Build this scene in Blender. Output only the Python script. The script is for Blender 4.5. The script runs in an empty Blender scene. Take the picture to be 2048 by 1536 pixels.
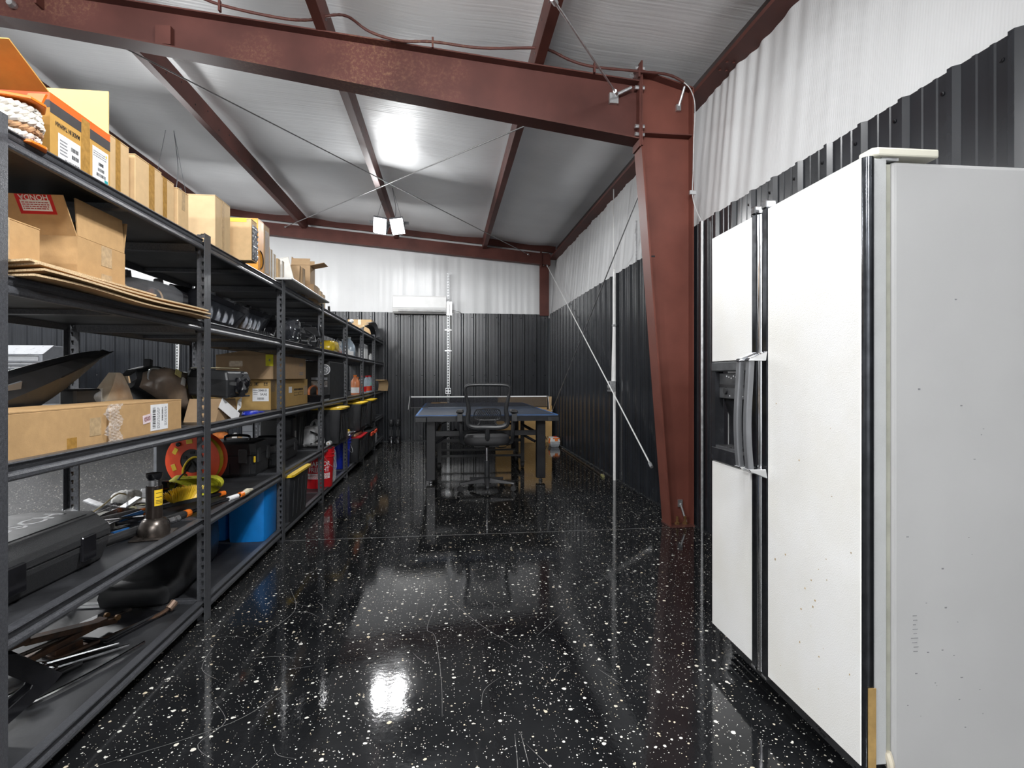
import bpy, bmesh, math, random
from mathutils import Vector, Matrix, Euler
SC = bpy.context.scene
COL = SC.collection
R = math.radians
random.seed(7)

# ------------------------------------------------------------------ camera
cam = bpy.data.cameras.new('camera')
camo = bpy.data.objects.new('camera', cam)
COL.objects.link(camo)
camo.location = (0, 0, 1.16)
camo.rotation_euler = (R(90), 0, -math.atan(131 / 1085))
cam.sensor_width = 36
cam.lens = 36 * 1085 / 2048
cam.shift_y = -13 / 2048
cam.clip_start = 0.05
SC.camera = camo

# ------------------------------------------------------------------ world, lights, exposure
w = bpy.data.worlds.new('world')
SC.world = w
w.use_nodes = True
w.node_tree.nodes['Background'].inputs[0].default_value = (0.6, 0.65, 0.7, 1)
w.node_tree.nodes['Background'].inputs[1].default_value = 0.05
SC.view_settings.view_transform = 'Standard'
SC.view_settings.look = 'None'
SC.view_settings.gamma = 1
SC.view_settings.use_curve_mapping = False
SC.view_settings.exposure = 0.30
LAMP_POWER = 150
LIGHT_SPOTS = [(-0.80, 7.80, 3.24), (-3.20, 6.75, 3.17), (0.45, 1.10, 3.22), (-2.3, 1.1, 3.35), (0.2, -2.6, 3.22), (-3.4, -2.6, 3.4), (-6.4, 4.6, 3.5), (-0.8, -4.6, 3.3), (-6.8, 8.3, 3.5)]  # first two are real lamps; the others are unseen, added as fill light
LIGHT_GAIN = [0.75, 0.45, 0.72, 0.72, 1.05, 1.2, 1.1, 0.8, 0.7]

# ------------------------------------------------------------------ materials
MATS = {}
def nodes_of(m):
    nt = m.node_tree
    return nt, nt.nodes, nt.links, nt.nodes['Principled BSDF']
def mat(name, col, rough=0.5, metal=0.0, var=0.12, scale=18.0, bump=0.0, bscale=120.0, spec=0.5, coat=0.0, rvar=0.1, alpha=1.0, trans=0.0, col2=None, stretch=(1, 1, 1), detail=4.0):
    if name in MATS: return MATS[name]
    m = bpy.data.materials.new(name); m.use_nodes = True
    nt, N, L, P = nodes_of(m)
    tc = N.new('ShaderNodeTexCoord')
    mp = N.new('ShaderNodeMapping'); mp.inputs['Scale'].default_value = stretch
    L.new(tc.outputs['Object'], mp.inputs['Vector'])
    nz = N.new('ShaderNodeTexNoise'); nz.inputs['Scale'].default_value = scale; nz.inputs['Detail'].default_value = detail
    L.new(mp.outputs[0], nz.inputs['Vector'])
    rp = N.new('ShaderNodeValToRGB')
    rp.color_ramp.elements[0].position = 0.35; rp.color_ramp.elements[1].position = 0.68
    if col2 is None:
        a = [max(0, c * (1 - var)) for c in col]; b = [min(1, c * (1 + var)) for c in col]
    else:
        a, b = col, col2
    rp.color_ramp.elements[0].color = (*a, 1); rp.color_ramp.elements[1].color = (*b, 1)
    L.new(nz.outputs['Fac'], rp.inputs['Fac']); L.new(rp.outputs['Color'], P.inputs['Base Color'])
    mr = N.new('ShaderNodeMapRange'); mr.inputs['To Min'].default_value = max(0.02, rough - rvar); mr.inputs['To Max'].default_value = min(1, rough + rvar)
    L.new(nz.outputs['Fac'], mr.inputs['Value']); L.new(mr.outputs[0], P.inputs['Roughness'])
    P.inputs['Metallic'].default_value = metal
    P.inputs['Specular IOR Level'].default_value = spec
    P.inputs['Coat Weight'].default_value = coat
    P.inputs['Alpha'].default_value = alpha
    P.inputs['Transmission Weight'].default_value = trans
    if bump > 0:
        n2 = N.new('ShaderNodeTexNoise'); n2.inputs['Scale'].default_value = bscale; n2.inputs['Detail'].default_value = 3
        L.new(mp.outputs[0], n2.inputs['Vector'])
        bp = N.new('ShaderNodeBump'); bp.inputs['Strength'].default_value = bump; bp.inputs['Distance'].default_value = 0.004
        L.new(n2.outputs['Fac'], bp.inputs['Height']); L.new(bp.outputs[0], P.inputs['Normal'])
    MATS[name] = m
    return m
def emit(name, col, s):
    m = bpy.data.materials.new(name); m.use_nodes = True
    nt, N, L, P = nodes_of(m)
    P.inputs['Base Color'].default_value = (*col, 1)
    P.inputs['Emission Color'].default_value = (*col, 1); P.inputs['Emission Strength'].default_value = s
    return m

def floor_material():
    m = bpy.data.materials.new('black_flake_epoxy'); m.use_nodes = True
    nt, N, L, P = nodes_of(m)
    tc = N.new('ShaderNodeTexCoord')
    def flake(scale, r0, r1, dens, seed):
        mp = N.new('ShaderNodeMapping'); mp.inputs['Location'].default_value = (seed, seed * 1.7, 0); mp.inputs['Scale'].default_value = (scale, scale, scale)
        L.new(tc.outputs['Object'], mp.inputs['Vector'])
        wz = N.new('ShaderNodeTexNoise'); wz.inputs['Scale'].default_value = 2.3; wz.inputs['Detail'].default_value = 1
        L.new(mp.outputs[0], wz.inputs['Vector'])
        ad = N.new('ShaderNodeMixRGB'); ad.blend_type = 'ADD'; ad.inputs['Fac'].default_value = 0.25
        L.new(mp.outputs[0], ad.inputs[1]); L.new(wz.outputs['Color'], ad.inputs[2])
        v = N.new('ShaderNodeTexVoronoi'); v.voronoi_dimensions = '2D'; v.inputs['Scale'].default_value = 1.0; v.inputs['Randomness'].default_value = 0.95
        L.new(ad.outputs[0], v.inputs['Vector'])
        sp = N.new('ShaderNodeSeparateColor'); L.new(v.outputs['Color'], sp.inputs[0])
        rr = N.new('ShaderNodeMapRange'); rr.inputs['To Min'].default_value = r0; rr.inputs['To Max'].default_value = r1
        pw = N.new('ShaderNodeMath'); pw.operation = 'POWER'; pw.inputs[1].default_value = 2.6; L.new(sp.outputs[1], pw.inputs[0]); L.new(pw.outputs[0], rr.inputs['Value'])
        lt = N.new('ShaderNodeMath'); lt.operation = 'LESS_THAN'; L.new(v.outputs['Distance'], lt.inputs[0]); L.new(rr.outputs[0], lt.inputs[1])
        gt = N.new('ShaderNodeMath'); gt.operation = 'LESS_THAN'; L.new(sp.outputs[0], gt.inputs[0]); gt.inputs[1].default_value = dens
        mu = N.new('ShaderNodeMath'); mu.operation = 'MULTIPLY'; L.new(lt.outputs[0], mu.inputs[0]); L.new(gt.outputs[0], mu.inputs[1])
        return mu, sp
    f1, s1 = flake(32, 0.05, 0.26, 0.21, 3.1)
    f2, s2 = flake(66, 0.06, 0.26, 0.15, 9.7)
    f3, s3 = flake(130, 0.10, 0.26, 0.09, 15.2)
    mx = N.new('ShaderNodeMath'); mx.operation = 'MAXIMUM'; L.new(f1.outputs[0], mx.inputs[0]); L.new(f2.outputs[0], mx.inputs[1])
    mx2 = N.new('ShaderNodeMath'); mx2.operation = 'MAXIMUM'; L.new(mx.outputs[0], mx2.inputs[0]); L.new(f3.outputs[0], mx2.inputs[1])
    nz = N.new('ShaderNodeTexNoise'); nz.inputs['Scale'].default_value = 1.6; nz.inputs['Detail'].default_value = 9; nz.inputs['Roughness'].default_value = 0.68
    L.new(tc.outputs['Object'], nz.inputs['Vector'])
    rp = N.new('ShaderNodeValToRGB'); rp.color_ramp.elements[0].position = 0.36; rp.color_ramp.elements[1].position = 0.72
    rp.color_ramp.elements[0].color = (0.0045, 0.005, 0.006, 1); rp.color_ramp.elements[1].color = (0.017, 0.0175, 0.0185, 1)
    L.new(nz.outputs['Fac'], rp.inputs['Fac'])
    fc = N.new('ShaderNodeValToRGB'); fc.color_ramp.elements[0].color = (0.72, 0.70, 0.64, 1); fc.color_ramp.elements[1].color = (0.62, 0.52, 0.36, 1)
    fc.color_ramp.elements[0].position = 0.6
    L.new(s1.outputs[2], fc.inputs['Fac'])
    # fine dust scuffs running in many directions
    wv = N.new('ShaderNodeTexNoise'); wv.inputs['Scale'].default_value = 6; wv.inputs['Detail'].default_value = 12; wv.inputs['Roughness'].default_value = 0.8
    mp2 = N.new('ShaderNodeMapping'); mp2.inputs['Scale'].default_value = (1, 0.28, 1); mp2.inputs['Rotation'].default_value = (0, 0, R(38))
    L.new(tc.outputs['Object'], mp2.inputs['Vector']); L.new(mp2.outputs[0], wv.inputs['Vector'])
    sc = N.new('ShaderNodeMapRange'); sc.inputs['From Min'].default_value = 0.56; sc.inputs['From Max'].default_value = 0.8; sc.inputs['To Max'].default_value = 0.14
    L.new(wv.outputs['Fac'], sc.inputs['Value'])
    m1 = N.new('ShaderNodeMixRGB'); m1.inputs[2].default_value = (0.13, 0.13, 0.13, 1); L.new(sc.outputs[0], m1.inputs['Fac']); L.new(rp.outputs[0], m1.inputs[1])
    m2 = N.new('ShaderNodeMixRGB'); L.new(mx2.outputs[0], m2.inputs['Fac']); L.new(m1.outputs[0], m2.inputs[1]); L.new(fc.outputs[0], m2.inputs[2])
    L.new(m2.outputs[0], P.inputs['Base Color'])
    mr = N.new('ShaderNodeMapRange'); mr.inputs['From Min'].default_value = 0.3; mr.inputs['From Max'].default_value = 0.75; mr.inputs['To Min'].default_value = 0.025; mr.inputs['To Max'].default_value = 0.11
    L.new(nz.outputs['Fac'], mr.inputs['Value'])
    sx = N.new('ShaderNodeSeparateXYZ'); L.new(tc.outputs['Object'], sx.inputs[0])
    wn = N.new('ShaderNodeTexNoise'); wn.inputs['Scale'].default_value = 0.55; wn.inputs['Detail'].default_value = 4; L.new(tc.outputs['Object'], wn.inputs['Vector'])
    ws = N.new('ShaderNodeMath'); ws.operation = 'MULTIPLY_ADD'; ws.inputs[1].default_value = 2.2; L.new(wn.outputs['Fac'], ws.inputs[0]); L.new(sx.outputs[0], ws.inputs[2])
    wr_ = N.new('ShaderNodeMapRange'); wr_.inputs['From Min'].default_value = 0.25; wr_.inputs['From Max'].default_value = -1.2; L.new(ws.outputs[0], wr_.inputs['Value'])
    rm = N.new('ShaderNodeMath'); rm.operation = 'MULTIPLY_ADD'; rm.inputs[1].default_value = 0.34; L.new(wr_.outputs[0], rm.inputs[0]); L.new(mr.outputs[0], rm.inputs[2]); L.new(rm.outputs[0], P.inputs['Roughness'])
    du = N.new('ShaderNodeMath'); du.operation = 'MULTIPLY'; du.inputs[1].default_value = 0.30; L.new(wr_.outputs[0], du.inputs[0])
    m3 = N.new('ShaderNodeMixRGB'); m3.inputs[2].default_value = (0.12, 0.12, 0.12, 1); L.new(du.outputs[0], m3.inputs['Fac']); L.new(m1.outputs[0], m3.inputs[1]); L.new(m3.outputs[0], m2.inputs[1])
    P.inputs['Specular IOR Level'].default_value = 0.33
    bz = N.new('ShaderNodeTexNoise'); bz.inputs['Scale'].default_value = 55; bz.inputs['Detail'].default_value = 2; L.new(tc.outputs['Object'], bz.inputs['Vector'])
    bp = N.new('ShaderNodeBump'); bp.inputs['Strength'].default_value = 0.045; bp.inputs['Distance'].default_value = 0.004
    L.new(bz.outputs['Fac'], bp.inputs['Height']); L.new(bp.outputs[0], P.inputs['Normal'])
    return m

def vinyl_material(name, axis, freq, rough, col=(0.74, 0.745, 0.75), bump=0.25):
    m = bpy.data.materials.new(name); m.use_nodes = True
    nt, N, L, P = nodes_of(m)
    tc = N.new('ShaderNodeTexCoord')
    wv = N.new('ShaderNodeTexWave'); wv.bands_direction = axis; wv.inputs['Scale'].default_value = freq; wv.inputs['Distortion'].default_value = 1.2
    wv.inputs['Detail'].default_value = 2; wv.inputs['Detail Scale'].default_value = 0.6
    L.new(tc.outputs['Object'], wv.inputs['Vector'])
    nz = N.new('ShaderNodeTexNoise'); nz.inputs['Scale'].default_value = 2.2; nz.inputs['Detail'].default_value = 5
    L.new(tc.outputs['Object'], nz.inputs['Vector'])
    rp = N.new('ShaderNodeValToRGB'); rp.color_ramp.elements[0].position = 0.3; rp.color_ramp.elements[1].position = 0.75
    rp.color_ramp.elements[0].color = (*[c * 0.93 for c in col], 1); rp.color_ramp.elements[1].color = (*col, 1)
    L.new(nz.outputs['Fac'], rp.inputs['Fac']); L.new(rp.outputs[0], P.inputs['Base Color'])
    P.inputs['Roughness'].default_value = rough; P.inputs['Specular IOR Level'].default_value = 0.4
    # wrinkles stretched along the sheet
    mp = N.new('ShaderNodeMapping'); mp.inputs['Scale'].default_value = (0.35, 7, 1) if axis == 'Y' else ((7, 7, 0.3))
    L.new(tc.outputs['Object'], mp.inputs['Vector'])
    n2 = N.new('ShaderNodeTexNoise'); n2.inputs['Scale'].default_value = 2.0; n2.inputs['Detail'].default_value = 5; n2.inputs['Roughness'].default_value = 0.6
    L.new(mp.outputs[0], n2.inputs['Vector'])
    b1 = N.new('ShaderNodeBump'); b1.inputs['Strength'].default_value = bump; b1.inputs['Distance'].default_value = 0.02
    L.new(n2.outputs['Fac'], b1.inputs['Height'])
    b2 = N.new('ShaderNodeBump'); b2.inputs['Strength'].default_value = 0.10; b2.inputs['Distance'].default_value = 0.003
    L.new(wv.outputs['Fac'], b2.inputs['Height']); L.new(b1.outputs[0], b2.inputs['Normal'])
    L.new(b2.outputs[0], P.inputs['Normal'])
    return m

M_floor = floor_material()
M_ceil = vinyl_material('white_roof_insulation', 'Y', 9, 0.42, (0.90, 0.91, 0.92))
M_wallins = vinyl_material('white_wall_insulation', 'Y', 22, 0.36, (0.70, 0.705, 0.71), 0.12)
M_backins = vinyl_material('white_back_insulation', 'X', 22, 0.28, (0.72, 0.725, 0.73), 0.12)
M_panel = mat('black_ribbed_steel', (0.016, 0.018, 0.022), 0.25, 0.0, 0.15, 3, spec=0.5, rvar=0.05, bump=0.03, bscale=8)
M_primer = mat('red_oxide_primer', (0.110, 0.038, 0.030), 0.55, 0, 0.22, 2.6, spec=0.25, detail=8, rvar=0.08)
def rust_material():
    m = mat('red_oxide_rusty', (0.092, 0.033, 0.027), 0.55, 0, 0.2, 2.6, spec=0.25, detail=8, rvar=0.08)
    nt, N, L, P = nodes_of(m)
    src = P.inputs['Base Color'].links[0].from_socket
    tc = N.new('ShaderNodeTexCoord')
    n1 = N.new('ShaderNodeTexNoise'); n1.inputs['Scale'].default_value = 1.3; n1.inputs['Detail'].default_value = 4
    n2 = N.new('ShaderNodeTexNoise'); n2.inputs['Scale'].default_value = 38; n2.inputs['Detail'].default_value = 8; n2.inputs['Roughness'].default_value = 0.75
    for n in (n1, n2): L.new(tc.outputs['Object'], n.inputs['Vector'])
    a = N.new('ShaderNodeMapRange'); a.inputs['From Min'].default_value = 0.5; a.inputs['From Max'].default_value = 0.66; L.new(n1.outputs['Fac'], a.inputs['Value'])
    b = N.new('ShaderNodeMapRange'); b.inputs['From Min'].default_value = 0.48; b.inputs['From Max'].default_value = 0.72; b.inputs['To Max'].default_value = 0.75; L.new(n2.outputs['Fac'], b.inputs['Value'])
    mu = N.new('ShaderNodeMath'); mu.operation = 'MULTIPLY'; L.new(a.outputs[0], mu.inputs[0]); L.new(b.outputs[0], mu.inputs[1])
    mx = N.new('ShaderNodeMixRGB'); mx.inputs[2].default_value = (0.27, 0.15, 0.085, 1)
    L.new(mu.outputs[0], mx.inputs['Fac']); L.new(src, mx.inputs[1]); L.new(mx.outputs[0], P.inputs['Base Color'])
    return m
M_rust = rust_material()
M_primer_lit = mat('lit_red_primer', (0.155, 0.050, 0.036), 0.5, 0, 0.16, 3.5, spec=0.3, detail=8, rvar=0.08)  # lighter copy of the red primer; light on the column put into the colour
M_galv = mat('galvanised_steel', (0.62, 0.63, 0.64), 0.35, 0.85, 0.15, 40, rvar=0.12)
M_white = mat('white_plastic', (0.82, 0.82, 0.81), 0.35, 0, 0.04, 8)
M_paper = mat('white_paper', (0.85, 0.85, 0.86), 0.6, 0, 0.03, 30)
M_ink = mat('black_ink', (0.012, 0.012, 0.014), 0.6, 0, 0.05, 30)
M_grayink = mat('grey_ink', (0.22, 0.22, 0.23), 0.6, 0, 0.05, 30)
M_shelf = mat('hammered_black_steel', (0.078, 0.081, 0.090), 0.34, 0.25, 0.25, 140, bump=0.35, bscale=420, spec=0.6, rvar=0.1)
M_deck = mat('black_deck_board', (0.030, 0.031, 0.034), 0.44, 0, 0.35, 7, spec=0.32, detail=8, rvar=0.14, bump=0.08, bscale=60)
M_card = mat('kraft_cardboard', (0.50, 0.315, 0.150), 0.75, 0, 0.06, 30, spec=0.2, bump=0.08, bscale=200)
M_card2 = mat('pale_cardboard', (0.60, 0.415, 0.225), 0.72, 0, 0.05, 30, spec=0.2, bump=0.06, bscale=200)
M_card3 = mat('grey_brown_cardboard', (0.40, 0.27, 0.155), 0.75, 0, 0.05, 30, spec=0.2, bump=0.06, bscale=200)
M_card4 = mat('yellow_cardboard', (0.50, 0.285, 0.075), 0.7, 0, 0.05, 30, spec=0.2, bump=0.06, bscale=200)
M_flute = mat('cut_cardboard_edge', (0.62, 0.46, 0.28), 0.85, 0, 0.3, 300, spec=0.1)
M_tape = mat('brown_packing_tape', (0.40, 0.22, 0.055), 0.18, 0, 0.2, 50, spec=0.6, stretch=(1, 1, 0.1))
M_ctape = mat('clear_packing_tape', (0.52, 0.37, 0.21), 0.14, 0, 0.15, 60, spec=0.6)
M_blackpl = mat('black_plastic', (0.022, 0.023, 0.025), 0.38, 0, 0.2, 20, spec=0.5, bump=0.05, bscale=300)
M_blackgl = mat('gloss_black_plastic', (0.010, 0.010, 0.012), 0.12, 0, 0.2, 20, spec=0.6, rvar=0.05)
M_grain = mat('textured_black_plastic', (0.030, 0.031, 0.033), 0.42, 0, 0.3, 200, spec=0.6, bump=0.6, bscale=500)
M_rubber = mat('black_rubber', (0.02, 0.02, 0.021), 0.6, 0, 0.2, 30)
M_chrome = mat('chrome', (0.75, 0.76, 0.78), 0.12, 1.0, 0.05, 20, rvar=0.06)
M_steel = mat('bare_steel', (0.42, 0.42, 0.43), 0.3, 1.0, 0.2, 40, rvar=0.12)
M_darksteel = mat('dark_oily_steel', (0.10, 0.085, 0.075), 0.3, 0.8, 0.3, 30, rvar=0.12)
M_orange = mat('orange_plastic', (0.86, 0.20, 0.02), 0.35, 0, 0.08, 15)
M_redor = mat('red_orange_plastic', (0.80, 0.085, 0.03), 0.35, 0, 0.06, 15)
M_yellow = mat('yellow_plastic', (0.85, 0.56, 0.03), 0.4, 0, 0.06, 15)
M_hiyel = mat('lime_yellow_webbing', (0.82, 0.80, 0.06), 0.7, 0, 0.15, 60)
M_red = mat('red_plastic', (0.62, 0.012, 0.018), 0.35, 0, 0.08, 15)
M_blue = mat('blue_tote_plastic', (0.006, 0.20, 0.60), 0.38, 0, 0.06, 15, bump=0.04)
M_navy = mat('navy_plastic', (0.008, 0.018, 0.10), 0.35, 0, 0.1, 15)
M_royal = mat('royal_blue_plastic', (0.01, 0.03, 0.42), 0.3, 0, 0.08, 15)
M_wood = mat('pale_wood', (0.62, 0.43, 0.24), 0.55, 0, 0.15, 20, stretch=(1, 12, 12))
M_greymet = mat('grey_painted_steel', (0.22, 0.23, 0.25), 0.4, 0.2, 0.08, 15)
M_clear = mat('clear_film', (0.85, 0.86, 0.87), 0.12, 0, 0.1, 25, alpha=0.28, spec=0.8)
M_lens = mat('clear_lens_plastic', (0.55, 0.57, 0.60), 0.05, 0, 0.08, 12, alpha=0.14, spec=0.9)
M_sled = emit('lit_led_panel', (1.0, 1.0, 1.0), 12)

# ------------------------------------------------------------------ mesh builder
class MB:
    def __init__(s): s.v = []; s.f = []; s.m = []; s.cur = 0
    def slot(s, i): s.cur = i; return s
    def add(s, vs, fs):
        b = len(s.v); s.v += [tuple(v) for v in vs]
        for f in fs: s.f.append(tuple(b + i for i in f)); s.m.append(s.cur)
        return s
    def box(s, x0, x1, y0, y1, z0, z1):
        return s.add([(x0, y0, z0), (x1, y0, z0), (x1, y1, z0), (x0, y1, z0), (x0, y0, z1), (x1, y0, z1), (x1, y1, z1), (x0, y1, z1)],
                     [(0, 3, 2, 1), (4, 5, 6, 7), (0, 1, 5, 4), (1, 2, 6, 5), (2, 3, 7, 6), (3, 0, 4, 7)])
    def obox(s, c, size, rot=(0, 0, 0)):
        M = Euler(rot).to_matrix(); c = Vector(c); a, b, d = [k / 2 for k in size]
        vs = [c + M @ Vector((x, y, z)) for x, y, z in ((-a, -b, -d), (a, -b, -d), (a, b, -d), (-a, b, -d), (-a, -b, d), (a, -b, d), (a, b, d), (-a, b, d))]
        return s.add(vs, [(0, 3, 2, 1), (4, 5, 6, 7), (0, 1, 5, 4), (1, 2, 6, 5), (2, 3, 7, 6), (3, 0, 4, 7)])
    def prism(s, poly, axis, a, b):
        """poly 2d in the plane of the two other axes (order XY->Z, XZ->Y, YZ->X)"""
        def p(u, v, t): return (u, v, t) if axis == 'Z' else ((u, t, v) if axis == 'Y' else (t, u, v))
        n = len(poly)
        vs = [p(u, v, a) for u, v in poly] + [p(u, v, b) for u, v in poly]
        fs = [tuple(range(n))[::-1], tuple(range(n, 2 * n))] + [(i, (i + 1) % n, n + (i + 1) % n, n + i) for i in range(n)]
        return s.add(vs, fs)
    def loft(s, rings, cap=True, closed=True):
        n = len(rings[0]); vs = [p for r in rings for p in r]; fs = []
        for k in range(len(rings) - 1):
            for i in range(n if closed else n - 1):
                j = (i + 1) % n
                fs.append((k * n + i, k * n + j, (k + 1) * n + j, (k + 1) * n + i))
        if cap and closed:
            fs.append(tuple(range(n))[::-1]); fs.append(tuple(range((len(rings) - 1) * n, len(rings) * n)))
        return s.add(vs, fs)
    def lathe(s, prof, c=(0, 0, 0), n=20, axis='Z', cap=True):
        rings = []
        for r, h in prof:
            ring = []
            for i in range(n):
                a = 2 * math.pi * i / n; u, v = r * math.cos(a), r * math.sin(a)
                p = (u, v, h) if axis == 'Z' else ((u, h, v) if axis == 'Y' else (h, u, v))
                ring.append((c[0] + p[0], c[1] + p[1], c[2] + p[2]))
            rings.append(ring)
        return s.loft(rings, cap)
    def tube(s, pts, r, n=8, closed=False):
        P = [Vector(p) for p in pts]; rings = []; up = None
        for i, p in enumerate(P):
            if closed: d = P[(i + 1) % len(P)] - P[i - 1]
            else: d = P[min(i + 1, len(P) - 1)] - P[max(i - 1, 0)]
            d = d.normalized() if d.length > 1e-9 else Vector((0, 0, 1))
            if up is None:
                up = Vector((0, 0, 1)) if abs(d.z) < 0.9 else Vector((1, 0, 0))
            x = d.cross(up)
            if x.length < 1e-4: x = d.cross(Vector((1, 0.3, 0)))
            x.normalize(); y = x.cross(d).normalized(); up = y
            rr = r[i] if isinstance(r, (list, tuple)) else r
            rings.append([p + x * rr * math.cos(2 * math.pi * k / n) + y * rr * math.sin(2 * math.pi * k / n) for k in range(n)])
        if closed: rings.append(rings[0]); return s.loft(rings, False)
        return s.loft(rings, True)
    def band(s, pts, wvec, t=0.002):
        """flat strap of width vector wvec along pts"""
        wv = Vector(wvec) / 2; rings = []; P = [Vector(p) for p in pts]
        for i, p in enumerate(P):
            d = (P[min(i + 1, len(P) - 1)] - P[max(i - 1, 0)]).normalized(); nn = d.cross(wv).normalized() * t / 2
            rings.append([p - wv - nn, p + wv - nn, p + wv + nn, p - wv + nn])
        return s.loft(rings, True)
    def grid(s, fn, nu, nv):
        vs = [fn(i / nu, j / nv) for i in range(nu + 1) for j in range(nv + 1)]
        fs = [(i * (nv + 1) + j, (i + 1) * (nv + 1) + j, (i + 1) * (nv + 1) + j + 1, i * (nv + 1) + j + 1) for i in range(nu) for j in range(nv)]
        return s.add(vs, fs)
    def sphere(s, c, r, n=12, m=8):
        rx, ry, rz = r if isinstance(r, (tuple, list)) else (r, r, r)
        rings = []
        for j in range(1, m):
            t = math.pi * j / m
            rings.append([(c[0] + rx * math.sin(t) * math.cos(2 * math.pi * i / n), c[1] + ry * math.sin(t) * math.sin(2 * math.pi * i / n), c[2] - rz * math.cos(t)) for i in range(n)])
        return s.loft(rings, True)
    def build(s, name, mats, parent=None, loc=None, rot=None, smooth=False, bevel=0.0, seg=1, sub=0, angle=35):
        me = bpy.data.meshes.new(name); me.from_pydata(s.v, [], s.f)
        mats = mats if isinstance(mats, (list, tuple)) else [mats]
        for m in mats: me.materials.append(m)
        if len(mats) > 1: me.polygons.foreach_set('material_index', s.m)
        bm = bmesh.new(); bm.from_mesh(me); bmesh.ops.recalc_face_normals(bm, faces=bm.faces); bm.to_mesh(me); bm.free()
        o = bpy.data.objects.new(name, me); COL.objects.link(o)
        if parent: o.parent = parent
        if loc: o.location = loc
        if rot: o.rotation_euler = rot
        if bevel > 0:
            b = o.modifiers.new('bevel', 'BEVEL'); b.width = bevel; b.segments = seg; b.limit_method = 'ANGLE'; b.angle_limit = R(40)
        if sub:
            d = o.modifiers.new('sub', 'SUBSURF'); d.levels = sub; d.render_levels = sub
        if smooth or sub:
            me.polygons.foreach_set('use_smooth', [True] * len(me.polygons))
            if not sub: me.set_sharp_from_angle(angle=R(angle))
        me.update()
        return o
def tag(o, label, cat, group=None, kind=None):
    if label: o['label'] = label
    if cat: o['category'] = cat
    if group: o['group'] = group
    if kind: o['kind'] = kind
    return o
def thing(name, label, cat, loc=(0, 0, 0), rotz=0.0, group=None, rot=None):
    o = bpy.data.objects.new(name, None); COL.objects.link(o); o.empty_display_size = 0.1
    o.location = loc; o.rotation_euler = rot if rot else (0, 0, rotz)
    return tag(o, label, cat, group)
def copy_tree(o, parent=None):
    c = o.copy(); COL.objects.link(c)
    if parent: c.parent = parent
    for ch in list(o.children): copy_tree(ch, c)
    return c
FACE = {'+X': (R(90), 0, R(90)), '-Y': (R(90), 0, 0), '-X': (R(90), 0, R(-90)), '+Y': (R(90), 0, R(180)), '+Z': (0, 0, 0)}
def face_rot(face, ang=0):
    return (Euler(FACE[face]).to_matrix() @ Matrix.Rotation(R(ang), 3, 'Z')).to_euler()
def text_mesh(body, size, extrude=0.0003, squeeze=1.0, spacing=1.0):
    cu = bpy.data.curves.new('t', 'FONT'); cu.body = body; cu.size = size; cu.extrude = extrude
    cu.align_x = 'CENTER'; cu.align_y = 'CENTER'; cu.resolution_u = 2; cu.space_line = spacing; cu.offset = 0.012 * size
    o = bpy.data.objects.new('t', cu); COL.objects.link(o)
    dg = bpy.context.evaluated_depsgraph_get(); dg.update()
    me = bpy.data.meshes.new_from_object(o.evaluated_get(dg))
    bpy.data.objects.remove(o); bpy.data.curves.remove(cu)
    if squeeze != 1:
        for v in me.vertices: v.co.x *= squeeze
    return me
def lettering(body, size, loc, face, ang, m, parent, squeeze=1.0, spacing=1.0, name='lettering'):
    me = text_mesh(body, size, squeeze=squeeze, spacing=spacing); me.name = name
    me.materials.clear(); me.materials.append(m)
    o = bpy.data.objects.new(name, me); COL.objects.link(o)
    o.parent = parent; o.location = loc; o.rotation_euler = face_rot(face, ang)
    return o
def patch(name, m, parent, face, loc, wd, ht, t=0.0006, ang=0, bev=0):
    """thin sheet stuck on a face"""
    b = MB().box(-wd / 2, wd / 2, -ht / 2, ht / 2, 0, t)
    o = b.build(name, m, parent); o.location = loc; o.rotation_euler = face_rot(face, ang)
    return o
def barcode(parent, face, loc, wd, ht, ang=0, n=22, seed=1, m=None):
    rnd = random.Random(seed); b = MB(); x = -wd / 2
    while x < wd / 2:
        k = rnd.uniform(0.3, 1.0) * wd / n
        b.box(x, min(x + k, wd / 2), -ht / 2, ht / 2, 0, 0.0004); x += k + rnd.uniform(0.4, 1.2) * wd / n
    o = b.build('barcode', m or M_ink, parent); o.location = loc; o.rotation_euler = face_rot(face, ang)
    return o
def printlines(parent, face, loc, wd, ht, n, ang=0, seed=2, m=None):
    rnd = random.Random(seed); b = MB()
    for i in range(n):
        y = ht / 2 - (i + 0.5) * ht / n; x = -wd / 2
        while x < wd / 2 * 0.9:
            k = rnd.uniform(0.05, 0.16) * wd; b.box(x, min(x + k, wd / 2), y - ht / n * 0.22, y + ht / n * 0.22, 0, 0.0004); x += k + 0.03 * wd
    o = b.build('print', m or M_grayink, parent); o.location = loc; o.rotation_euler = face_rot(face, ang)
    return o
# ================================================================== the setting
XW, YB, XL, YF = 1.93, 10.05, -9.5, -6.0      # right wall, back wall, left wall, front wall
ZP = 2.345                                     # top of the black metal wainscot
def struct(o, **k): o['kind'] = 'structure'; return o
def roof_z(x):
    pts = [(-9.6, 4.62), (-3.69, 4.12), (0.70, 3.75), (2.20, 3.612)]
    for (a, b), (c, d) in zip(pts, pts[1:]):
        if x <= c: return b + (d - b) * (x - a) / (c - a)
    return pts[-1][1]
fl = struct(MB().box(XL - 0.1, 2.25, YF - 0.1, 10.3, -0.12, 0.0).build('floor', M_floor))
fb = MB().box(XL, 1.92, 4.015, 4.021, 0, 0.0006)
fb.build('joint_line', mat('dusty_joint', (0.10, 0.10, 0.10), 0.6, 0, 0.5, 12, detail=8), fl)
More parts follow.
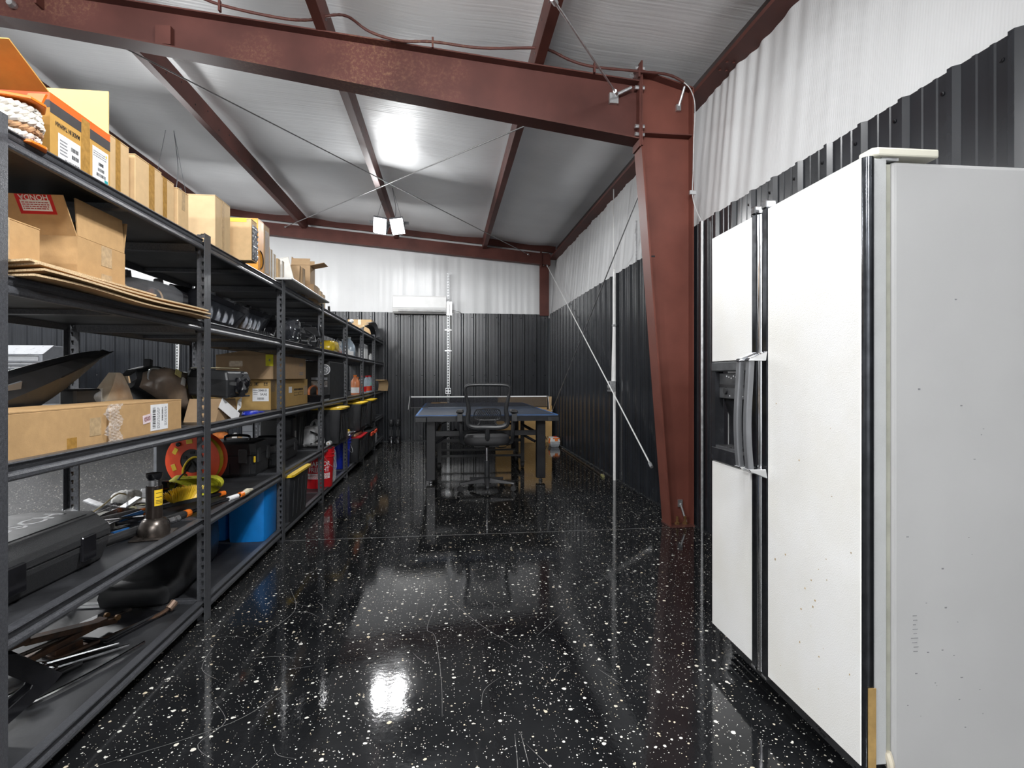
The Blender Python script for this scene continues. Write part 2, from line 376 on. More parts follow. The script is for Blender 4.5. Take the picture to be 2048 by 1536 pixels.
# long curved scratches left by dragged things
sb = MB(); rs = random.Random(11)
def scratch(pts, wd):
    P = [Vector((x, y, 0.0004)) for x, y in pts]; n = 14; out = []
    for k in range(len(P) - 1):
        p0 = P[max(k - 1, 0)]; p1 = P[k]; p2 = P[k + 1]; p3 = P[min(k + 2, len(P) - 1)]
        for i in range(n // (len(P) - 1) + 1):
            t = i / (n // (len(P) - 1) + 1)
            out.append(0.5 * ((2 * p1) + (p2 - p0) * t + (2 * p0 - 5 * p1 + 4 * p2 - p3) * t * t + (3 * p1 - p0 - 3 * p2 + p3) * t ** 3))
    out.append(P[-1]); sb_pts = []
    vs = []
    for i, p in enumerate(out):
        d = (out[min(i + 1, len(out) - 1)] - out[max(i - 1, 0)]).normalized(); q = Vector((-d.y, d.x, 0)) * wd / 2 * (0.3 + 0.7 * math.sin(math.pi * i / (len(out) - 1)))
        vs += [p - q, p + q]
    sb.add(vs, [(2 * i, 2 * i + 1, 2 * i + 3, 2 * i + 2) for i in range(len(out) - 1)])
for pts in ([(-0.03, 2.9), (-0.09, 2.55), (-0.05, 2.45), (-0.02, 2.1), (-0.015, 1.87)],
            [(-1.0, 2.5), (-0.97, 2.3), (-0.87, 2.2)], [(-0.82, 2.05), (-0.74, 1.93), (-0.78, 1.82), (-0.70, 1.74)], [(-1.05, 1.75), (-0.72, 1.92), (-0.60, 2.1)],
            [(0.22, 1.75), (0.21, 1.6), (0.19, 1.5)], [(0.24, 1.76), (0.245, 1.6)], [(0.25, 1.7), (0.32, 1.55), (0.34, 1.42)], [(-0.55, 1.75), (-0.62, 1.62), (-0.8, 1.5)],
            [(0.0, 2.9), (0.13, 2.6), (0.3, 2.3)], [(0.55, 2.6), (0.4, 2.4)], [(-0.8, 1.52), (-0.5, 1.56), (-0.3, 1.5)], [(-0.85, 3.1), (-0.75, 2.8), (-0.85, 2.5)], [(0.6, 2.1), (0.66, 1.98)]):
    scratch(pts, 0.0020)
for k in range(46):
    x, y = rs.uniform(-1.05, 1.0), rs.uniform(1.5, 4.6); a = rs.uniform(0, math.pi); l = rs.uniform(0.05, 0.22); c = rs.uniform(-0.03, 0.03)
    scratch([(x, y), (x + l * math.cos(a) * .5 - c * math.sin(a), y + l * math.sin(a) * .5 + c * math.cos(a)), (x + l * math.cos(a), y + l * math.sin(a))], rs.uniform(0.0008, 0.0019))
so = sb.build('scratch', mat('pale_scratch', (0.17, 0.17, 0.165), 0.6, 0, 0.4, 60), fl); so['kind'] = 'stuff'

# ceiling: insulation sheet under the roof, sagging a little between the purlins
PURL = [0.66, -0.86, -2.46, -4.02, -5.6, -7.2, -8.8]
def ceil_pt(u, v):
    x = XL + (2.12 - XL) * u; y = YF + (10.15 - YF) * v
    sag = 0.02 * math.sin(u * 61) * math.sin(v * 23) + 0.012 * math.sin(v * 90 + u * 12)
    e = min(abs(x - p) for p in PURL + [2.06])
    return (x, y, roof_z(x) - min(e, 0.5) * 0.05 + sag * 0.5)
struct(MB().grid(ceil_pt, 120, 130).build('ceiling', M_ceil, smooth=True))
# ---- right wall
def insul_right(u, v):
    y = YF + (10.15 - YF) * u; z = ZP - 0.06 + (3.42 - ZP + 0.06) * v
    t = 0.5 + 0.5 * math.sin(y * 0.8 + 1)
    f = 0.010 * math.sin(y * 21 + 3 * math.sin(y * 2.3) + 1.5 * v) + 0.008 * math.sin(y * 47 + 2 * math.sin(y * 5)) + 0.016 * math.sin(y * 8.1 + math.sin(y))
    fold = f * (0.14 + 0.70 * math.exp(-((y - 3.55) / 0.55) ** 2) + 0.45 * math.exp(-((y - 7.5) / 2.2) ** 2)) * (0.4 + 0.6 * v)
    return (XW + 0.032 + 0.10 * v + fold, y, z)
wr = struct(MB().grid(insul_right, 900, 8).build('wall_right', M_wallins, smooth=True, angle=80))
def panel_profile(n_ribs, pitch=0.2286):
    pts = []
    for k in range(n_ribs):
        s = k * pitch
        for a, h in ((0.0, 0.020), (0.022, 0.020), (0.040, 0.0), (0.078, 0.0), (0.083, 0.005), (0.098, 0.005), (0.103, 0.0), (0.145, 0.0), (0.150, 0.005), (0.165, 0.005), (0.170, 0.0), (0.2106, 0.0)):
            pts.append((s + a, h))
    pts.append((n_ribs * pitch, 0.020))
    return pts
PP = panel_profile(4)
def panel_mesh(zt, PP=PP):
    b = MB(); vs = []; n = len(PP)
    # local frame: x runs along the wall, y out of the wall, z up
    for x, h in PP: vs += [(x, h, 0.012), (x, h, zt)]
    b.add(vs, [(2 * i, 2 * i + 2, 2 * i + 3, 2 * i + 1) for i in range(n - 1)])
    return b
def screws(rows, n_ribs, width):
    b = MB()
    for k in range(n_ribs):
        for z in rows:
            b.lathe([(0.009, 0.0), (0.009, 0.003), (0.005, 0.005), (0.005, 0.008)], (k * 0.2286 + 0.058, 0, z), 8, 'Y')
    return b
def dress_wall(parent, n, placer, first=None):
    """n metal panels side by side; placer(k) -> (loc, rotz)"""
    base = None; sbase = None
    for k in range(n):
        loc, rz = placer(k)
        if base is None:
            base = panel_mesh(ZP).build('metal_panel', M_panel, parent); o = base
            sbase = screws((0.06, 1.2, ZP - 0.075), 4, 0.9144).build('screw', M_blackgl, parent); s = sbase
        else:
            o = base.copy(); COL.objects.link(o); s = sbase.copy(); COL.objects.link(s)
        for q in (o, s): q.location = loc; q.rotation_euler = (0, 0, rz)
        s['kind'] = 'stuff'
dress_wall(wr, 17, lambda k: ((XW, 1.621 + (k - 8) * 0.9144, 0), R(90)))
panel_mesh(ZP, panel_profile(1)[:-3]).build('metal_panel', M_panel, wr, loc=(XW, 9.85, 0), rot=(0, 0, R(90)))
# ---- back wall
def insul_back(u, v):
    x = XL + (XW + 0.22 - XL) * u; z = ZP - 0.06 + (4.7 - ZP + 0.06) * v
    f = 0.003 * math.sin(x * 19 + 4 * math.sin(x * 2.1)) + 0.002 * math.sin(x * 43 + 3 * math.sin(x * 5)) + 0.007 * math.sin(x * 6.3 + 2 * math.sin(x * 1.3))
    return (x, YB + 0.10 - 0.02 + f * (1 - 0.4 * v), min(z, roof_z(x) + 0.03))
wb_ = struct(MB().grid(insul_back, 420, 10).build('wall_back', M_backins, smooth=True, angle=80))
dress_wall(wb_, 13, lambda k: ((XW - 0.03 - k * 0.9144, YB, 0), R(180)))
# ---- left and front walls (out of frame, all white to bounce more light)
wl = struct(MB().box(XL - 0.08, XL, YF, 10.2, 0, 4.7).build('wall_left', M_wallins))
M_plainwall = mat('white_liner_wall', (0.78, 0.78, 0.77), 0.6, 0, 0.03, 3)
wf = struct(MB().box(XL, XW + 0.25, YF - 0.08, YF, 0, 4.7).build('wall_front', M_wallins))

# ================================================================== steel frame
def rafter_bottom(x):
    pts = [(-9.6, 4.25), (-5.0, 3.80), (-2.98, 3.60), (-1.81, 3.455), (-0.48, 3.27), (1.485, 3.005)]
    for (a, b), (c, d) in zip(pts, pts[1:]):
        if x <= c: return b + (d - b) * (x - a) / (c - a)
    return pts[-1][1]
def rafter_top(x): return 3.565 - 0.0865 * x
YR = 4.10
rf = thing('steel_rafter', 'deep rust-stained red-brown steel roof beam crossing overhead to the tapered column', 'beam', (1.485, YR, 3.0))
def loc(pts, o): return [(x - o[0], y - o[1], z - o[2]) for x, y, z in pts]
xs = [-9.4, -7, -5, -3.6, -2.98, -1.81, -0.48, 0.5, 1.475]
b = MB()
poly = [(x - 1.485, rafter_bottom(x) - 3.0) for x in xs] + [(x - 1.485, rafter_top(x) - 3.0) for x in reversed(xs)]
b.prism(poly, 'Y', -0.004, 0.004); b.build('web', M_rust, rf)
for nm, fn, dz in (('bottom_flange', rafter_bottom, -0.010), ('top_flange', rafter_top, 0.0)):
    b = MB(); rings = []
    for x in xs:
        z = fn(x) - 3.0; rings.append([(x - 1.485, -0.078, z + dz), (x - 1.485, 0.078, z + dz), (x - 1.485, 0.078, z + dz + 0.010), (x - 1.485, -0.078, z + dz + 0.010)])
    b.loft(rings); b.build(nm, M_rust, rf)
MB().box(-0.012, 0.0, -0.078, 0.078, -0.06, 0.58).build('end_plate', M_primer, rf)
bb = MB()
for z in (0.04, 0.10, 0.40, 0.55):
    for y in (-0.055, 0.055):
        bb.lathe([(0.016, -0.04), (0.016, -0.012)], (0, y, z), 6, 'X'); bb.lathe([(0.016, 0.014), (0.016, 0.034)], (0, y, z), 6, 'X')
bb.build('bolt', M_galv, rf)
MB().box(-3.50, -3.40, -0.05, -0.006, 0.49, 0.62).build('lug_plate', M_primer, rf)
MB().box(-4.25, -4.235, -0.078, -0.004, 0.69, 0.93).build('stiffener', M_primer, rf)
for x, z in ((-0.20, 0.32),):
    b = MB().obox((x, -0.02, z), (0.07, 0.03, 0.08)); b.build('rod_washer', M_galv, rf)
    b = MB().tube([(x + 0.02, -0.05, z + 0.02), (x + 0.13, -0.06, z + 0.075)], 0.013, 8); b.build('turnbuckle', M_galv, rf)
b = MB().lathe([(0.02, -0.055), (0.028, -0.03), (0.02, 0)], (-4.42, 0, 0.70), 10, 'Y'); b.build('rod_anchor', M_galv, rf)
# column
cl = thing('steel_column', 'red-brown tapered steel column standing on a base plate beside the refrigerator', 'column', (1.82, YR, 0))
cx = 1.82
b = MB().prism([(1.728 - cx, 0.012), (1.902 - cx, 0.012), (1.902 - cx, 3.42), (1.497 - cx, 3.52), (1.497 - cx, 2.96)], 'Y', -0.004, 0.004); b.build('web', M_primer_lit, cl)
MB().box(1.902 - cx, 1.912 - cx, -0.078, 0.078, 0.012, 3.41).build('outer_flange', M_primer_lit, cl)
b = MB().loft([[(1.718 - cx, -0.078, 0.012), (1.730 - cx, -0.078, 0.012), (1.730 - cx, 0.078, 0.012), (1.718 - cx, 0.078, 0.012)], [(1.487 - cx, -0.078, 2.95), (1.499 - cx, -0.078, 2.95), (1.499 - cx, 0.078, 2.95), (1.487 - cx, 0.078, 2.95)]]); b.build('inner_flange', M_primer_lit, cl)
MB().box(1.487 - cx, 1.499 - cx, -0.078, 0.078, 2.94, 3.60).build('end_plate', M_primer, cl)
MB().box(1.499 - cx, 1.902 - cx, -0.074, 0.074, 3.045, 3.055).build('knee_stiffener', M_primer, cl)
b = MB().loft([[(1.499 - cx, -0.078, 3.52), (1.499 - cx, 0.078, 3.52), (1.499 - cx, 0.078, 3.53), (1.499 - cx, -0.078, 3.53)], [(1.912 - cx, -0.078, 3.41), (1.912 - cx, 0.078, 3.41), (1.912 - cx, 0.078, 3.42), (1.912 - cx, -0.078, 3.42)]]); b.build('cap_flange', M_primer, cl)
MB().box(1.715 - cx, 1.914 - cx, -0.09, 0.09, 0.0, 0.012).build('base_plate', M_rust, cl)
M_anchor = mat('rusty_bolt', (0.22, 0.12, 0.05), 0.5, 0.5, 0.3, 60)
for x in (1.79, 1.855):
    b = MB().lathe([(0.02, 0.012), (0.02, 0.03), (0.011, 0.03), (0.011, 0.075)], (x - cx, -0.045, 0), 6); b.build('anchor_bolt', M_anchor, cl)
b = MB().obox((1.828 - cx, -0.012, 0.17), (0.035, 0.018, 0.055)); b.tube([(1.828 - cx, -0.022, 0.165), (1.866 - cx, -0.04, 0.03)], 0.009, 8); b.build('rod_anchor', M_galv, cl)
b = MB().box(1.585 - cx, 1.625 - cx, -0.008, -0.0042, 2.105, 2.117); b.build('slot', M_ink, cl)
b = MB().obox((1.81 - cx, -0.02, 3.28), (0.035, 0.025, 0.05)); b.tube([(1.81 - cx, -0.03, 3.29), (1.845 - cx, -0.06, 3.43)], 0.011, 8); b.build('rod_eye', M_galv, cl)

# purlins (Z sections) running the length of the room
def purlin(x, side, label):
    z0 = rafter_top(x) + 0.012; d = min(0.20, roof_z(x) - z0 - 0.005); y0, y1 = YF, 10.08
    o = thing('purlin', label, 'beam', (x, YR, z0))
    MB().box(-0.003, 0.003, y0 - YR, y1 - YR, 0, d).build('web', M_primer, o)
    b = MB(); a, c = (0, 0.066) if side > 0 else (-0.066, 0)
    b.box(a, c, y0 - YR, y1 - YR, -0.003, 0.0)
    e = 0.066 * side; b.box(min(e, e - 0.003 * side), max(e, e - 0.003 * side), y0 - YR, y1 - YR, 0.0, 0.018)
    b.build('bottom_flange', M_primer, o)
    hb = MB()
    for k in range(26):
        y = -1.5 + k * 0.28
        hb.lathe([(0.008, -0.006), (0.008, 0.006)], (0, y, 0.06 if k % 2 else 0.13), 8, 'X')
    h = hb.build('bolt', M_blackgl, o); h['kind'] = 'stuff'
    return o
purlin(0.66, 1, 'red-brown roof purlin nearest the right wall, passing over the table')
purlin(-0.86, -1, 'red-brown roof purlin running straight over the hanging lit lamp')
purlin(-2.46, -1, 'red-brown roof purlin second to the left of the hanging lit lamp')
purlin(-4.02, -1, 'leftmost red-brown roof purlin, seen above the boxes on the top shelf')
# eave strut along the right wall
ev = thing('eave_strut', 'red-brown channel running along the top of the right-hand wall', 'beam', (2.055, YR, 3.38))
MB().box(-0.14, 0.03, YF - YR, 10.05 - YR, -0.005, 0.0).build('bottom_flange', M_primer, ev)
MB().box(-0.14, -0.136, YF - YR, 10.05 - YR, 0.0, 0.025).build('lip', M_primer, ev)
MB().box(0.005, 0.012, YF - YR, 10.05 - YR, 0.0, 0.23).build('web', mat('shaded_primer', (0.03, 0.018, 0.016), 0.5, 0, 0.2, 5), ev)  # same primer, darkened for the shade inside the channel
b = MB()
for k in range(14):
    b.box(0.000, 0.006, -1.9 + k * 0.55, -1.87 + k * 0.55, 0.06, 0.10)
b.build('slot', M_galv, ev)
for y in (-0.45, 0.55):
    b = MB()
    for dx in (-0.10, -0.05):
        for dy in (-0.05, 0.05): b.lathe([(0.010, -0.005), (0.010, -0.014)], (dx, y + dy, 0), 6)
    b.build('bolt', M_primer, ev)
# back wall framing
br = thing('gable_rafter', 'flat red-brown steel beam sloping across the top of the back wall', 'beam', (1.9, 9.96, 3.27))
b = MB(); rings = []
for x in (-9.4, -2.9, 1.92):
    zb = 3.265 - 0.083 * (x - 1.72); zt = 3.47 - 0.0845 * (x - 1.72)
    rings.append([(x - 1.9, -0.03, zb - 3.27), (x - 1.9, 0.08, zb - 3.27), (x - 1.9, 0.08, zt - 3.27), (x - 1.9, -0.03, zt - 3.27)])
b.loft(rings); b.build('web', M_primer, br)
MB().box(1.74 - 1.9, 1.755 - 1.9, -0.05, 0.085, -0.05, 0.24).build('end_plate', M_primer, br)
gc = thing('corner_column', 'short stretch of red-brown steel column in the back right corner', 'column', (1.82, 10.02, 0))
MB().box(-0.085, 0.085, -0.02, 0.05, ZP - 0.03, 3.49).build('face', M_primer, gc)
b = MB().lathe([(0.012, -0.05), (0.016, -0.02)], (-0.02, 0, 3.26), 8, 'Y'); b.build('rod_anchor', M_galv, gc)
ga = thing('gable_angle', 'dark red-brown steel angle under the roof sheet along the back wall', 'beam', (1.9, 10.03, 3.55))
b = MB(); rings = []
for x in (-9.4, -3.69, 0.7, 2.04):
    zt = roof_z(x) - 0.005; zb = zt - 0.12
    rings.append([(x - 1.9, 0.0, zb - 3.55), (x - 1.9, 0.04, zb - 3.55), (x - 1.9, 0.04, zt - 3.55), (x - 1.9, 0.0, zt - 3.55)])
b.loft(rings); b.build('angle', M_primer, ga)

# cross bracing rods
def rod(label, a, c, r=0.006, m=None):
    mid = a
    o = thing('brace_rod', label, 'rod', a)
    d = Vector(c) - Vector(a)
    MB().tube([(0, 0, 0), tuple(d)], r, 8).build('rod', m or M_galv, o)
    b = MB(); n = d.normalized()
    for t in (0.0, 1.0):
        p = d * t - n * (0.03 if t else -0.03)
        b.tube([tuple(p - n * 0.03), tuple(p + n * 0.03)], r * 2.2, 8)
    b.build('nut', M_galv, o)
M_rodd = mat('dull_rod', (0.30, 0.30, 0.30), 0.4, 0.6, 0.15, 30)
rod('thin roof rod from the big beam at left down to the back right corner', (-2.51, 4.106, 3.60), (1.52, 9.931, 3.43), 0.006, M_rodd)
rod('thin roof rod from the big beam near the column to the back wall at left', (0.78, 4.106, 3.17), (-2.82, 9.931, 3.80), 0.006, M_rodd)
rod('steel roof rod hooked on the big beam and running up towards the viewer', (1.29, 4.02, 3.33), (0.53, 2.7, 3.08), 0.007)
rod('pale wall rod sloping down from the back corner to the column foot', (1.85, 9.93, 3.25), (1.82, 4.66, 0.36), 0.007, M_white)
rod('pale wall rod sloping down from the column top to the back corner floor', (1.82, 4.9, 2.95), (1.85, 9.45, 0.55), 0.007, M_rodd)

# conduit along the big beam, brown until it turns down the wall
cpts = [(-1.89, 3.86), (-1.57, 3.76), (-1.18, 3.70), (-0.97, 3.70), (-0.82, 3.745), (-0.70, 3.745), (-0.55, 3.65), (-0.34, 3.60), (-0.1, 3.61), (0.25, 3.59), (0.66, 3.62), (0.77, 3.61), (0.93, 3.545), (1.11, 3.51), (1.44, 3.50), (1.69, 3.49), (1.82, 3.44)]
def smooth(pts, n=5):
    P = [Vector(p) for p in pts]; out = []
    for k in range(len(P) - 1):
        p0 = P[max(k - 1, 0)]; p1 = P[k]; p2 = P[k + 1]; p3 = P[min(k + 2, len(P) - 1)]
        for i in range(n):
            t = i / n; out.append(0.5 * ((2 * p1) + (p2 - p0) * t + (2 * p0 - 5 * p1 + 4 * p2 - p3) * t * t + (3 * p1 - p0 - 3 * p2 + p3) * t ** 3))
    out.append(P[-1]); return [tuple(p) for p in out]
oc = thing('flexible_conduit', 'red-brown flexible conduit clipped along the big beam, white where it drops down the wall', 'conduit', (1.82, 4.0, 3.44))
pp = smooth([(-3.0, 4.0, 3.95), (-2.4, 4.0, 3.92)] + [(x, 4.0, z) for x, z in cpts], 6)
pp = loc(pp, (1.82, 4.0, 3.44)); k = 0
MB().tube(pp, [0.0095 + 0.0012 * (i % 2) for i in range(len(pp))], 8).build('brown_run', M_rust, oc)
wp = loc(smooth([(1.82, 4.0, 3.44), (1.87, 3.99, 3.38), (1.895, 3.97, 3.25), (1.895, 3.99, 3.0), (1.895, 4.0, 2.75), (1.89, 4.0, 2.58), (1.90, 3.97, 2.46), (1.905, 3.88, 2.33)], 5), (1.82, 4.0, 3.44))
MB().tube(wp, 0.0042, 8).build('white_run', mat('pale_cable', (0.5, 0.5, 0.5), 0.4), oc)
b = MB()
for x, z in ((-1.57, 3.76), (-0.1, 3.61), (1.11, 3.51), (1.46, 3.50)):
    b.obox((x - 1.82, 0.0, z - 3.44 - 0.01), (0.014, 0.03, 0.075))
b.build('clip', M_rust, oc)
b = MB().obox((0.07, 0.0, -0.85), (0.05, 0.02, 0.03)); b.build('clamp', M_galv, oc)
# conduit pole hugging the wall between column and refrigerator
cp = thing('wall_conduit', 'grey steel conduit standing on the black wall between column and refrigerator', 'conduit', (1.90, 3.86, 0))
MB().lathe([(0.011, 0.0), (0.011, 2.33)], (0, 0, 0), 10).build('pipe', M_galv, cp)

# outlet pole on the right wall
cp = thing('outlet_conduit', 'white conduit with cables and an outlet box on the right-hand black wall', 'conduit', (1.885, 5.95, 0))
MB().lathe([(0.016, 0.0), (0.016, 2.36), (0.012, 2.38)], (0, 0, 0), 10).build('pipe', M_white, cp)
b = MB().tube(smooth([(0, 0.03, 2.40), (-0.005, 0.03, 2.2), (-0.005, 0.035, 1.7), (-0.01, 0.05, 1.35), (-0.01, 0.06, 1.12)], 5), 0.006, 6); b.tube(smooth([(0, 0.03, 3.3), (-0.002, 0.03, 2.6), (-0.004, 0.02, 1.9), (-0.008, 0.045, 1.3), (-0.01, 0.04, 1.12)], 5), 0.006, 6); b.build('cable', M_white, cp)
bx = MB().box(-0.055, 0.01, -0.02, 0.105, 1.0, 1.12).build('outlet_box', M_galv, cp, bevel=0.004)
b = MB()
for dy in (0.015, 0.07):
    for dz in (1.03, 1.09): b.lathe([(0.016, -0.056), (0.016, -0.0575)], (0, dy, dz), 10, 'X')
b.build('socket', M_ink, bx)
MB().box(-0.02, 0.01, -0.03, 0.03, 1.74, 1.76).build('clip', M_galv, cp)
cp2 = thing('bare_strut', 'thin steel strut standing on the white wall sheet behind the column', 'strut', (1.925, 5.35, 2.34))
MB().box(-0.012, 0.008, -0.012, 0.012, 0, 0.42).build('channel', M_galv, cp2)

# strut with outlet on the back wall
def slotted(h, z0):
    b = MB(); w_, t = 0.021, 0.003
    b.box(-w_, -0.009, -t, 0, z0, h); b.box(0.009, w_, -t, 0, z0, h)
    b.box(-w_, -w_ + t, 0, 0.03, z0, h); b.box(w_ - t, w_, 0, 0.03, z0, h)
    z = z0
    while z < h:
        b.box(-0.009, 0.009, -t, 0, z, min(h, z + 0.022)); z += 0.05
    return b
st = thing('slotted_strut', 'tall slotted steel strut with an outlet box on the black back wall', 'strut', (0.03, YB - 0.035, 0))
slotted(3.08, 0.0).build('channel', mat('bright_galvanised', (0.50, 0.51, 0.52), 0.4, 0.55, 0.1, 40), st)
bx = MB().box(-0.05, 0.05, -0.055, -0.004, 0.86, 0.97).build('outlet_box', M_galv, st, bevel=0.004)
b = MB()
for dx in (-0.024, 0.024):
    for dz in (0.89, 0.94): b.lathe([(0.017, -0.0565), (0.017, -0.056)], (dx, 0, dz), 10, 'Y')
b.build('socket', M_ink, bx)
MB().tube(smooth([(0.03, -0.02, 2.5), (0.035, -0.02, 2.1), (0.04, -0.02, 1.6), (0.03, -0.02, 1.25), (0.02, -0.03, 0.97)], 5), 0.006, 6).build('cable', M_white, st)
b = MB().box(-0.06, 0.06, -0.008, 0.0, 1.64, 1.66); b.box(-0.06, 0.06, -0.008, 0.0, 2.02, 2.04); b.build('clip', M_galv, st)
MB().box(-0.03, 0.07, -0.012, 0.03, 2.3, 2.55).build('connector_box', M_galv, st)
st2 = thing('slotted_strut', 'slotted steel strut on the far wall seen through the shelves at left', 'strut', (-4.63, YB - 0.035, 0))
slotted(2.2, 0.0).build('channel', MATS['bright_galvanised'], st2)
MB().tube(smooth([(0.03, -0.02, 2.1), (0.04, -0.02, 1.6), (0.02, -0.03, 0.97)], 5), 0.006, 6).build('cable', M_white, st2)

# wall air conditioner
ac = thing('wall_air_conditioner', 'white split air conditioner mounted high on the back wall', 'air conditioner', (-0.475, YB - 0.02, 2.31))
prof = [(0.0, 0.0), (-0.13, 0.0), (-0.18, 0.03), (-0.205, 0.09), (-0.205, 0.29), (-0.185, 0.315), (0.0, 0.315)]
MB().prism([(y, z) for y, z in prof], 'X', -0.475, 0.475).build('body', M_white, ac, bevel=0.008, seg=2)
MB().box(-0.475, 0.475, -0.2085, -0.204, 0.098, 0.102).build('panel_seam', M_grayink, ac)
MB().obox((0.02, -0.197, 0.052), (0.80, 0.006, 0.05), (R(-22), 0, 0)).build('louvre', mat('grey_louvre', (0.45, 0.45, 0.45), 0.4), ac)
MB().obox((0.42, -0.2, 0.06), (0.07, 0.004, 0.02), (R(-22), 0, 0)).build('display', mat('pale_display', (0.65, 0.66, 0.66), 0.2), ac)
pb = MB().tube(smooth([(0.56, 0.0, 0.07), (0.62, -0.01, 0.075), (0.72, -0.01, 0.05), (0.78, 0.0, 0.0), (0.80, 0.0, -0.04)], 4), 0.004, 6); pb.build('cable', M_ink, ac)

# ================================================================== lamps
def twin_lamp(i, x, y, z, label, power, drop=True):
    o = thing('folding_lamp', label, 'lamp', (x, y, z), 0, 'folding led lamps hung from the roof')
    bar = MB().box(-0.27, 0.27, -0.02, 0.02, 0.09, 0.12).build('bar', M_greymet, o)
    top = roof_z(x) - z - 0.04
    b = MB()
    for dx in (-0.18, 0.18): b.tube([(dx, 0, 0.12), (dx * 0.25, 0, top)], 0.0025, 5)
    b.tube(smooth([(0.06, 0, 0.12), (0.09, 0.0, top * 0.5), (0.04, 0.01, top)], 5), 0.004, 5)
    b.build('wire', M_greymet, o)
    for sy in (-1, 1):
        for dx in (-0.12, 0.12):
            rot = (R(46 * sy), R(42) if i == 2 else R(-9 if dx > 0 else 9), 0)
            hb = MB().obox((0, 0, 0.02), (0.19, 0.24, 0.035)).build('lamp_head', M_greymet, o, loc=(dx, 0.10 * sy, 0.03), rot=rot, bevel=0.006)
            MB().box(-0.085, 0.085, -0.11, 0.11, -0.003, 0.002).build('led_panel', M_sled, hb)
            L = bpy.data.lights.new('lamp_light', 'AREA'); L.shape = 'RECTANGLE'; L.size = 0.13; L.size_y = 0.21; L.energy = power / 4 * (0.26 if i == 0 and sy > 0 else 1.0); L.color = (0.985, 0.995, 1.0)
            lo = bpy.data.objects.new('lamp_light', L); COL.objects.link(lo); lo.parent = hb; lo.location = (0, 0, -0.006)
    return o
LN = ['lit white folding lamp hanging at the far end above the table', 'lit folding lamp hanging beyond the boxes on the top shelf', 'unseen fill lamp added overhead in front of the refrigerator', 'unseen fill lamp added overhead just left of the shelves',
      'unseen fill lamp added behind the viewer on the right', 'unseen fill lamp added behind the viewer on the left', 'unseen fill lamp added over the far left of the hall', 'unseen fill lamp added near the front wall behind the viewer', 'unseen fill lamp added over the far back left corner of the hall']
for i, ((x, y, z), g) in enumerate(zip(LIGHT_SPOTS, LIGHT_GAIN)):
    twin_lamp(i, x, y, z, LN[i], LAMP_POWER * g)
# ================================================================== shelving run
XFR, XBK = -1.13, -1.74
DECK = [1.80, 1.415, 0.925, 0.485, 0.095]
Z1, Z2, Z3, Z4, Z5 = DECK
NTH = ['nearest', 'second nearest', 'third nearest', 'middle', 'third farthest', 'second farthest', 'farthest']
UL = ['nearest black steel shelving unit, holding the long cartons and the bottle jack', 'second black steel shelving unit, with the blue tote on its bottom shelf',
      'third black steel shelving unit, with the grocery bag and the two stacked cartons', 'fourth black steel shelving unit, holding the black case with a round emblem',
      'fifth black steel shelving unit, with the water jug on its second shelf', 'sixth black steel shelving unit, with the white cartons on its second shelf', 'last black steel shelving unit, standing against the back wall']
def post_mesh(sx, sy):
    """L post, corner at origin; flange A along y (faces the aisle), flange B along x with keyholes"""
    b = MB(); t = 0.0022; H = 1.84
    b.box(min(0, sx * t), max(0, sx * t), min(0, sy * 0.033), max(0, sy * 0.033), 0.0, H)
    b.box(sx * t if sx > 0 else -0.012, 0.012 if sx > 0 else sx * t, 0 if sy > 0 else -t, t if sy > 0 else 0, 0, H)
    x0, x1 = sorted((sx * 0.012, sx * 0.030)); x2, x3 = sorted((sx * 0.030, sx * 0.047))
    y0, y1 = (0, t) if sy > 0 else (-t, 0)
    b.box(x2, x3, y0, y1, 0, H)
    z = 0.02; b.box(x0, x1, y0, y1, 0, z)
    xm = (x0 + x1) / 2
    while z < H - 0.03:
        # keyhole: wide round top, narrow tail
        b.box(x0, xm - 0.0035, y0, y1, z, z + 0.009); b.box(xm + 0.0035, x1, y0, y1, z, z + 0.009)
        b.box(x0, x0 + 0.0025, y0, y1, z + 0.009, z + 0.020); b.box(x1 - 0.0025, x1, y0, y1, z + 0.009, z + 0.020)
        b.box(x0, x1, y0, y1, z + 0.020, z + 0.038); z += 0.038
    b.box(x0, x1, y0, y1, z, H)
    return b
RAIL = [(-0.030, 0.0), (0.0, 0.0), (0.0015, -0.004), (-0.004, -0.009), (-0.007, -0.024), (-0.001, -0.030), (0.0025, -0.036), (0.0025, -0.045), (0.0, -0.050), (-0.012, -0.050), (-0.012, -0.046), (-0.030, -0.003)]
def make_unit():
    u = thing('shelving_unit', UL[0], 'shelving', (XFR, 1.522, 0), 0, 'black steel shelving units in the row')
    L, D = 1.218, XFR - XBK
    for sx, sy, x, y in ((-1, 1, 0, 0), (-1, -1, 0, L), (1, 1, -D, 0), (1, -1, -D, L)):
        p = post_mesh(sx, sy).build('post', M_shelf, u, loc=(x, y, 0))
        MB().box(min(0, sx * 0.036), max(0, sx * 0.036), min(0, sy * 0.034), max(0, sy * 0.034), -0.0, 0.006).build('foot', M_rubber, p)
    for i, z in enumerate(DECK):
        MB().box(-D + 0.012, -0.010, 0.004, L - 0.004, z - 0.012, z).build('deck', M_deck, u)
        zz = z + (0.012 if i else 0.010)
        for sg, x in ((1, -0.0045), (-1, -D + 0.0045)):
            MB().prism([(x + sg * a, zz + c) for a, c in RAIL], 'Y', 0.0345, L - 0.0345).build('rail', M_shelf, u)
        for y in (0.0035, L - 0.0035):
            s = 1 if y < 0.5 else -1
            b = MB().prism([(y + s * (0 - a), z + 0.006 + c) for a, c in RAIL], 'X', -D + 0.048, -0.048)
            b.build('side_rail', M_shelf, u)
        MB().box(-D + 0.02, -0.02, L / 2 - 0.02, L / 2 + 0.02, z - 0.03, z - 0.0125).build('cross_bar', M_shelf, u)
    return u
u0 = make_unit()
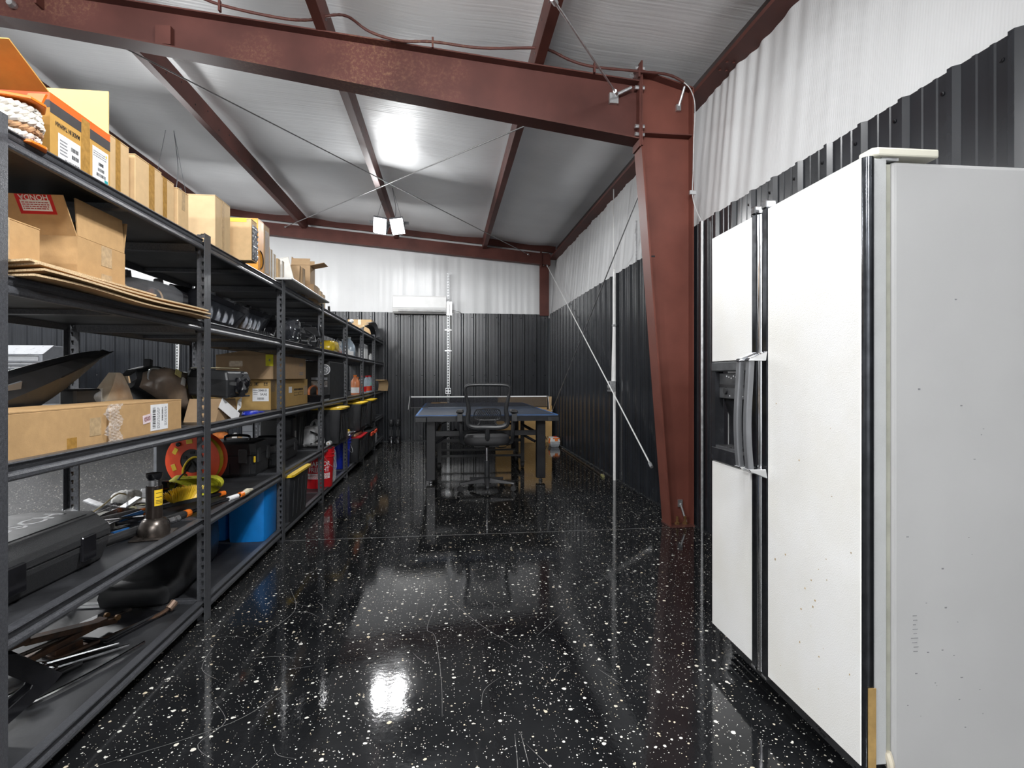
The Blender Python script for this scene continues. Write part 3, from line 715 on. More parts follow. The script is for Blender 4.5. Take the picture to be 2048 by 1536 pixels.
for k in range(1, 7):
    u = copy_tree(u0); u.location = (XFR, 1.522 + 1.22 * k, 0); u['label'] = UL[k]

# ================================================================== cartons
def carton(name, label, loc, size, m=M_card, rotz=0.0, group=None, tape=True, rot=None, cat='box', seam='Y', tapemat=None, facetape=()):
    """closed carton: shell, two top flaps meeting at a seam, tape. origin at the bottom centre"""
    a, d, h = size
    o = thing(name, label, cat, loc, rotz, group, rot)
    MB().box(-a / 2, a / 2, -d / 2, d / 2, 0, h - 0.004).build('shell', m, o, bevel=0.002)
    for s in (-1, 1):
        b = MB()
        if seam == 'Y': b.box(min(0.0008 * s, s * a / 2), max(0.0008 * s, s * a / 2), -d / 2, d / 2, h - 0.0035, h)
        else: b.box(-a / 2, a / 2, min(0.0008 * s, s * d / 2), max(0.0008 * s, s * d / 2), h - 0.0035, h)
        b.build('top_flap', m, o)
    tm = tapemat or M_tape
    if tape:
        tw = 0.048
        if seam == 'Y':
            MB().box(-tw / 2, tw / 2, -d / 2 - 0.0006, d / 2 + 0.0006, h, h + 0.0005).build('tape', tm, o)
            for s in (-1, 1): MB().box(-tw / 2, tw / 2, s * (d / 2 + 0.0003) - 0.0004, s * (d / 2 + 0.0003) + 0.0004, h * 0.7, h).build('tape', tm, o)
        else:
            MB().box(-a / 2 - 0.0006, a / 2 + 0.0006, -tw / 2, tw / 2, h, h + 0.0005).build('tape', tm, o)
            for s in (-1, 1): MB().box(s * (a / 2 + 0.0003) - 0.0004, s * (a / 2 + 0.0003) + 0.0004, -tw / 2, tw / 2, h * 0.7, h).build('tape', tm, o)
    for face, off, wd, z0, z1, mm in facetape:
        hh = (z1 - z0)
        if face == '+X': patch('tape', mm, o, '+X', (a / 2 + 0.0003, off, (z0 + z1) / 2), wd, hh)
        elif face == '-Y': patch('tape', mm, o, '-Y', (off, -d / 2 - 0.0003, (z0 + z1) / 2), wd, hh)
    return o
def open_carton(name, label, loc, size, flaps, m=M_card, rotz=0.0, t=0.004, cat='box', bands=()):
    """open carton with four walls, floor, and flaps {side: (angle from vertical outward, length, mat)}"""
    a, d, h = size
    o = thing(name, label, cat, loc, rotz)
    b = MB(); b.box(-a / 2, a / 2, -d / 2, d / 2, 0, t)
    b.box(-a / 2, -a / 2 + t, -d / 2, d / 2, t, h); b.box(a / 2 - t, a / 2, -d / 2, d / 2, t, h)
    b.box(-a / 2 + t, a / 2 - t, -d / 2, -d / 2 + t, t, h); b.box(-a / 2 + t, a / 2 - t, d / 2 - t, d / 2, t, h)
    b.build('shell', m, o)
    for side, (ang, ln, mm) in flaps.items():
        ca, sa = math.cos(R(ang)), math.sin(R(ang))
        wdt = (d if side in ('+X', '-X') else a) - 0.006
        b = MB().box(-wdt / 2, wdt / 2, -t / 2, t / 2, 0.001, ln)
        f = b.build('flap', [mm], o)
        base = {'+X': (a / 2 - t / 2, 0, h), '-X': (-a / 2 + t / 2, 0, h), '-Y': (0, -d / 2 + t / 2, h), '+Y': (0, d / 2 - t / 2, h)}[side]
        f.location = base
        rz = {'+X': 90, '-X': -90, '-Y': 0, '+Y': 180}[side]
        f.rotation_euler = (Matrix.Rotation(R(rz), 3, 'Z') @ Matrix.Rotation(R(ang), 3, 'X')).to_euler()
    for face, z0, z1, mm, nm in bands:
        if face == '+X': MB().box(a / 2, a / 2 + 0.0006, -d / 2, d / 2, z0, z1).build(nm, mm, o)
        if face == '-Y': MB().box(-a / 2, a / 2, -d / 2 - 0.0006, -d / 2, z0, z1).build(nm, mm, o)
    return o

# --- top shelf, first: yellow printed box with flaps up, corner at y=1.76
M_org_ink = mat('orange_print', (0.86, 0.13, 0.015), 0.45, 0, 0.05, 20)
M_dark_ink = mat('charcoal_print', (0.055, 0.05, 0.05), 0.5, 0, 0.1, 30)
TY = 1.765
bx = open_carton('open_box', 'open yellow carton with orange and black printed bands on the near top shelf', (-1.17 - 0.20, TY + 0.145, Z1), (0.40, 0.29, 0.208),
                 {'-X': (-6, 0.12, M_card4), '+Y': (0, 0.152, mat('pale_yellow_cardboard', (0.62, 0.45, 0.18), 0.7, 0, 0.04, 20)), }, M_card4,
                 bands=(('+X', 0.183, 0.208, M_org_ink, 'orange_band'), ('+X', 0.150, 0.183, M_dark_ink, 'black_band'), ('-Y', 0.186, 0.208, M_org_ink, 'orange_band'), ('-Y', 0.163, 0.186, M_dark_ink, 'black_band')))
# near flap raised outward over the rope spool
b = MB().box(-0.197, 0.197, -0.002, 0.002, 0.001, 0.165); b.build('flap', M_card4, bx, loc=(0, -0.143, 0.208), rot=(R(66), 0, 0))
lettering('MADE IN TAIWAN', 0.020, (0.2006, -0.068, 0.128), '+X', 180, M_ink, bx, squeeze=0.66)
patch('tape', M_tape, bx, '+X', (0.2004, 0.015, 0.10), 0.042, 0.20)
lb = patch('shipping_label', M_paper, bx, '+X', (0.2007, -0.062, 0.062), 0.100, 0.082)
lettering('carparts.com, Inc.', 0.0105, (0.2014, -0.050, 0.030), '+X', 180, M_ink, bx, squeeze=0.95)
barcode(bx, '+X', (0.2014, -0.038, 0.075), 0.036, 0.013, seed=3); barcode(bx, '+X', (0.2014, -0.036, 0.052), 0.032, 0.013, seed=4)
printlines(bx, '+X', (0.2014, -0.088, 0.064), 0.034, 0.05, 5, seed=5)
lb = patch('shipping_label', M_paper, bx, '+X', (0.2007, 0.091, 0.077), 0.084, 0.115)
printlines(bx, '+X', (0.2014, 0.088, 0.112), 0.07, 0.022, 3, seed=8)
for z, wd, sd in ((0.083, 0.026, 5), (0.064, 0.034, 6), (0.046, 0.048, 7)): barcode(bx, '+X', (0.2014, 0.093, z), wd, 0.011, seed=sd)
patch('teal_mark', mat('teal_ink', (0.0, 0.33, 0.36), 0.5), bx, '+X', (0.2014, 0.121, 0.030), 0.018, 0.018)
patch('gold_mark', mat('gold_ink', (0.7, 0.55, 0.1), 0.5), bx, '+X', (0.2014, 0.122, 0.121), 0.008, 0.008)

# rope on an orange spool, lying in front of that box
rp_ = thing('rope_spool', 'orange plastic spool wound with braided white and brown rope, in front of the yellow carton', 'rope', (-1.208, 1.662, Z1 + 0.0665))
M_rope = mat('braided_white_rope', (0.62, 0.58, 0.52), 0.85, 0, 0.10, 40, bump=0.4, bscale=150)
M_rope2 = mat('brown_rope', (0.36, 0.20, 0.10), 0.85, 0, 0.35, 60, bump=0.4, bscale=150)
axis_rot = (0, 0, 0)
for k, (zz, mm) in enumerate(((-0.040, M_rope), (-0.022, M_rope2), (-0.003, M_rope), (0.016, M_rope), (0.035, M_rope))):
    rr = 0.096 - abs(k - 2) * 0.004; pts = []
    # each turn laid as two twisted strands
    for s in range(2):
        pts = []
        for i in range(64):
            a = 2 * math.pi * i / 64; tw = 14 * a + math.pi * s
            r2 = rr + 0.0045 * math.cos(tw); pts.append((r2 * 0.95 * math.cos(a) - 0.02, r2 * 0.72 * math.sin(a), zz + 0.0045 * math.sin(tw)))
        MB().tube(pts, 0.0085, 7, True).build('rope_turn', mm, rp_, smooth=True)
for zz, rr in ((-0.0665, 0.100), (0.052, 0.098)):
    pl = [(rr * (1.02 if i % 2 else 0.93) * math.cos(math.pi * i / 4 + 0.2), rr * 0.70 * (1.02 if i % 2 else 0.93) * math.sin(math.pi * i / 4 + 0.2)) for i in range(8)]
    MB().prism(pl, 'Z', zz, zz + 0.009).build('flange', M_orange, rp_, bevel=0.002)
MB().lathe([(0.045, -0.06), (0.045, 0.066)], (-0.02, 0, 0), 14).build('hub', M_orange, rp_)
b = MB().prism([(-0.03, -0.015), (0.02, -0.015), (0.035, 0.018), (-0.01, 0.018)], 'Y', -0.004, 0.004); b.build('grip_tab', M_orange, rp_, loc=(0.05, 0.02, 0.076))
b = MB().obox((0, 0, 0), (0.10, 0.05, 0.010), (0, R(6), 0)); b.build('handle', M_orange, rp_, loc=(-0.05, -0.03, 0.075))

# row of tan cartons on the top shelf
ft = lambda z, off=0.0: (('+X', off, 0.030, 0.0, z, M_tape),)
carton('carton', 'tan taped carton right behind the open yellow box on the top shelf', (-1.30, 2.155, Z1), (0.20, 0.142, 0.235), M_card2, facetape=ft(0.235), tape=False)
carton('carton', 'pale tan taped carton on the top shelf, second behind the open yellow box', (-1.29, 2.345, Z1), (0.20, 0.195, 0.222), M_card2, facetape=(('+X', 0.02, 0.042, 0, 0.222, M_tape),), tape=False)
carton('carton', 'narrow tan taped carton on the top shelf, third behind the open yellow box', (-1.30, 2.510, Z1), (0.20, 0.118, 0.218), M_card2, facetape=(('+X', -0.02, 0.034, 0, 0.218, M_tape),), tape=False)
carton('carton', 'slim tan carton on the top shelf touching the printed wall light carton', (-1.30, 2.632, Z1), (0.22, 0.10, 0.208), M_card2, facetape=(('+X', 0.0, 0.03, 0.12, 0.20, M_ctape),), tape=False)
c2 = carton('carton', 'large pale carton printed with wall light lettering on the top shelf', (-1.15 - 0.135, 2.87 + 0.10, Z1), (0.27, 0.19, 0.275), mat('cream_cardboard', (0.54, 0.39, 0.225), 0.7, 0, 0.04, 30, spec=0.2), facetape=(('+X', 0.0, 0.03, 0, 0.272, M_ctape),), tape=False)
lettering('2-Light Black Wall Sconce', 0.030, (-0.098, -0.0956, 0.115), '-Y', -90, M_ink, c2, squeeze=0.80)
lettering('Lighting with Glass', 0.030, (-0.1245, -0.0956, 0.155), '-Y', -90, M_ink, c2, squeeze=0.80)
# carton with yellow tape hanging over the shelf edge, bubble mailer stuck on the side
c3 = carton('carton', 'tan carton with yellow tape leaning out over the top shelf edge', (-1.08 - 0.085, 3.17 + 0.05, Z1 + 0.013), (0.17, 0.09, 0.232), M_card2, tape=False, facetape=())
MB().box(-0.086, 0.06, -0.046, 0.046, 0.212, 0.2335).build('yellow_tape', M_yellow, c3)
bm_ = MB().grid(lambda u, v: (0.0875 + 0.004 * math.sin(u * 30) * math.sin(v * 40) + 0.003, -0.044 + 0.088 * u, 0.01 + 0.19 * v), 12, 20); bm_.build('bubble_wrap', mat('silver_bubble_wrap', (0.45, 0.46, 0.48), 0.2, 0.6, 0.4, 60), c3, smooth=True)
sup = carton('carton', 'flat brown carton under the overhanging yellow taped carton', (-1.30, 3.21, Z1), (0.24, 0.10, 0.0125), M_card3, tape=False)
c4 = carton('orange_box', 'tall narrow orange box on the top shelf', (-1.245, 3.55, Z1), (0.19, 0.105, 0.338), mat('orange_print_card', (0.80, 0.33, 0.03), 0.45, 0, 0.05, 20), tape=False)
patch('white_mark', M_paper, c4, '-Y', (0.065, -0.0532, 0.25), 0.05, 0.028)
b = MB().tube([(0.0965 + 0.0, -0.02 + 0.055 * math.cos(R(a)), 0.09 + 0.055 * math.sin(R(a))) for a in range(-80, 100, 12)], 0.004, 6); b.build('strap_loop', M_ink, c4)
carton('carton', 'tall brown carton wrapped in film behind the orange box', (-1.245, 3.665, Z1), (0.19, 0.10, 0.335), M_card3, tape=False, facetape=(('+X', 0.0, 0.07, 0.03, 0.30, M_clear),))
M_whitecard = mat('white_cardboard', (0.66, 0.64, 0.60), 0.6, 0, 0.05, 30)
for i, (y, h, mm, lab) in enumerate(((3.79, 0.235, M_card2, 'flat tan carton standing on edge just behind the film-wrapped brown carton'), (3.855, 0.228, M_whitecard, 'flat white carton standing on edge, first of the white ones on the top shelf'),
                                   (3.925, 0.212, M_whitecard, 'flat white carton standing on edge, second of the white ones on the top shelf'), (4.02, 0.20, M_card2, 'flat tan carton between two white ones on the top shelf'),
                                   (4.12, 0.205, M_whitecard, 'flat white carton standing in front of the tilted white carton'))):
    carton('flat_carton', lab, (-1.28, y, Z1), (0.20, 0.058, h), mm, tape=False, facetape=(('+X', 0, 0.018, 0, h, M_ctape),))
carton('flat_carton', 'large tan carton panel standing behind the flat white cartons', (-1.50, 3.98, Z1), (0.16, 0.30, 0.285), M_card2, tape=False)
tl = carton('flat_carton', 'white flat carton tilted out of the row on the top shelf', (-1.25, 4.36, Z1 + 0.022), (0.20, 0.05, 0.30), M_whitecard, rot=(R(-27), R(-14), R(12)), tape=True, seam='X', tapemat=M_ctape)
carton('flat_carton', 'brown flat carton leaning behind the tilted white carton', (-1.27, 4.54, Z1 + 0.012), (0.18, 0.045, 0.26), M_card3, rot=(R(-12), 0, 0), tape=False)
carton('flat_carton', 'slim brown carton standing beside the small open carton', (-1.27, 4.655, Z1), (0.20, 0.09, 0.26), M_card3, tape=False, facetape=(('+X', 0, 0.02, 0, 0.25, M_ctape),))
sc_ = carton('carton', 'small brown carton with a black square mark carrying the open carton', (-1.24, 4.93, Z1), (0.21, 0.17, 0.165), M_card3, tape=False)
patch('black_mark', M_dark_ink, sc_, '-Y', (-0.0, -0.0855, 0.128), 0.05, 0.038); patch('arrow_mark', M_card2, sc_, '-Y', (-0.006, -0.0862, 0.128), 0.022, 0.012)
open_carton('open_box', 'small open carton with a drooping flap, on top of the small brown carton', (-1.25, 4.95, Z1 + 0.1655), (0.16, 0.17, 0.165), {'+X': (78, 0.12, M_card3), '-X': (-4, 0.07, M_card3), '+Y': (5, 0.07, M_card3), '-Y': (-10, 0.06, M_card3)}, M_card3)
for y, h, lab in ((5.085, 0.17, 'pale carton standing right behind the small brown carton'), (5.20, 0.155, 'pale carton, second behind the small brown carton'), (5.31, 0.14, 'pale carton, last of the row on the top shelf')):
    carton('flat_carton', lab, (-1.25, y, Z1), (0.20, 0.10, h), M_card2, tape=False, facetape=(('+X', 0, 0.02, 0, h, M_ctape),))
wb2 = thing('white_board', 'white board lying along the front edge of the top shelf', 'board', (-1.10, 4.55, Z1 + 0.0555))
MB().prism([(-0.10, 0.0), (-0.095, -0.014), (0.03, -0.014), (0.035, 0.0)], 'Y', -0.62, 0.60).build('board', M_white, wb2, bevel=0.003)
# far end of the top shelf
fbx = carton('carton', 'tan carton at the far end of the top shelf', (-1.40, 9.35, Z1), (0.38, 0.65, 0.30), M_card2)
hd = thing('fender_trim', 'grey curved plastic car trim in front of the far tan carton', 'car part', (-1.14, 8.75, Z1))
b = MB().band(smooth([(-0.02, -0.35, 0.19), (0, -0.18, 0.2), (0.01, 0.0, 0.16), (0.02, 0.14, 0.07), (0.02, 0.2, 0.008)], 6), (0.10, 0, 0.02), 0.006); b.build('trim_strip', M_greymet, hd, smooth=True)
b = MB().band(smooth([(-0.06, -0.35, 0.15), (-0.03, -0.1, 0.14), (-0.02, 0.06, 0.09), (-0.02, 0.15, 0.006)], 6), (0.07, 0, 0.03), 0.012); b.build('black_backing', M_blackpl, hd, smooth=True)
MB().sphere((0.0, 0.1, 0.12), (0.03, 0.03, 0.025)).build('white_clip', M_white, hd, smooth=True)
bk = thing('plastic_bracket', 'black bracket with a white knob lying on the far top shelf', 'car part', (-1.20, 6.9, Z1))
b = MB().tube([(0, 0, 0.02), (0, 0.1, 0.035), (-0.02, 0.22, 0.03)], 0.02, 8); b.obox((0, -0.05, 0.02), (0.06, 0.12, 0.04)); b.build('bracket', M_blackpl, bk)
MB().sphere((0, 0.20, 0.075), 0.028).build('knob', M_white, bk, smooth=True)
bk = thing('plastic_bracket', 'black hook-shaped part with a pale tip beside the far tan carton', 'car part', (-1.20, 7.95, Z1))
b = MB().tube([(0, -0.12, 0.015), (0, 0.0, 0.05), (0.0, 0.08, 0.06), (0, 0.13, 0.09)], [0.014, 0.02, 0.014, 0.01], 8); b.build('bracket', M_blackpl, bk)
MB().sphere((0, 0.15, 0.10), 0.017).build('tip', M_card2, bk, smooth=True)
bk = thing('plastic_bracket', 'small black upright clip behind the last pale carton', 'car part', (-1.17, 5.62, Z1))
MB().prism([(-0.02, 0), (0.02, 0), (0.015, 0.03), (0.0, 0.075), (-0.012, 0.07), (-0.006, 0.03)], 'X', -0.01, 0.01).build('bracket', M_blackpl, bk)
MB().tube(smooth([(0, 0.02, 0.01), (0, 0.3, 0.02), (-0.03, 0.7, 0.03), (0, 0.9, 0.008)], 5), 0.006, 6).build('cable', M_blackpl, bk)
# ================================================================== second shelf (Z2)
# sheets of cardboard lying over the shelf and curling past its front edge
def sheet(label, y0, y1, x0, x1, zfn, m, t=0.006):
    o = thing('cardboard_sheet', label, 'cardboard', ((x0 + x1) / 2, (y0 + y1) / 2, Z2), 0, 'loose cardboard sheets on the second shelf')
    cx_, cy_ = (x0 + x1) / 2, (y0 + y1) / 2
    nx, ny = 6, 16; vs = []; rings = []
    b = MB()
    def P(u, v, up): x = x0 + (x1 - x0) * u; y = y0 + (y1 - y0) * v; return (x - cx_, y - cy_, zfn(u, v) + (t if up else 0))
    top = [[P(i / nx, j / ny, 1) for j in range(ny + 1)] for i in range(nx + 1)]; bot = [[P(i / nx, j / ny, 0) for j in range(ny + 1)] for i in range(nx + 1)]
    n = ny + 1; b.v = [p for r in top for p in r] + [p for r in bot for p in r]; off = (nx + 1) * n
    for i in range(nx):
        for j in range(ny):
            a = i * n + j; b.f.append((a, a + n, a + n + 1, a + 1)); b.m.append(0); b.f.append((off + a, off + a + 1, off + a + n + 1, off + a + n)); b.m.append(0)
    for j in range(ny):
        for a in (j, nx * n + j): b.f.append((a, a + 1, off + a + 1, off + a)); b.m.append(1)
    for i in range(nx):
        for j in (0, ny): a = i * n + j; b.f.append((a, a + n, off + a + n, off + a)); b.m.append(1)
    b.build('sheet', [m, M_flute], o); return o
sheet('lowest cardboard sheet on the second shelf, its edge hanging past the shelf front', 1.58, 2.66, -1.56, -1.085, lambda u, v: 0.003 + 0.012 * u * u + 0.005 * math.sin(v * 9) * u, M_card3)
sheet('middle cardboard sheet of the pile on the second shelf', 1.60, 2.64, -1.55, -1.075, lambda u, v: 0.012 + 0.018 * u * u + 0.004 * math.sin(v * 7 + 1) * u, M_card)
sheet('upper cardboard sheet of the pile, frayed at its far end', 1.59, 2.63, -1.54, -1.08, lambda u, v: 0.022 + 0.022 * u * u + 0.004 * math.sin(v * 6 + 2) * u, M_card)
sheet('topmost short cardboard sheet under the two cartons on the second shelf', 1.57, 2.2, -1.52, -1.09, lambda u, v: 0.033 + 0.020 * u * u, M_card)
ca = carton('carton', 'worn kraft carton at the left edge of the second shelf, taped at its corner', (-1.20 - 0.12, 1.785 - 0.135, Z2 + 0.052), (0.24, 0.24, 0.135), M_card, tape=False, facetape=(('+X', -0.02, 0.05, 0.02, 0.135, M_ctape), ('-Y', 0.05, 0.05, 0, 0.135, M_ctape)))
ob = open_carton('open_box', 'open kraft carton with a red-bordered sticker on its raised flap, second shelf', (-1.20 - 0.145, 1.935 + 0.132, Z2 + 0.054), (0.29, 0.265, 0.155), {'+X': (-4, 0.125, M_card), '-Y': (30, 0.13, M_card), '-X': (25, 0.12, M_card), '+Y': (10, 0.12, M_card)}, M_card)
fl_ = [c for c in ob.children if c.name.startswith('flap')][1]
mat('red_sticker_ink', (0.60, 0.015, 0.02), 0.4)
for nm, nbox, mm in (('white_field', (0.012, 0.098, -0.0030, -0.0024, 0.078, 0.112), M_paper), ('sticker_face', (0.002, 0.108, -0.0026, -0.0021, 0.068, 0.1298), MATS['red_sticker_ink'])):
    MB().box(*nbox).build(nm, mm, fl_)
lettering('HONDA', 0.024, (0.055, -0.0034, 0.1212), '-Y', 180, M_paper, fl_, squeeze=0.95)
printlines(fl_, '-Y', (0.055, -0.0034, 0.095), 0.078, 0.026, 4, seed=12, m=mat('red_small_print', (0.45, 0.05, 0.05), 0.5))
patch('tape', M_ctape, ob, '+X', (0.1455, 0.02, 0.118), 0.06, 0.07); patch('tape', M_ctape, ob, '+X', (0.1455, 0.02, 0.03), 0.06, 0.05)

# headlamp assemblies
M_rim = mat('pale_lens_rim', (0.42, 0.44, 0.46), 0.12, 0, 0.1, 20, spec=0.8)
M_bezel = mat('grey_bezel', (0.20, 0.20, 0.21), 0.25, 0.5, 0.3, 25)
def headlamp(name, label, loc, rotz, L, D, H, lean=0, m=M_blackgl, bezel=M_chrome, wire=True, rot=None, lens_m=None):
    o = thing(name, label, 'car part', loc, 0, None, rot or (0, R(lean), rotz))
    def ring(y, sx, sz, zc, xc, n=12, e=0.6):
        out = []
        for i in range(n):
            a = 2 * math.pi * i / n; c, s = math.cos(a), math.sin(a)
            out.append((xc + sx * math.copysign(abs(c) ** e, c), y, zc + sz * math.copysign(abs(s) ** e, s)))
        return out
    b = MB().loft([ring(-L / 2, D * 0.18, H * 0.22, H * 0.30, -D * 0.05), ring(-L * 0.3, D * 0.40, H * 0.40, H * 0.42, 0), ring(0, D * 0.46, H * 0.48, H * 0.49, 0), ring(L * 0.3, D * 0.44, H * 0.47, H * 0.49, 0), ring(L / 2, D * 0.25, H * 0.34, H * 0.5, 0.02)])
    b.build('housing', m, o, smooth=True, angle=50)
    b = MB().loft([ring(-L * 0.46, D * 0.10, H * 0.17, H * 0.32, D * 0.16), ring(-L * 0.28, D * 0.22, H * 0.37, H * 0.43, D * 0.34), ring(0, D * 0.24, H * 0.45, H * 0.5, D * 0.42), ring(L * 0.3, D * 0.24, H * 0.44, H * 0.5, D * 0.36), ring(L * 0.47, D * 0.12, H * 0.30, H * 0.5, D * 0.22)])
    b.build('lens', lens_m or M_lens, o, smooth=True, angle=60)
    rm = [(D * 0.30 * (1 - 0.25 * abs(math.cos(a))) + 0.012, L * 0.45 * math.copysign(abs(math.cos(a)) ** 0.7, math.cos(a)), H * 0.47 + H * 0.40 * math.copysign(abs(math.sin(a)) ** 0.6, math.sin(a)) * (0.80 + 0.2 * math.cos(a))) for a in [2 * math.pi * i / 28 for i in range(28)]]
    MB().tube(rm, 0.0045, 6, True).build('rim', M_rim, o, smooth=True)
    b = MB(); b.add([(D * 0.26, 0, H * 0.5)] + [(p[0] - 0.012, p[1] * 0.93, H * 0.5 + (p[2] - H * 0.5) * 0.9) for p in rm], [(0, i + 1, (i + 1) % 28 + 1) for i in range(28)]); b.build('inner_bezel', M_bezel, o)
    for k, y in enumerate((-L * 0.14, L * 0.14)):
        MB().lathe([(0.012, D * 0.30), (H * 0.20, D * 0.42), (H * 0.27, D * 0.50), (H * 0.28, D * 0.47)], (0, y, H * 0.5), 16, 'X').build('reflector', bezel, o, smooth=True)
    b = MB()
    for y, z in ((-L * 0.3, H * 0.86), (L * 0.33, H * 0.93), (L * 0.05, H * 0.98)):
        b.obox((-0.01, y, z), (0.03, 0.025, 0.045), (R(12), 0, 0)); b.lathe([(0.012, -0.02), (0.012, 0.004)], (-0.01, y, z + 0.015), 8, 'X')
    for y in (-L * 0.2, L * 0.12): b.lathe([(0.035, -D * 0.52), (0.038, -D * 0.40)], (0, y, H * 0.45), 12, 'X')
    b.build('mounting_tab', M_blackpl, o)
    if wire:
        MB().tube(smooth([(-D * 0.4, -L * 0.1, H * 0.4), (-D * 0.55, 0, H * 0.3), (-D * 0.5, L * 0.15, H * 0.15), (-D * 0.42, L * 0.2, H * 0.35)], 5), 0.005, 6).build('wiring', M_blackpl, o)
    return o
M_smoke = mat('smoked_lens', (0.05, 0.055, 0.065), 0.05, 0, 0.2, 20, alpha=0.55, spec=0.9)
headlamp('headlamp', 'clear headlamp with chrome trim just behind the open carton on the second shelf', (-1.42, 2.56, Z2 + 0.001), R(0), 0.62, 0.17, 0.20, rot=(0, R(4), R(-18)))
headlamp('headlamp', 'dark headlamp half hidden behind the first shelf post on the second shelf', (-1.56, 2.50, Z2 + 0.001), R(10), 0.34, 0.12, 0.15, lens_m=M_smoke)
def lamp_frame(label, loc, rotz, L, H, D, lean):
    """angular headlamp: slanted black frame around a glazed face"""
    o = thing('headlamp', label, 'car part', loc, 0, None, (0, R(lean), rotz))
    out = [(-L / 2, 0.02), (-L * 0.42, H), (L * 0.46, H * 0.95), (L * 0.5, H * 0.88), (L * 0.22, 0.0)]
    inn = [(-L * 0.44, 0.045), (-L * 0.37, H - 0.03), (L * 0.38, H * 0.92 - 0.03), (L * 0.40, H * 0.86 - 0.02), (L * 0.18, 0.03)]
    b = MB(); n = 5
    vs = [(0.02, y, z) for y, z in out] + [(0.02, y, z) for y, z in inn] + [(-D, y, z) for y, z in out]
    fs = [(i, (i + 1) % n, n + (i + 1) % n, n + i) for i in range(n)] + [(i, (i + 1) % n, 2 * n + (i + 1) % n, 2 * n + i) for i in range(n)] + [tuple(range(2 * n, 3 * n))]
    b.add(vs, fs); b.build('housing', M_blackgl, o, bevel=0.004)
    MB().prism(inn, 'X', -0.012, -0.006).build('reflector', mat('dark_reflector', (0.10, 0.11, 0.13), 0.15, 0.8, 0.3, 30), o)
    b = MB()
    for k in range(5): b.obox((0.0, -L * 0.30 + k * L * 0.14, H * 0.5), (0.012, 0.012, H * 0.6), (R(-20), 0, 0))
    b.build('trim_bar', M_chrome, o)
    MB().prism(inn, 'X', 0.012, 0.018).build('lens', M_smoke, o)
    b = MB()
    for y, z in ((-L * 0.3, H), (0.1 * L, H * 0.98), (L * 0.42, H * 0.93)): b.obox((-0.02, y, z + 0.008), (0.03, 0.04, 0.02)); b.lathe([(0.013, -0.01), (0.013, 0.02)], (0.0, y + 0.02, z + 0.0), 8, 'X')
    b.build('mounting_tab', M_blackpl, o)
    return o
lamp_frame('angular black headlamp lying on the second shelf beside the second post', (-1.30, 3.30, Z2 + 0.028), R(2), 0.78, 0.17, 0.16, 12)
lamp_frame('angular black headlamp leaning behind the first one, nearer the third post', (-1.34, 3.90, Z2 + 0.030), R(-4), 0.50, 0.185, 0.14, 14)
tr = thing('rib_tray', 'black ribbed plastic duct on the second shelf in front of the leaning headlamp', 'car part', (-1.24, 3.62, Z2))
b = MB().box(-0.07, 0.06, -0.2, 0.2, 0, 0.035)
for k in range(10): b.box(0.058, 0.066, -0.19 + k * 0.04, -0.175 + k * 0.04, 0.004, 0.045)
b.build('duct', M_blackpl, tr, bevel=0.004)
# third unit: round lamp and a tangle of black parts
rl = headlamp('headlamp', 'rounded black headlamp behind the third post on the second shelf', (-1.27, 4.36, Z2 + 0.001), 0, 0.42, 0.22, 0.215, lens_m=M_smoke)
def tangle(name, label, loc, size, seed, n=9, rr=0.008, m=M_blackpl):
    rnd = random.Random(seed); o = thing(name, label, 'car part', loc)
    a, d, h = size
    b = MB()
    for k in range(7):
        c = (rnd.uniform(-a, a) * 0.3, rnd.uniform(-d, d) * 0.35, h * rnd.uniform(0.2, 0.62))
        b.obox(c, (a * rnd.uniform(0.3, 0.6), d * rnd.uniform(0.2, 0.5), h * rnd.uniform(0.25, 0.5)), (rnd.uniform(-.5, .5), rnd.uniform(-.5, .5), rnd.uniform(-1, 1)))
    zmin = min(v[2] for v in b.v); b.v = [(x, y, max(0.0, z)) for x, y, z in b.v]
    b.build('bracket_block', M_blackpl, o, bevel=0.006)
    b = MB()
    for k in range(n):
        pts = []; p = Vector((rnd.uniform(-a, a) * .4, rnd.uniform(-d, d) * .4, h * rnd.uniform(0.2, 0.7)))
        for i in range(6):
            pts.append((max(-a / 2, min(a / 2, p.x)), max(-d / 2, min(d / 2, p.y)), max(rr + 0.002, min(h, p.z)))); p += Vector((rnd.uniform(-a, a) * .5, rnd.uniform(-d, d) * .35, rnd.uniform(-h, h) * .4))
        b.tube(smooth(pts, 5), rr * rnd.uniform(0.6, 1.2), 6)
    b.build('wiring', m, o, smooth=True)
    b = MB()
    for k in range(6):
        b.obox((rnd.uniform(-a, a) * .45, rnd.uniform(-d, d) * .45, h * rnd.uniform(0.3, 0.9)), (0.03, 0.035, 0.02), (rnd.uniform(-1, 1), rnd.uniform(-1, 1), rnd.uniform(-1, 1)))
    b.build('connector', M_blackgl, o)
    return o
tangle('wiring_bundle', 'tangled black wiring bundle on the second shelf in front of the fourth post', (-1.22, 4.84, Z2), (0.22, 0.36, 0.20), 5, 12, 0.009)
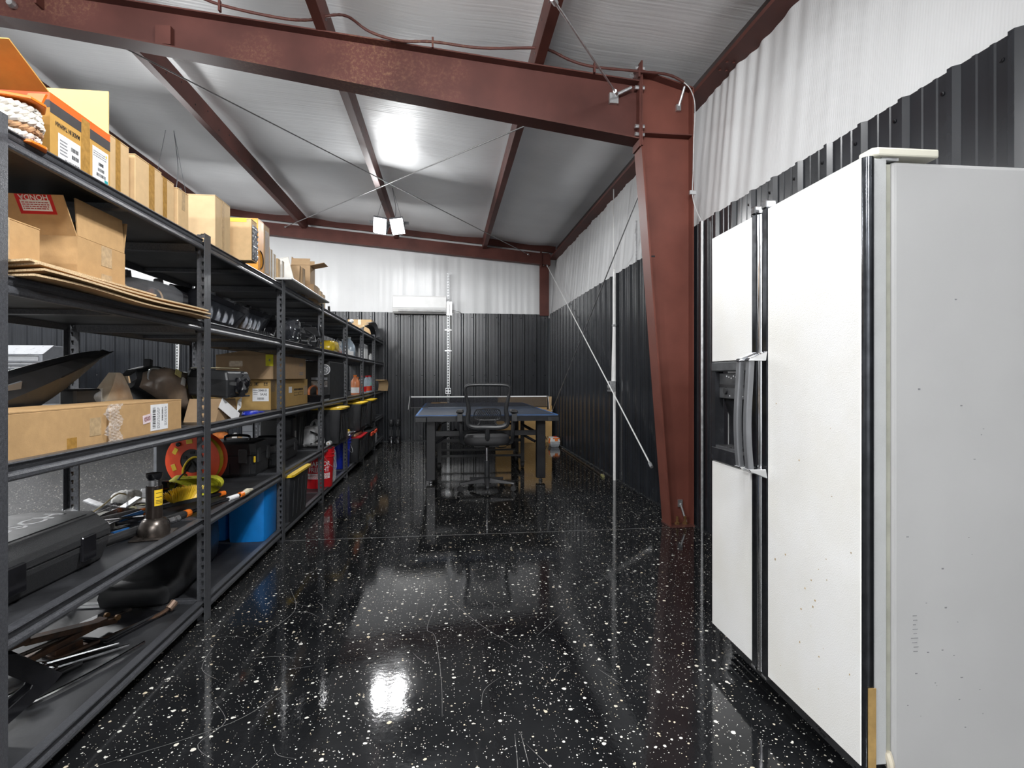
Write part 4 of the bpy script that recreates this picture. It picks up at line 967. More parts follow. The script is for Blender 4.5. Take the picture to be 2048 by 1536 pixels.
# fourth unit: bags
def pillow(name, label, loc, size, m, seed, rotz=0, cat='bag', wr=0.02, rot=None, nm='body'):
    rnd = random.Random(seed); a, d, h = size; o = thing(name, label, cat, loc, rotz, None, rot)
    ph = [rnd.uniform(0, 6) for _ in range(6)]
    def P(u, v):
        t = 2 * math.pi * u; q = math.pi * v
        s = math.sin(q) ** 0.55; c_, s_ = math.cos(t), math.sin(t)
        x = a / 2 * s * math.copysign(abs(c_) ** 0.6, c_); y = d / 2 * s * math.copysign(abs(s_) ** 0.6, s_)
        z = h / 2 - h / 2 * math.copysign(abs(math.cos(q)) ** 0.7, math.cos(q))
        k = 1 + wr * 8 * (math.sin(5 * t + ph[0] + 4 * v) * 0.3 + math.sin(9 * t + ph[1] - 7 * v) * 0.2 + math.sin(13 * v + ph[2]) * 0.15)
        return (x * k, y * k, max(0, z + wr * h * math.sin(7 * t + ph[3]) * s * (1 if v > 0.3 else 0)))
    MB().grid(P, 36, 18).build(nm, m, o, smooth=True, angle=30)
    return o
p_ = pillow('plastic_bag', 'yellow plastic food bag lying on the second shelf of the fourth unit', (-1.25, 6.02, Z2), (0.17, 0.40, 0.14), mat('yellow_film', (0.72, 0.50, 0.03), 0.2, 0, 0.2, 15, spec=0.7), 3)
MB().grid(lambda u, v: (0.087 + 0.01 * math.sin(v * 20), 0.10 + 0.10 * u, 0.02 + 0.11 * v + 0.01 * math.sin(u * 9)), 8, 8).build('clear_corner', M_clear, p_, smooth=True)
p_ = pillow('plastic_bag', 'clear plastic bag of small parts behind the yellow bag', (-1.48, 5.95, Z2), (0.22, 0.5, 0.20), mat('milky_film', (0.62, 0.62, 0.63), 0.2, 0, 0.3, 25, alpha=0.75, spec=0.8), 8)
p_ = pillow('plastic_bag', 'small red and white bag beside the yellow bag on the second shelf', (-1.22, 6.30, Z2), (0.10, 0.10, 0.07), mat('red_white_film', (0.72, 0.70, 0.66), 0.25, 0, 0.2, 30, col2=(0.55, 0.06, 0.04)), 4)
carton('carton', 'small tan carton on the second shelf behind the fifth post', (-1.36, 6.30, Z2), (0.12, 0.10, 0.12), M_card2, tape=False)
# fifth unit: jug and bottles
def jug(name, label, loc, s, m, cap=M_white, liquid=None, label_m=None, rotz=0):
    o = thing(name, label, 'bottle', loc, rotz)
    def sq(r, z, e=0.62):
        out = []
        for i in range(20):
            a = 2 * math.pi * i / 20; c, k = math.cos(a), math.sin(a); out.append((r * math.copysign(abs(c) ** e, c), r * math.copysign(abs(k) ** e, k), z))
        return out
    MB().loft([sq(0.070 * s, 0), sq(0.076 * s, 0.008 * s), sq(0.076 * s, 0.135 * s), sq(0.070 * s, 0.165 * s, 0.75), sq(0.045 * s, 0.215 * s, 0.9), sq(0.020 * s, 0.245 * s, 1), sq(0.019 * s, 0.262 * s, 1)]).build('body', m, o, smooth=True, angle=40)
    MB().lathe([(0.022 * s, 0.262 * s), (0.022 * s, 0.282 * s)], (0, 0, 0), 14).build('cap', cap, o, bevel=0.002)
    MB().tube(smooth([(0, -0.055 * s, 0.20 * s), (0, -0.078 * s, 0.215 * s), (0, -0.082 * s, 0.16 * s), (0, -0.074 * s, 0.12 * s)], 5), 0.010 * s, 8).build('handle', m, o, smooth=True)
    if label_m: MB().loft([sq(0.0768 * s, 0.03 * s), sq(0.0768 * s, 0.115 * s)], cap=False).build('paper_label', label_m, o, smooth=True)
    return o
M_hdpe = mat('translucent_jug', (0.46, 0.55, 0.63), 0.25, 0, 0.05, 10, spec=0.5)
jug('water_jug', 'large translucent bluish jug at the front of the second shelf', (-1.245, 7.20, Z2), 0.95, M_hdpe)
jug('water_jug', 'second translucent jug hidden behind the large bluish jug', (-1.36, 7.42, Z2), 0.9, M_hdpe)
b_ = thing('spray_bottle', 'small white bottle left of the large bluish jug', 'bottle', (-1.23, 6.96, Z2))
MB().lathe([(0.03, 0), (0.033, 0.01), (0.033, 0.08), (0.012, 0.11), (0.012, 0.13)], (0, 0, 0), 14).build('body', M_white, b_, smooth=True); MB().lathe([(0.014, 0.13), (0.014, 0.15)], (0, 0, 0), 12).build('cap', M_white, b_)
b_ = thing('box_small', 'small white box on the second shelf in front of the bluish jug', 'box', (-1.17, 6.86, Z2)); b_.name = 'small_box'
MB().box(-0.03, 0.03, -0.04, 0.04, 0, 0.065).build('shell', M_white, b_, bevel=0.002); MB().box(-0.028, 0.028, -0.0005, 0.0005, 0.065, 0.0655).build('seam', M_grayink, b_)
for k, (y, lab) in enumerate(((8.17, 'white drink carton nearest the sixth post on the second shelf'), (8.28, 'white drink carton in the middle of three'), (8.39, 'white drink carton farthest of three'))):
    d_ = thing('drink_carton', lab, 'carton', (-1.23, y, Z2), 0, 'white drink cartons')
    MB().box(-0.045, 0.045, -0.045, 0.045, 0, 0.17).build('body', M_white, d_, bevel=0.002)
    MB().prism([(-0.045, 0.17), (0.045, 0.17), (0.004, 0.215), (0.004, 0.235), (-0.004, 0.235), (-0.004, 0.215)], 'X', -0.045, 0.045).build('gable_top', mat('grey_carton_top', (0.42, 0.42, 0.43), 0.4), d_)
def can(label, loc, r, h, m, m2=M_galv, cat='can'):
    o = thing('spray_can', label, cat, loc)
    MB().lathe([(r, 0), (r, h * 0.78), (r * 0.6, h * 0.86)], (0, 0, 0), 14).build('body', m, o, smooth=True); MB().lathe([(r * 0.55, h * 0.86), (r * 0.55, h)], (0, 0, 0), 12).build('cap', m2, o)
    return o
can('dark spray can right of the white drink cartons', (-1.24, 8.58, Z2), 0.033, 0.17, mat('maroon_can', (0.10, 0.03, 0.03), 0.3), M_galv)
can('small white can alone on the second shelf at the back wall', (-1.22, 9.0, Z2), 0.03, 0.13, M_white, M_white)

# ================================================================== third shelf (Z3)
lc = carton('long_carton', 'near long kraft carton at the front of the third shelf', (-1.17 - 0.10, 1.60 + 0.225, Z3), (0.20, 0.425, 0.140), M_card, seam='X', tape=False, facetape=(('+X', 0.035, 0.045, 0.0, 0.045, M_tape), ('+X', 0.15, 0.06, 0.04, 0.10, M_ctape)))
lc2 = carton('long_carton', 'far long kraft carton on the third shelf, with 0503 sticker', (-1.172 - 0.10, 2.055 + 0.262, Z3), (0.20, 0.515, 0.1385), M_card, tape=False, facetape=())
patch('shipping_label', M_paper, lc2, '+X', (0.1006, 0.07, 0.073), 0.135, 0.105)
barcode(lc2, '+X', (0.1013, 0.028, 0.073), 0.085, 0.022, ang=90, seed=21); barcode(lc2, '+X', (0.1013, 0.092, 0.085), 0.055, 0.010, ang=90, seed=22)
printlines(lc2, '+X', (0.1013, 0.062, 0.07), 0.085, 0.02, 3, ang=90, seed=23); printlines(lc2, '+X', (0.1013, 0.118, 0.075), 0.08, 0.02, 3, ang=90, seed=24)
patch('sticker', mat('pink_sticker', (0.80, 0.66, 0.68), 0.6), lc2, '+X', (0.1010, -0.022, 0.072), 0.062, 0.034, ang=6)
lettering('0503', 0.024, (0.1018, -0.022, 0.071), '+X', 6, mat('maroon_print', (0.16, 0.02, 0.03), 0.5), lc2, squeeze=0.9)
fw = thing('film_wrap', 'crumpled clear film wrapped round the joint of the two long cartons', 'film', (-1.168, 2.05, Z3))
def filmfn(u, v):
    y = -0.035 + 0.085 * u; z = 0.002 + 0.140 * v
    return (0.004 + 0.006 * abs(math.sin(u * 21 + 5 * math.sin(v * 9))) + 0.004 * abs(math.sin(v * 33 + u * 8)), y + 0.012 * math.sin(v * 14), z)
MB().grid(filmfn, 14, 22).build('film', M_clear, fw, smooth=True, angle=20)
# car parts behind the long cartons
bp_ = thing('bumper_corner', 'black plastic bumper corner with a pointed end behind the long cartons', 'car part', (-1.47, 2.05, Z3 + 0.001))
rings = []
for t in range(13):
    u = t / 12; y = -0.45 + 0.90 * u; zt = 0.20 + 0.14 * math.sin(u * 1.45) - 0.00 * u; hh = (0.19 * max(0, 1 - u ** 2.2) + 0.006)
    zt = 0.15 + 0.20 * (1 - (1 - u) ** 1.5); xo = 0.05 * math.sin(u * 2.8)
    rings.append([(xo, y, zt), (xo + 0.035, y, zt - 0.012), (xo + 0.05, y, zt - hh * 0.45), (xo + 0.02, y, zt - hh), (xo - 0.03, y, zt - hh), (xo - 0.03, y, zt - 0.015)])
MB().loft(rings).build('skin', M_blackpl, bp_, bevel=0.004)
b = MB().band([(0.05, -0.45, 0.125), (0.08, -0.15, 0.19), (0.09, -0.1, 0.205)], (0.012, -0.01, 0.035), 0.006); b.build('grey_strip', M_greymet, bp_)
b = MB().obox((0.03, -0.12, 0.055), (0.10, 0.17, 0.11)); b.obox((0.04, 0.09, 0.07), (0.10, 0.22, 0.13)); b.obox((0.05, 0.26, 0.14), (0.06, 0.16, 0.10)); b.build('inner_block', M_blackpl, bp_, bevel=0.008)
b = MB().obox((0.07, -0.25, 0.11), (0.02, 0.11, 0.05), (0, 0, R(8))); b.build('grey_bracket', M_greymet, bp_, bevel=0.003)
MB().lathe([(0.02, -0.02), (0.045, 0.0), (0.045, 0.02)], (0.05, -0.36, 0.10), 14, 'X').build('fog_lamp', M_lens, bp_, smooth=True)
b = MB().obox((0.06, 0.27, 0.155), (0.03, 0.04, 0.05)); b.obox((0.06, 0.3, 0.09), (0.03, 0.05, 0.06)); b.build('grey_clip', mat('pale_grey_plastic', (0.42, 0.42, 0.40), 0.5), bp_, bevel=0.004)
lens = thing('lamp_lens', 'yellowed headlamp lens standing on edge behind the far long carton', 'car part', (-1.44, 2.50, Z3 + 0.001))
M_yel = mat('yellowed_lens', (0.70, 0.61, 0.47), 0.22, 0, 0.1, 6, spec=0.6, col2=(0.42, 0.23, 0.10), detail=5)
MB().loft([[(-0.03, -0.15, 0.0), (0.04, -0.16, 0.0), (0.055, 0.0, 0.0), (0.04, 0.15, 0.0), (-0.03, 0.15, 0.0)], [(-0.02, -0.10, 0.12), (0.05, -0.10, 0.12), (0.065, 0.0, 0.12), (0.05, 0.12, 0.12), (-0.02, 0.12, 0.12)], [(-0.01, -0.03, 0.20), (0.045, -0.03, 0.20), (0.05, 0.03, 0.20), (0.045, 0.09, 0.19), (-0.01, 0.09, 0.19)], [(0.0, 0.02, 0.255), (0.03, 0.02, 0.255), (0.035, 0.04, 0.255), (0.03, 0.065, 0.25), (0, 0.065, 0.25)]]).build('lens', M_yel, lens, smooth=True, angle=40)
MB().obox((0.03, 0.11, 0.235), (0.04, 0.06, 0.04), (R(20), 0, 0)).build('chrome_lug', M_chrome, lens, bevel=0.004)
pf = thing('plastic_film_scrap', 'crumpled clear film scrap between bumper corner and yellowed lens', 'film', (-1.40, 2.36, Z3))
MB().grid(lambda u, v: (0.03 * math.sin(u * 9 + v * 4), -0.06 + 0.13 * u + 0.01 * math.sin(v * 13), 0.002 + 0.19 * v * (0.5 + 0.5 * math.sin(u * 3))), 10, 14).build('film', M_clear, pf, smooth=True, angle=20)
gl = headlamp('headlamp', 'old headlamp with a bronze faded lens and yellow tags behind the far long carton', (-1.52, 3.10, Z3 + 0.002), 0, 0.56, 0.20, 0.23, rot=(R(-22), 0, R(-4)), m=M_blackpl, bezel=M_chrome, lens_m=mat('bronze_lens', (0.13, 0.11, 0.10), 0.14, 0, 0.2, 7, spec=0.8, col2=(0.36, 0.27, 0.20)))
gl.location.z = Z3 + 0.06
b = MB().obox((0.13, 0.06, 0.10), (0.006, 0.18, 0.022), (R(-20), 0, 0)); b.obox((0.13, -0.13, 0.16), (0.006, 0.05, 0.03)); b.build('yellow_tag', mat('olive_tag', (0.55, 0.50, 0.20), 0.5), gl)
b = MB().obox((0.125, 0.0, 0.13), (0.008, 0.04, 0.05)); b.obox((0.125, -0.06, 0.14), (0.008, 0.03, 0.04)); b.build('white_clip', M_white, gl)
gs = thing('lamp_support', 'black plastic wedge carrying the old bronze headlamp', 'car part', (-1.52, 3.10, Z3))
MB().prism([(-0.30, 0), (0.30, 0), (0.28, 0.01), (-0.10, 0.09), (-0.26, 0.12)], 'X', -0.06, 0.06).build('wedge', M_blackpl, gs, bevel=0.005)
MB().box(-0.05, 0.05, -0.2, 0.15, 0.0, 0.004).build('pad', M_rubber, gs)
nb = thing('rolled_papers', 'white and orange striped bag behind the first shelf post', 'bag', (-1.62, 3.45, Z3))
b = MB().loft([[(-0.08, -0.16, 0.0), (0.08, -0.16, 0.0), (0.08, 0.16, 0.0), (-0.08, 0.16, 0.0)], [(-0.08, -0.16, 0.18), (0.08, -0.16, 0.18), (0.07, 0.16, 0.20), (-0.07, 0.16, 0.20)], [(-0.03, -0.14, 0.26), (0.03, -0.14, 0.26), (0.02, 0.15, 0.27), (-0.02, 0.15, 0.27)]]); b.build('bag', M_paper, nb, bevel=0.01, seg=2)
b = MB().box(0.080, 0.083, -0.16, 0.16, 0.13, 0.17); b.build('orange_stripe', M_orange, nb)
# second unit: black assembly leaning over a flattened carton
sp_ = tangle('lamp_housing', 'black headlamp housing propped up on scraps, left of the two stacked cartons', (-1.27, 3.25, Z3 + 0.12), (0.22, 0.34, 0.16), 17, 4, 0.006)
b = MB().loft([[(-0.11, -0.15, 0.02), (0.10, -0.16, 0.0), (0.10, 0.14, 0.02), (-0.11, 0.14, 0.04)], [(-0.11, -0.17, 0.12), (0.105, -0.17, 0.10), (0.11, 0.16, 0.10), (-0.11, 0.16, 0.12)], [(-0.10, -0.15, 0.165), (0.09, -0.15, 0.15), (0.095, 0.15, 0.15), (-0.10, 0.15, 0.16)]]); b.build('housing', M_blackpl, sp_, bevel=0.012, seg=2)
b = MB()
for y, z, r_ in ((-0.05, 0.07, 0.045), (0.07, 0.08, 0.03)): b.lathe([(r_, 0.10), (r_, 0.118), (r_ * 0.6, 0.124)], (0, y, z), 14, 'X')
b.build('rear_cap', M_blackgl, sp_)
MB().box(-0.1, 0.05, -0.14, 0.14, 0.166, 0.170).build('lens_edge', mat('cream_lens_edge', (0.50, 0.46, 0.30), 0.2), sp_)
sp2 = thing('carton_scrap', 'torn carton scrap and white paper under the black headlamp housing', 'cardboard', (-1.28, 3.2, Z3))
b = MB().prism([(-0.17, 0.0), (0.14, 0.0), (0.10, 0.115), (-0.10, 0.12)], 'X', -0.09, 0.07); b.build('scrap', M_card3, sp2)
b = MB().band([(0.075, -0.12, 0.10), (0.09, -0.03, 0.05), (0.10, 0.06, 0.003)], (0.0, 0.05, 0.05), 0.002); b.band([(0.08, 0.14, 0.11), (0.09, 0.10, 0.05)], (0.0, 0.06, 0.02), 0.002); b.build('white_paper', M_paper, sp2)
gv = pillow('glove', 'crumpled blue rubber glove on the third shelf in front of the stacked cartons', (-1.20, 3.52, Z3), (0.07, 0.16, 0.03), mat('blue_nitrile', (0.02, 0.04, 0.45), 0.4, 0, 0.3, 30), 6, cat='glove', wr=0.03)
b = MB()
for k in range(4): b.tube(smooth([(0.01 * k - 0.015, 0.06, 0.012), (0.015 * k - 0.02, 0.11, 0.014), (0.02 * k - 0.03, 0.15, 0.008)], 4), 0.007, 6)
b.build('finger', MATS['blue_nitrile'], gv, smooth=True)
bl = carton('carton', 'lower of two stacked cartons, printed with handling symbols and a white label', (-1.26 - 0.235, 4.10 + 0.52, Z3), (0.47, 1.04, 0.222), mat('ochre_cardboard', (0.48, 0.31, 0.115), 0.7, 0, 0.05, 30, spec=0.2), tape=False, facetape=(('+X', -0.47, 0.10, 0.13, 0.222, M_ctape),))
patch('shipping_label', M_paper, bl, '-Y', (0.165, -0.5206, 0.110), 0.112, 0.092)
lettering('3848-51', 0.022, (0.18, -0.5214, 0.141), '-Y', 0, M_ink, bl, squeeze=0.85); lettering('SA:A2', 0.022, (0.186, -0.5214, 0.113), '-Y', 0, M_ink, bl, squeeze=0.85)
barcode(bl, '-Y', (0.165, -0.5214, 0.083), 0.045, 0.016, seed=31); printlines(bl, '-Y', (0.13, -0.5214, 0.128), 0.03, 0.04, 3, seed=32)
b = MB()
for k, x in enumerate((0.09, 0.135, 0.20)):
    w_ = 0.026
    for dx0, dx1, dz0, dz1 in ((-w_ / 2, w_ / 2, 0, 0.002), (-w_ / 2, w_ / 2, 0.024, 0.026), (-w_ / 2, -w_ / 2 + 0.002, 0, 0.026), (w_ / 2 - 0.002, w_ / 2, 0, 0.026)):
        b.box(x + dx0, x + dx1, -0.5212, -0.5203, 0.175 + dz0, 0.175 + dz1)
    if k == 0: b.prism([(x - 0.009, 0.197), (x + 0.009, 0.197), (x + 0.002, 0.187), (x + 0.002, 0.180), (x + 0.006, 0.179), (x - 0.006, 0.179), (x - 0.002, 0.180), (x - 0.002, 0.187)], 'Y', -0.5212, -0.5203)
    if k == 1: b.prism([(x, 0.197), (x + 0.009, 0.188), (x, 0.179), (x - 0.009, 0.188)], 'Y', -0.5212, -0.5203)
    if k == 2:
        for dx in (-0.006, 0.006): b.prism([(x + dx - 0.005, 0.188), (x + dx, 0.198), (x + dx + 0.005, 0.188), (x + dx + 0.0015, 0.188), (x + dx + 0.0015, 0.179), (x + dx - 0.0015, 0.179), (x + dx - 0.0015, 0.188)], 'Y', -0.5212, -0.5203)
b.build('handling_symbol', M_ink, bl)
patch('small_label', M_paper, bl, '+X', (0.2356, -0.03, 0.135), 0.09, 0.05); patch('tape_patch', M_ctape, bl, '+X', (0.2356, 0.45, 0.12), 0.12, 0.08)
b = MB()
for y0, y1 in ((0.08, 0.21), (0.225, 0.36)):
    for a_ in ((y0, y1, 0.085, 0.088), (y0, y1, 0.109, 0.112), (y0, y0 + 0.003, 0.085, 0.112), (y1 - 0.003, y1, 0.085, 0.112)): b.box(0.2351, 0.2357, *a_)
b.build('print_frame', M_ink, bl)
printlines(bl, '+X', (0.2352, 0.22, 0.135), 0.28, 0.035, 1, seed=40, m=M_ink)
bu = carton('carton', 'upper of two stacked cartons with a yellow note hanging on it', (-1.23 - 0.195, 4.06 + 0.45, Z3 + 0.2225), (0.39, 0.90, 0.175), M_card3, tape=False, facetape=(('-Y', -0.06, 0.09, 0.09, 0.13, M_ctape), ('-Y', -0.06, 0.09, 0.02, 0.06, M_ctape)))
patch('yellow_note', mat('yellow_note_paper', (0.80, 0.74, 0.02), 0.6), bu, '-Y', (0.168, -0.4506, 0.136), 0.052, 0.082)
lettering('4', 0.03, (0.168, -0.4516, 0.135), '-Y', 0, M_grayink, bu)
b = MB().prism([(-0.19, 0.0), (0.19, 0.0), (0.0, 0.032)], 'Y', -0.43, -0.05); b.build('raised_flap', M_card3, bu, loc=(0, 0, 0.175))
printlines(bu, '+X', (0.1953, 0.30, 0.12), 0.12, 0.03, 2, seed=33); printlines(bu, '+X', (0.1953, 0.30, 0.045), 0.12, 0.03, 2, seed=34); printlines(bu, '-Y', (-0.03, -0.4506, 0.012), 0.07, 0.012, 1, seed=35, m=M_ink)
# fourth unit: black case with round emblem, tool bag
vc = thing('black_case', 'large black case with a round silver emblem and plate on the third shelf', 'case', (-1.30, 6.02, Z3))
MB().box(-0.25, 0.14, -0.40, 0.36, 0.0, 0.40).build('body', M_blackpl, vc, bevel=0.012, seg=2)
b = MB().lathe([(0.052, -0.401), (0.052, -0.406)], (0.092, 0, 0.315), 24, 'Y'); em = b.build('emblem', M_paper, vc)
b = MB().lathe([(0.046, -0.4062), (0.046, -0.4072)], (0.092, 0, 0.315), 24, 'Y'); b.build('emblem_field', M_greymet, em)
b = MB().tube([(x + 0.017, y, z) for x, y, z in [(0.047, -0.4075, 0.335), (0.060, -0.4075, 0.318), (0.075, -0.4075, 0.338), (0.090, -0.4075, 0.318), (0.103, -0.4075, 0.335)]], 0.004, 5); b.tube([(x + 0.017, y, z) for x, y, z in [(0.047, -0.4075, 0.318), (0.062, -0.4075, 0.287), (0.075, -0.4075, 0.312), (0.088, -0.4075, 0.287), (0.103, -0.4075, 0.318)]], 0.004, 5); b.build('emblem_mark', M_paper, em)
MB().box(-0.04, 0.115, -0.404, -0.4005, 0.21, 0.235).build('plate', M_greymet, vc); MB().box(-0.04, 0.115, -0.404, -0.4005, 0.14, 0.20).build('plate', M_steel, vc)
tb_ = thing('tool_tray', 'black tray with an orange bow handle in front of the black case', 'tray', (-1.24, 5.36, Z3))
MB().loft([[(-0.12, -0.18, 0), (0.08, -0.18, 0), (0.08, 0.20, 0), (-0.12, 0.20, 0)], [(-0.14, -0.21, 0.075), (0.10, -0.21, 0.075), (0.10, 0.22, 0.075), (-0.14, 0.22, 0.075)]]).build('tray', M_blackgl, tb_, bevel=0.01, seg=2)
MB().tube(smooth([(-0.02, -0.17, 0.075), (-0.02, -0.15, 0.13), (-0.02, 0.02, 0.155), (-0.02, 0.15, 0.13), (-0.02, 0.18, 0.075)], 5), 0.011, 8).build('handle', mat('burnt_orange', (0.42, 0.12, 0.03), 0.4), tb_, smooth=True)
sk = thing('speaker_box', 'plain black box standing on the third shelf of the fifth unit', 'box', (-1.36, 6.98, Z3))
MB().box(-0.10, 0.10, -0.16, 0.16, 0, 0.30).build('body', M_blackpl, sk, bevel=0.006); MB().box(0.1005, 0.104, -0.14, 0.14, 0.02, 0.28).build('grille', M_rubber, sk)
def bottle(name, label, loc, h, r, m, cap, lab=None, band=None):
    o = thing(name, label, 'bottle', loc)
    MB().lathe([(r * 0.92, 0), (r, 0.01), (r, h * 0.62), (r * 0.92, h * 0.70), (r * 0.38, h * 0.88), (r * 0.36, h * 0.93)], (0, 0, 0), 16).build('body', m, o, smooth=True, angle=45)
    MB().lathe([(r * 0.42, h * 0.91), (r * 0.42, h)], (0, 0, 0), 14).build('cap', cap, o)
    if lab: MB().lathe([(r * 1.006, h * 0.10), (r * 1.006, h * 0.38)], (0, 0, 0), 16, cap=False).build('paper_label', lab, o, smooth=True)
    if band: MB().lathe([(r * 1.006, h * 0.40), (r * 1.006, h * 0.58)], (0, 0, 0), 16, cap=False).build('paper_label', band, o, smooth=True)
    return o
bottle('bottle', 'orange bottle with an orange cap, nearest of the bottles on the third shelf', (-1.22, 7.49, Z3), 0.27, 0.055, mat('orange_bottle', (0.72, 0.26, 0.12), 0.3), M_orange, M_paper)
ho = jug('jug', 'dark orange handled jug beside the orange bottle', (-1.24, 7.82, Z3), 0.86, mat('dark_orange_jug', (0.55, 0.13, 0.02), 0.3), M_orange, label_m=M_redor)
bottle('bottle', 'clear bottle with red cap and red label on the third shelf', (-1.23, 8.20, Z3), 0.27, 0.055, M_hdpe, M_red, M_red)
bottle('bottle', 'clear bottle with red cap and mint label near the back wall', (-1.23, 8.98, Z3), 0.27, 0.062, M_hdpe, M_red, M_red, mat('mint_label', (0.35, 0.68, 0.58), 0.5))
bottle('bottle', 'clear bottle with red cap between two others near the back wall', (-1.24, 8.70, Z3), 0.265, 0.055, M_hdpe, M_red, M_redor)
ch = thing('carton_flap', 'bent tan cardboard piece sticking out of the far end of the third shelf', 'cardboard', (-1.14, 9.45, Z3))
MB().band(smooth([(0.02, -0.12, 0.19), (0.05, 0.0, 0.19), (0.06, 0.12, 0.12), (0.04, 0.18, 0.002)], 5), (0.16, 0.02, 0), 0.005).build('piece', M_card2, ch)

# ================================================================== fourth shelf (Z4)
tc_ = thing('power_tool_case', 'large black textured power tool case on the fourth shelf of the nearest unit', 'case', (-1.24 - 0.20, 2.02, Z4), R(-2))
def cring(ins, z, a=0.185, y0=-0.43, y1=0.235, c=0.05):
    x0, x1, a0, a1 = -a + ins, a - ins, y0 + ins, y1 - ins
    return [(x0 + c, a0, z), (x1 - c, a0, z), (x1, a0 + c, z), (x1, a1 - c, z), (x1 - c, a1, z), (x0 + c, a1, z), (x0, a1 - c, z), (x0, a0 + c, z)]
MB().loft([cring(0.03, 0.0), cring(0.02, 0.006), cring(0.004, 0.07), cring(0.004, 0.09)]).build('lower_shell', M_grain, tc_, bevel=0.004)
MB().loft([cring(0.0, 0.091), cring(0.0, 0.115), cring(0.006, 0.135), cring(0.03, 0.172), cring(0.035, 0.174)]).build('upper_shell', M_grain, tc_, bevel=0.004)
MB().loft([cring(0.055, 0.174, c=0.04), cring(0.057, 0.1765, c=0.04)]).build('lid_panel', mat('smooth_dark_lid', (0.05, 0.052, 0.055), 0.4, 0, 0.1, 20), tc_)
lettering('BOSCH', 0.105, (0.02, -0.03, 0.1766), '+Z', 90, M_blackgl, tc_, squeeze=1.1)
for y in (-0.25, 0.06):
    MB().box(0.180, 0.193, y - 0.035, y + 0.035, 0.035, 0.12).build('latch', M_blackgl, tc_, bevel=0.003)
# bottle jack
bj = thing('bottle_jack', 'dark oily bottle jack with a yellow sticker on the fourth shelf edge', 'jack', (-1.235, 2.475, Z4), R(12))
MB().box(-0.072, 0.072, -0.085, 0.085, 0.0, 0.010).build('base_plate', M_darksteel, bj, bevel=0.004)
MB().lathe([(0.058, 0.010), (0.060, 0.02), (0.058, 0.045), (0.045, 0.070), (0.030, 0.080)], (0, 0, 0), 24).build('bulb', M_darksteel, bj, smooth=True, angle=50)
MB().lathe([(0.031, 0.078), (0.031, 0.215), (0.029, 0.216)], (0, 0, 0), 24).build('cylinder', mat('dark_jack_paint', (0.045, 0.035, 0.03), 0.18, 0.5, 0.3, 20), bj, smooth=True)
MB().lathe([(0.026, 0.216), (0.026, 0.240)], (0, 0, 0), 20).build('collar', M_steel, bj, smooth=True)
MB().lathe([(0.022, 0.240), (0.030, 0.252), (0.031, 0.268), (0.022, 0.266)], (0, 0, 0), 20).build('saddle', M_blackgl, bj, smooth=True)
cyl = MB(); n = 8
cyl.loft([[(0.0316 * math.cos(a), 0.0316 * math.sin(a), z) for a in [R(-75) + R(70) * i / n for i in range(n + 1)]] for z in (0.133, 0.2)], cap=False, closed=False); cyl.build('sticker', M_yellow, bj, smooth=True)
b = MB()
for zz in (0.142, 0.148, 0.154, 0.168, 0.186): b.loft([[(0.0321 * math.cos(a), 0.0321 * math.sin(a), z) for a in [R(-65) + R(48) * i / n for i in range(n + 1)]] for z in (zz, zz + 0.0022)], cap=False, closed=False)
b.build('sticker_print', M_ink, bj)
b = MB().tube([(0.04, 0.05, 0.045), (0.075, 0.085, 0.05)], 0.013, 10); b.build('pump_socket', M_steel, bj)
# snow brushes
s1 = thing('snow_brush', 'long snow brush with black grip and orange rings lying along the fourth shelf front', 'brush', (-1.36, 2.27, Z4))
dv = Vector((0.235, 0.97, 0)).normalized()
def al(t, z=0.022, off=0.0): return (dv.x * t + dv.y * off, dv.y * t - dv.x * off, z)
MB().tube([al(0.0), al(0.02), al(0.26), al(0.30)], [0.010, 0.019, 0.021, 0.012], 10).build('scraper_end', M_rubber, s1, smooth=True)
MB().tube([al(0.29), al(1.02)], 0.009, 8).build('pole', M_blackgl, s1)
MB().tube([al(0.34), al(0.35), al(0.50)], [0.013, 0.018, 0.018], 10).build('grip', M_rubber, s1)
for t in (0.505, 0.93): MB().tube([al(t), al(t + 0.03)], 0.0185 if t < 0.6 else 0.015, 10).build('orange_ring', M_orange, s1)
MB().tube([al(0.83), al(0.91)], 0.0125, 10).build('white_sticker', M_paper, s1)
b = MB().tube([al(0.96), al(1.0, 0.03), al(1.05, 0.03)], [0.014, 0.016, 0.006], 8); b.build('end_clip', mat('cream_plastic', (0.62, 0.57, 0.42), 0.4), s1)
s2 = thing('snow_brush', 'snow brush with bright yellow bristles behind the bottle jack', 'brush', (-1.57, 2.63, Z4))
dv2 = Vector((0.47, 0.88, 0)).normalized()
def al2(t, z=0.022, off=0.0): return (dv2.x * t + dv2.y * off, dv2.y * t - dv2.x * off, z)
MB().tube([al2(0.0), al2(0.02), al2(0.20), al2(0.215)], [0.012, 0.022, 0.022, 0.016], 10).build('grip', mat('grey_foam', (0.10, 0.095, 0.09), 0.8, 0, 0.2, 80), s2, smooth=True)
MB().tube([al2(0.215), al2(0.235)], 0.019, 10).build('orange_ring', M_orange, s2)
MB().tube([al2(0.235), al2(0.70)], 0.009, 8).build('pole', M_blackgl, s2)
MB().tube([al2(0.66), al2(0.69)], 0.014, 10).build('orange_ring', M_orange, s2)
hb = MB().obox(al2(0.42, 0.034, 0.03), (0.03, 0.24, 0.018), (0, 0, R(-33))); hb.build('brush_head', M_blackpl, s2)
b = MB(); rnd = random.Random(3)
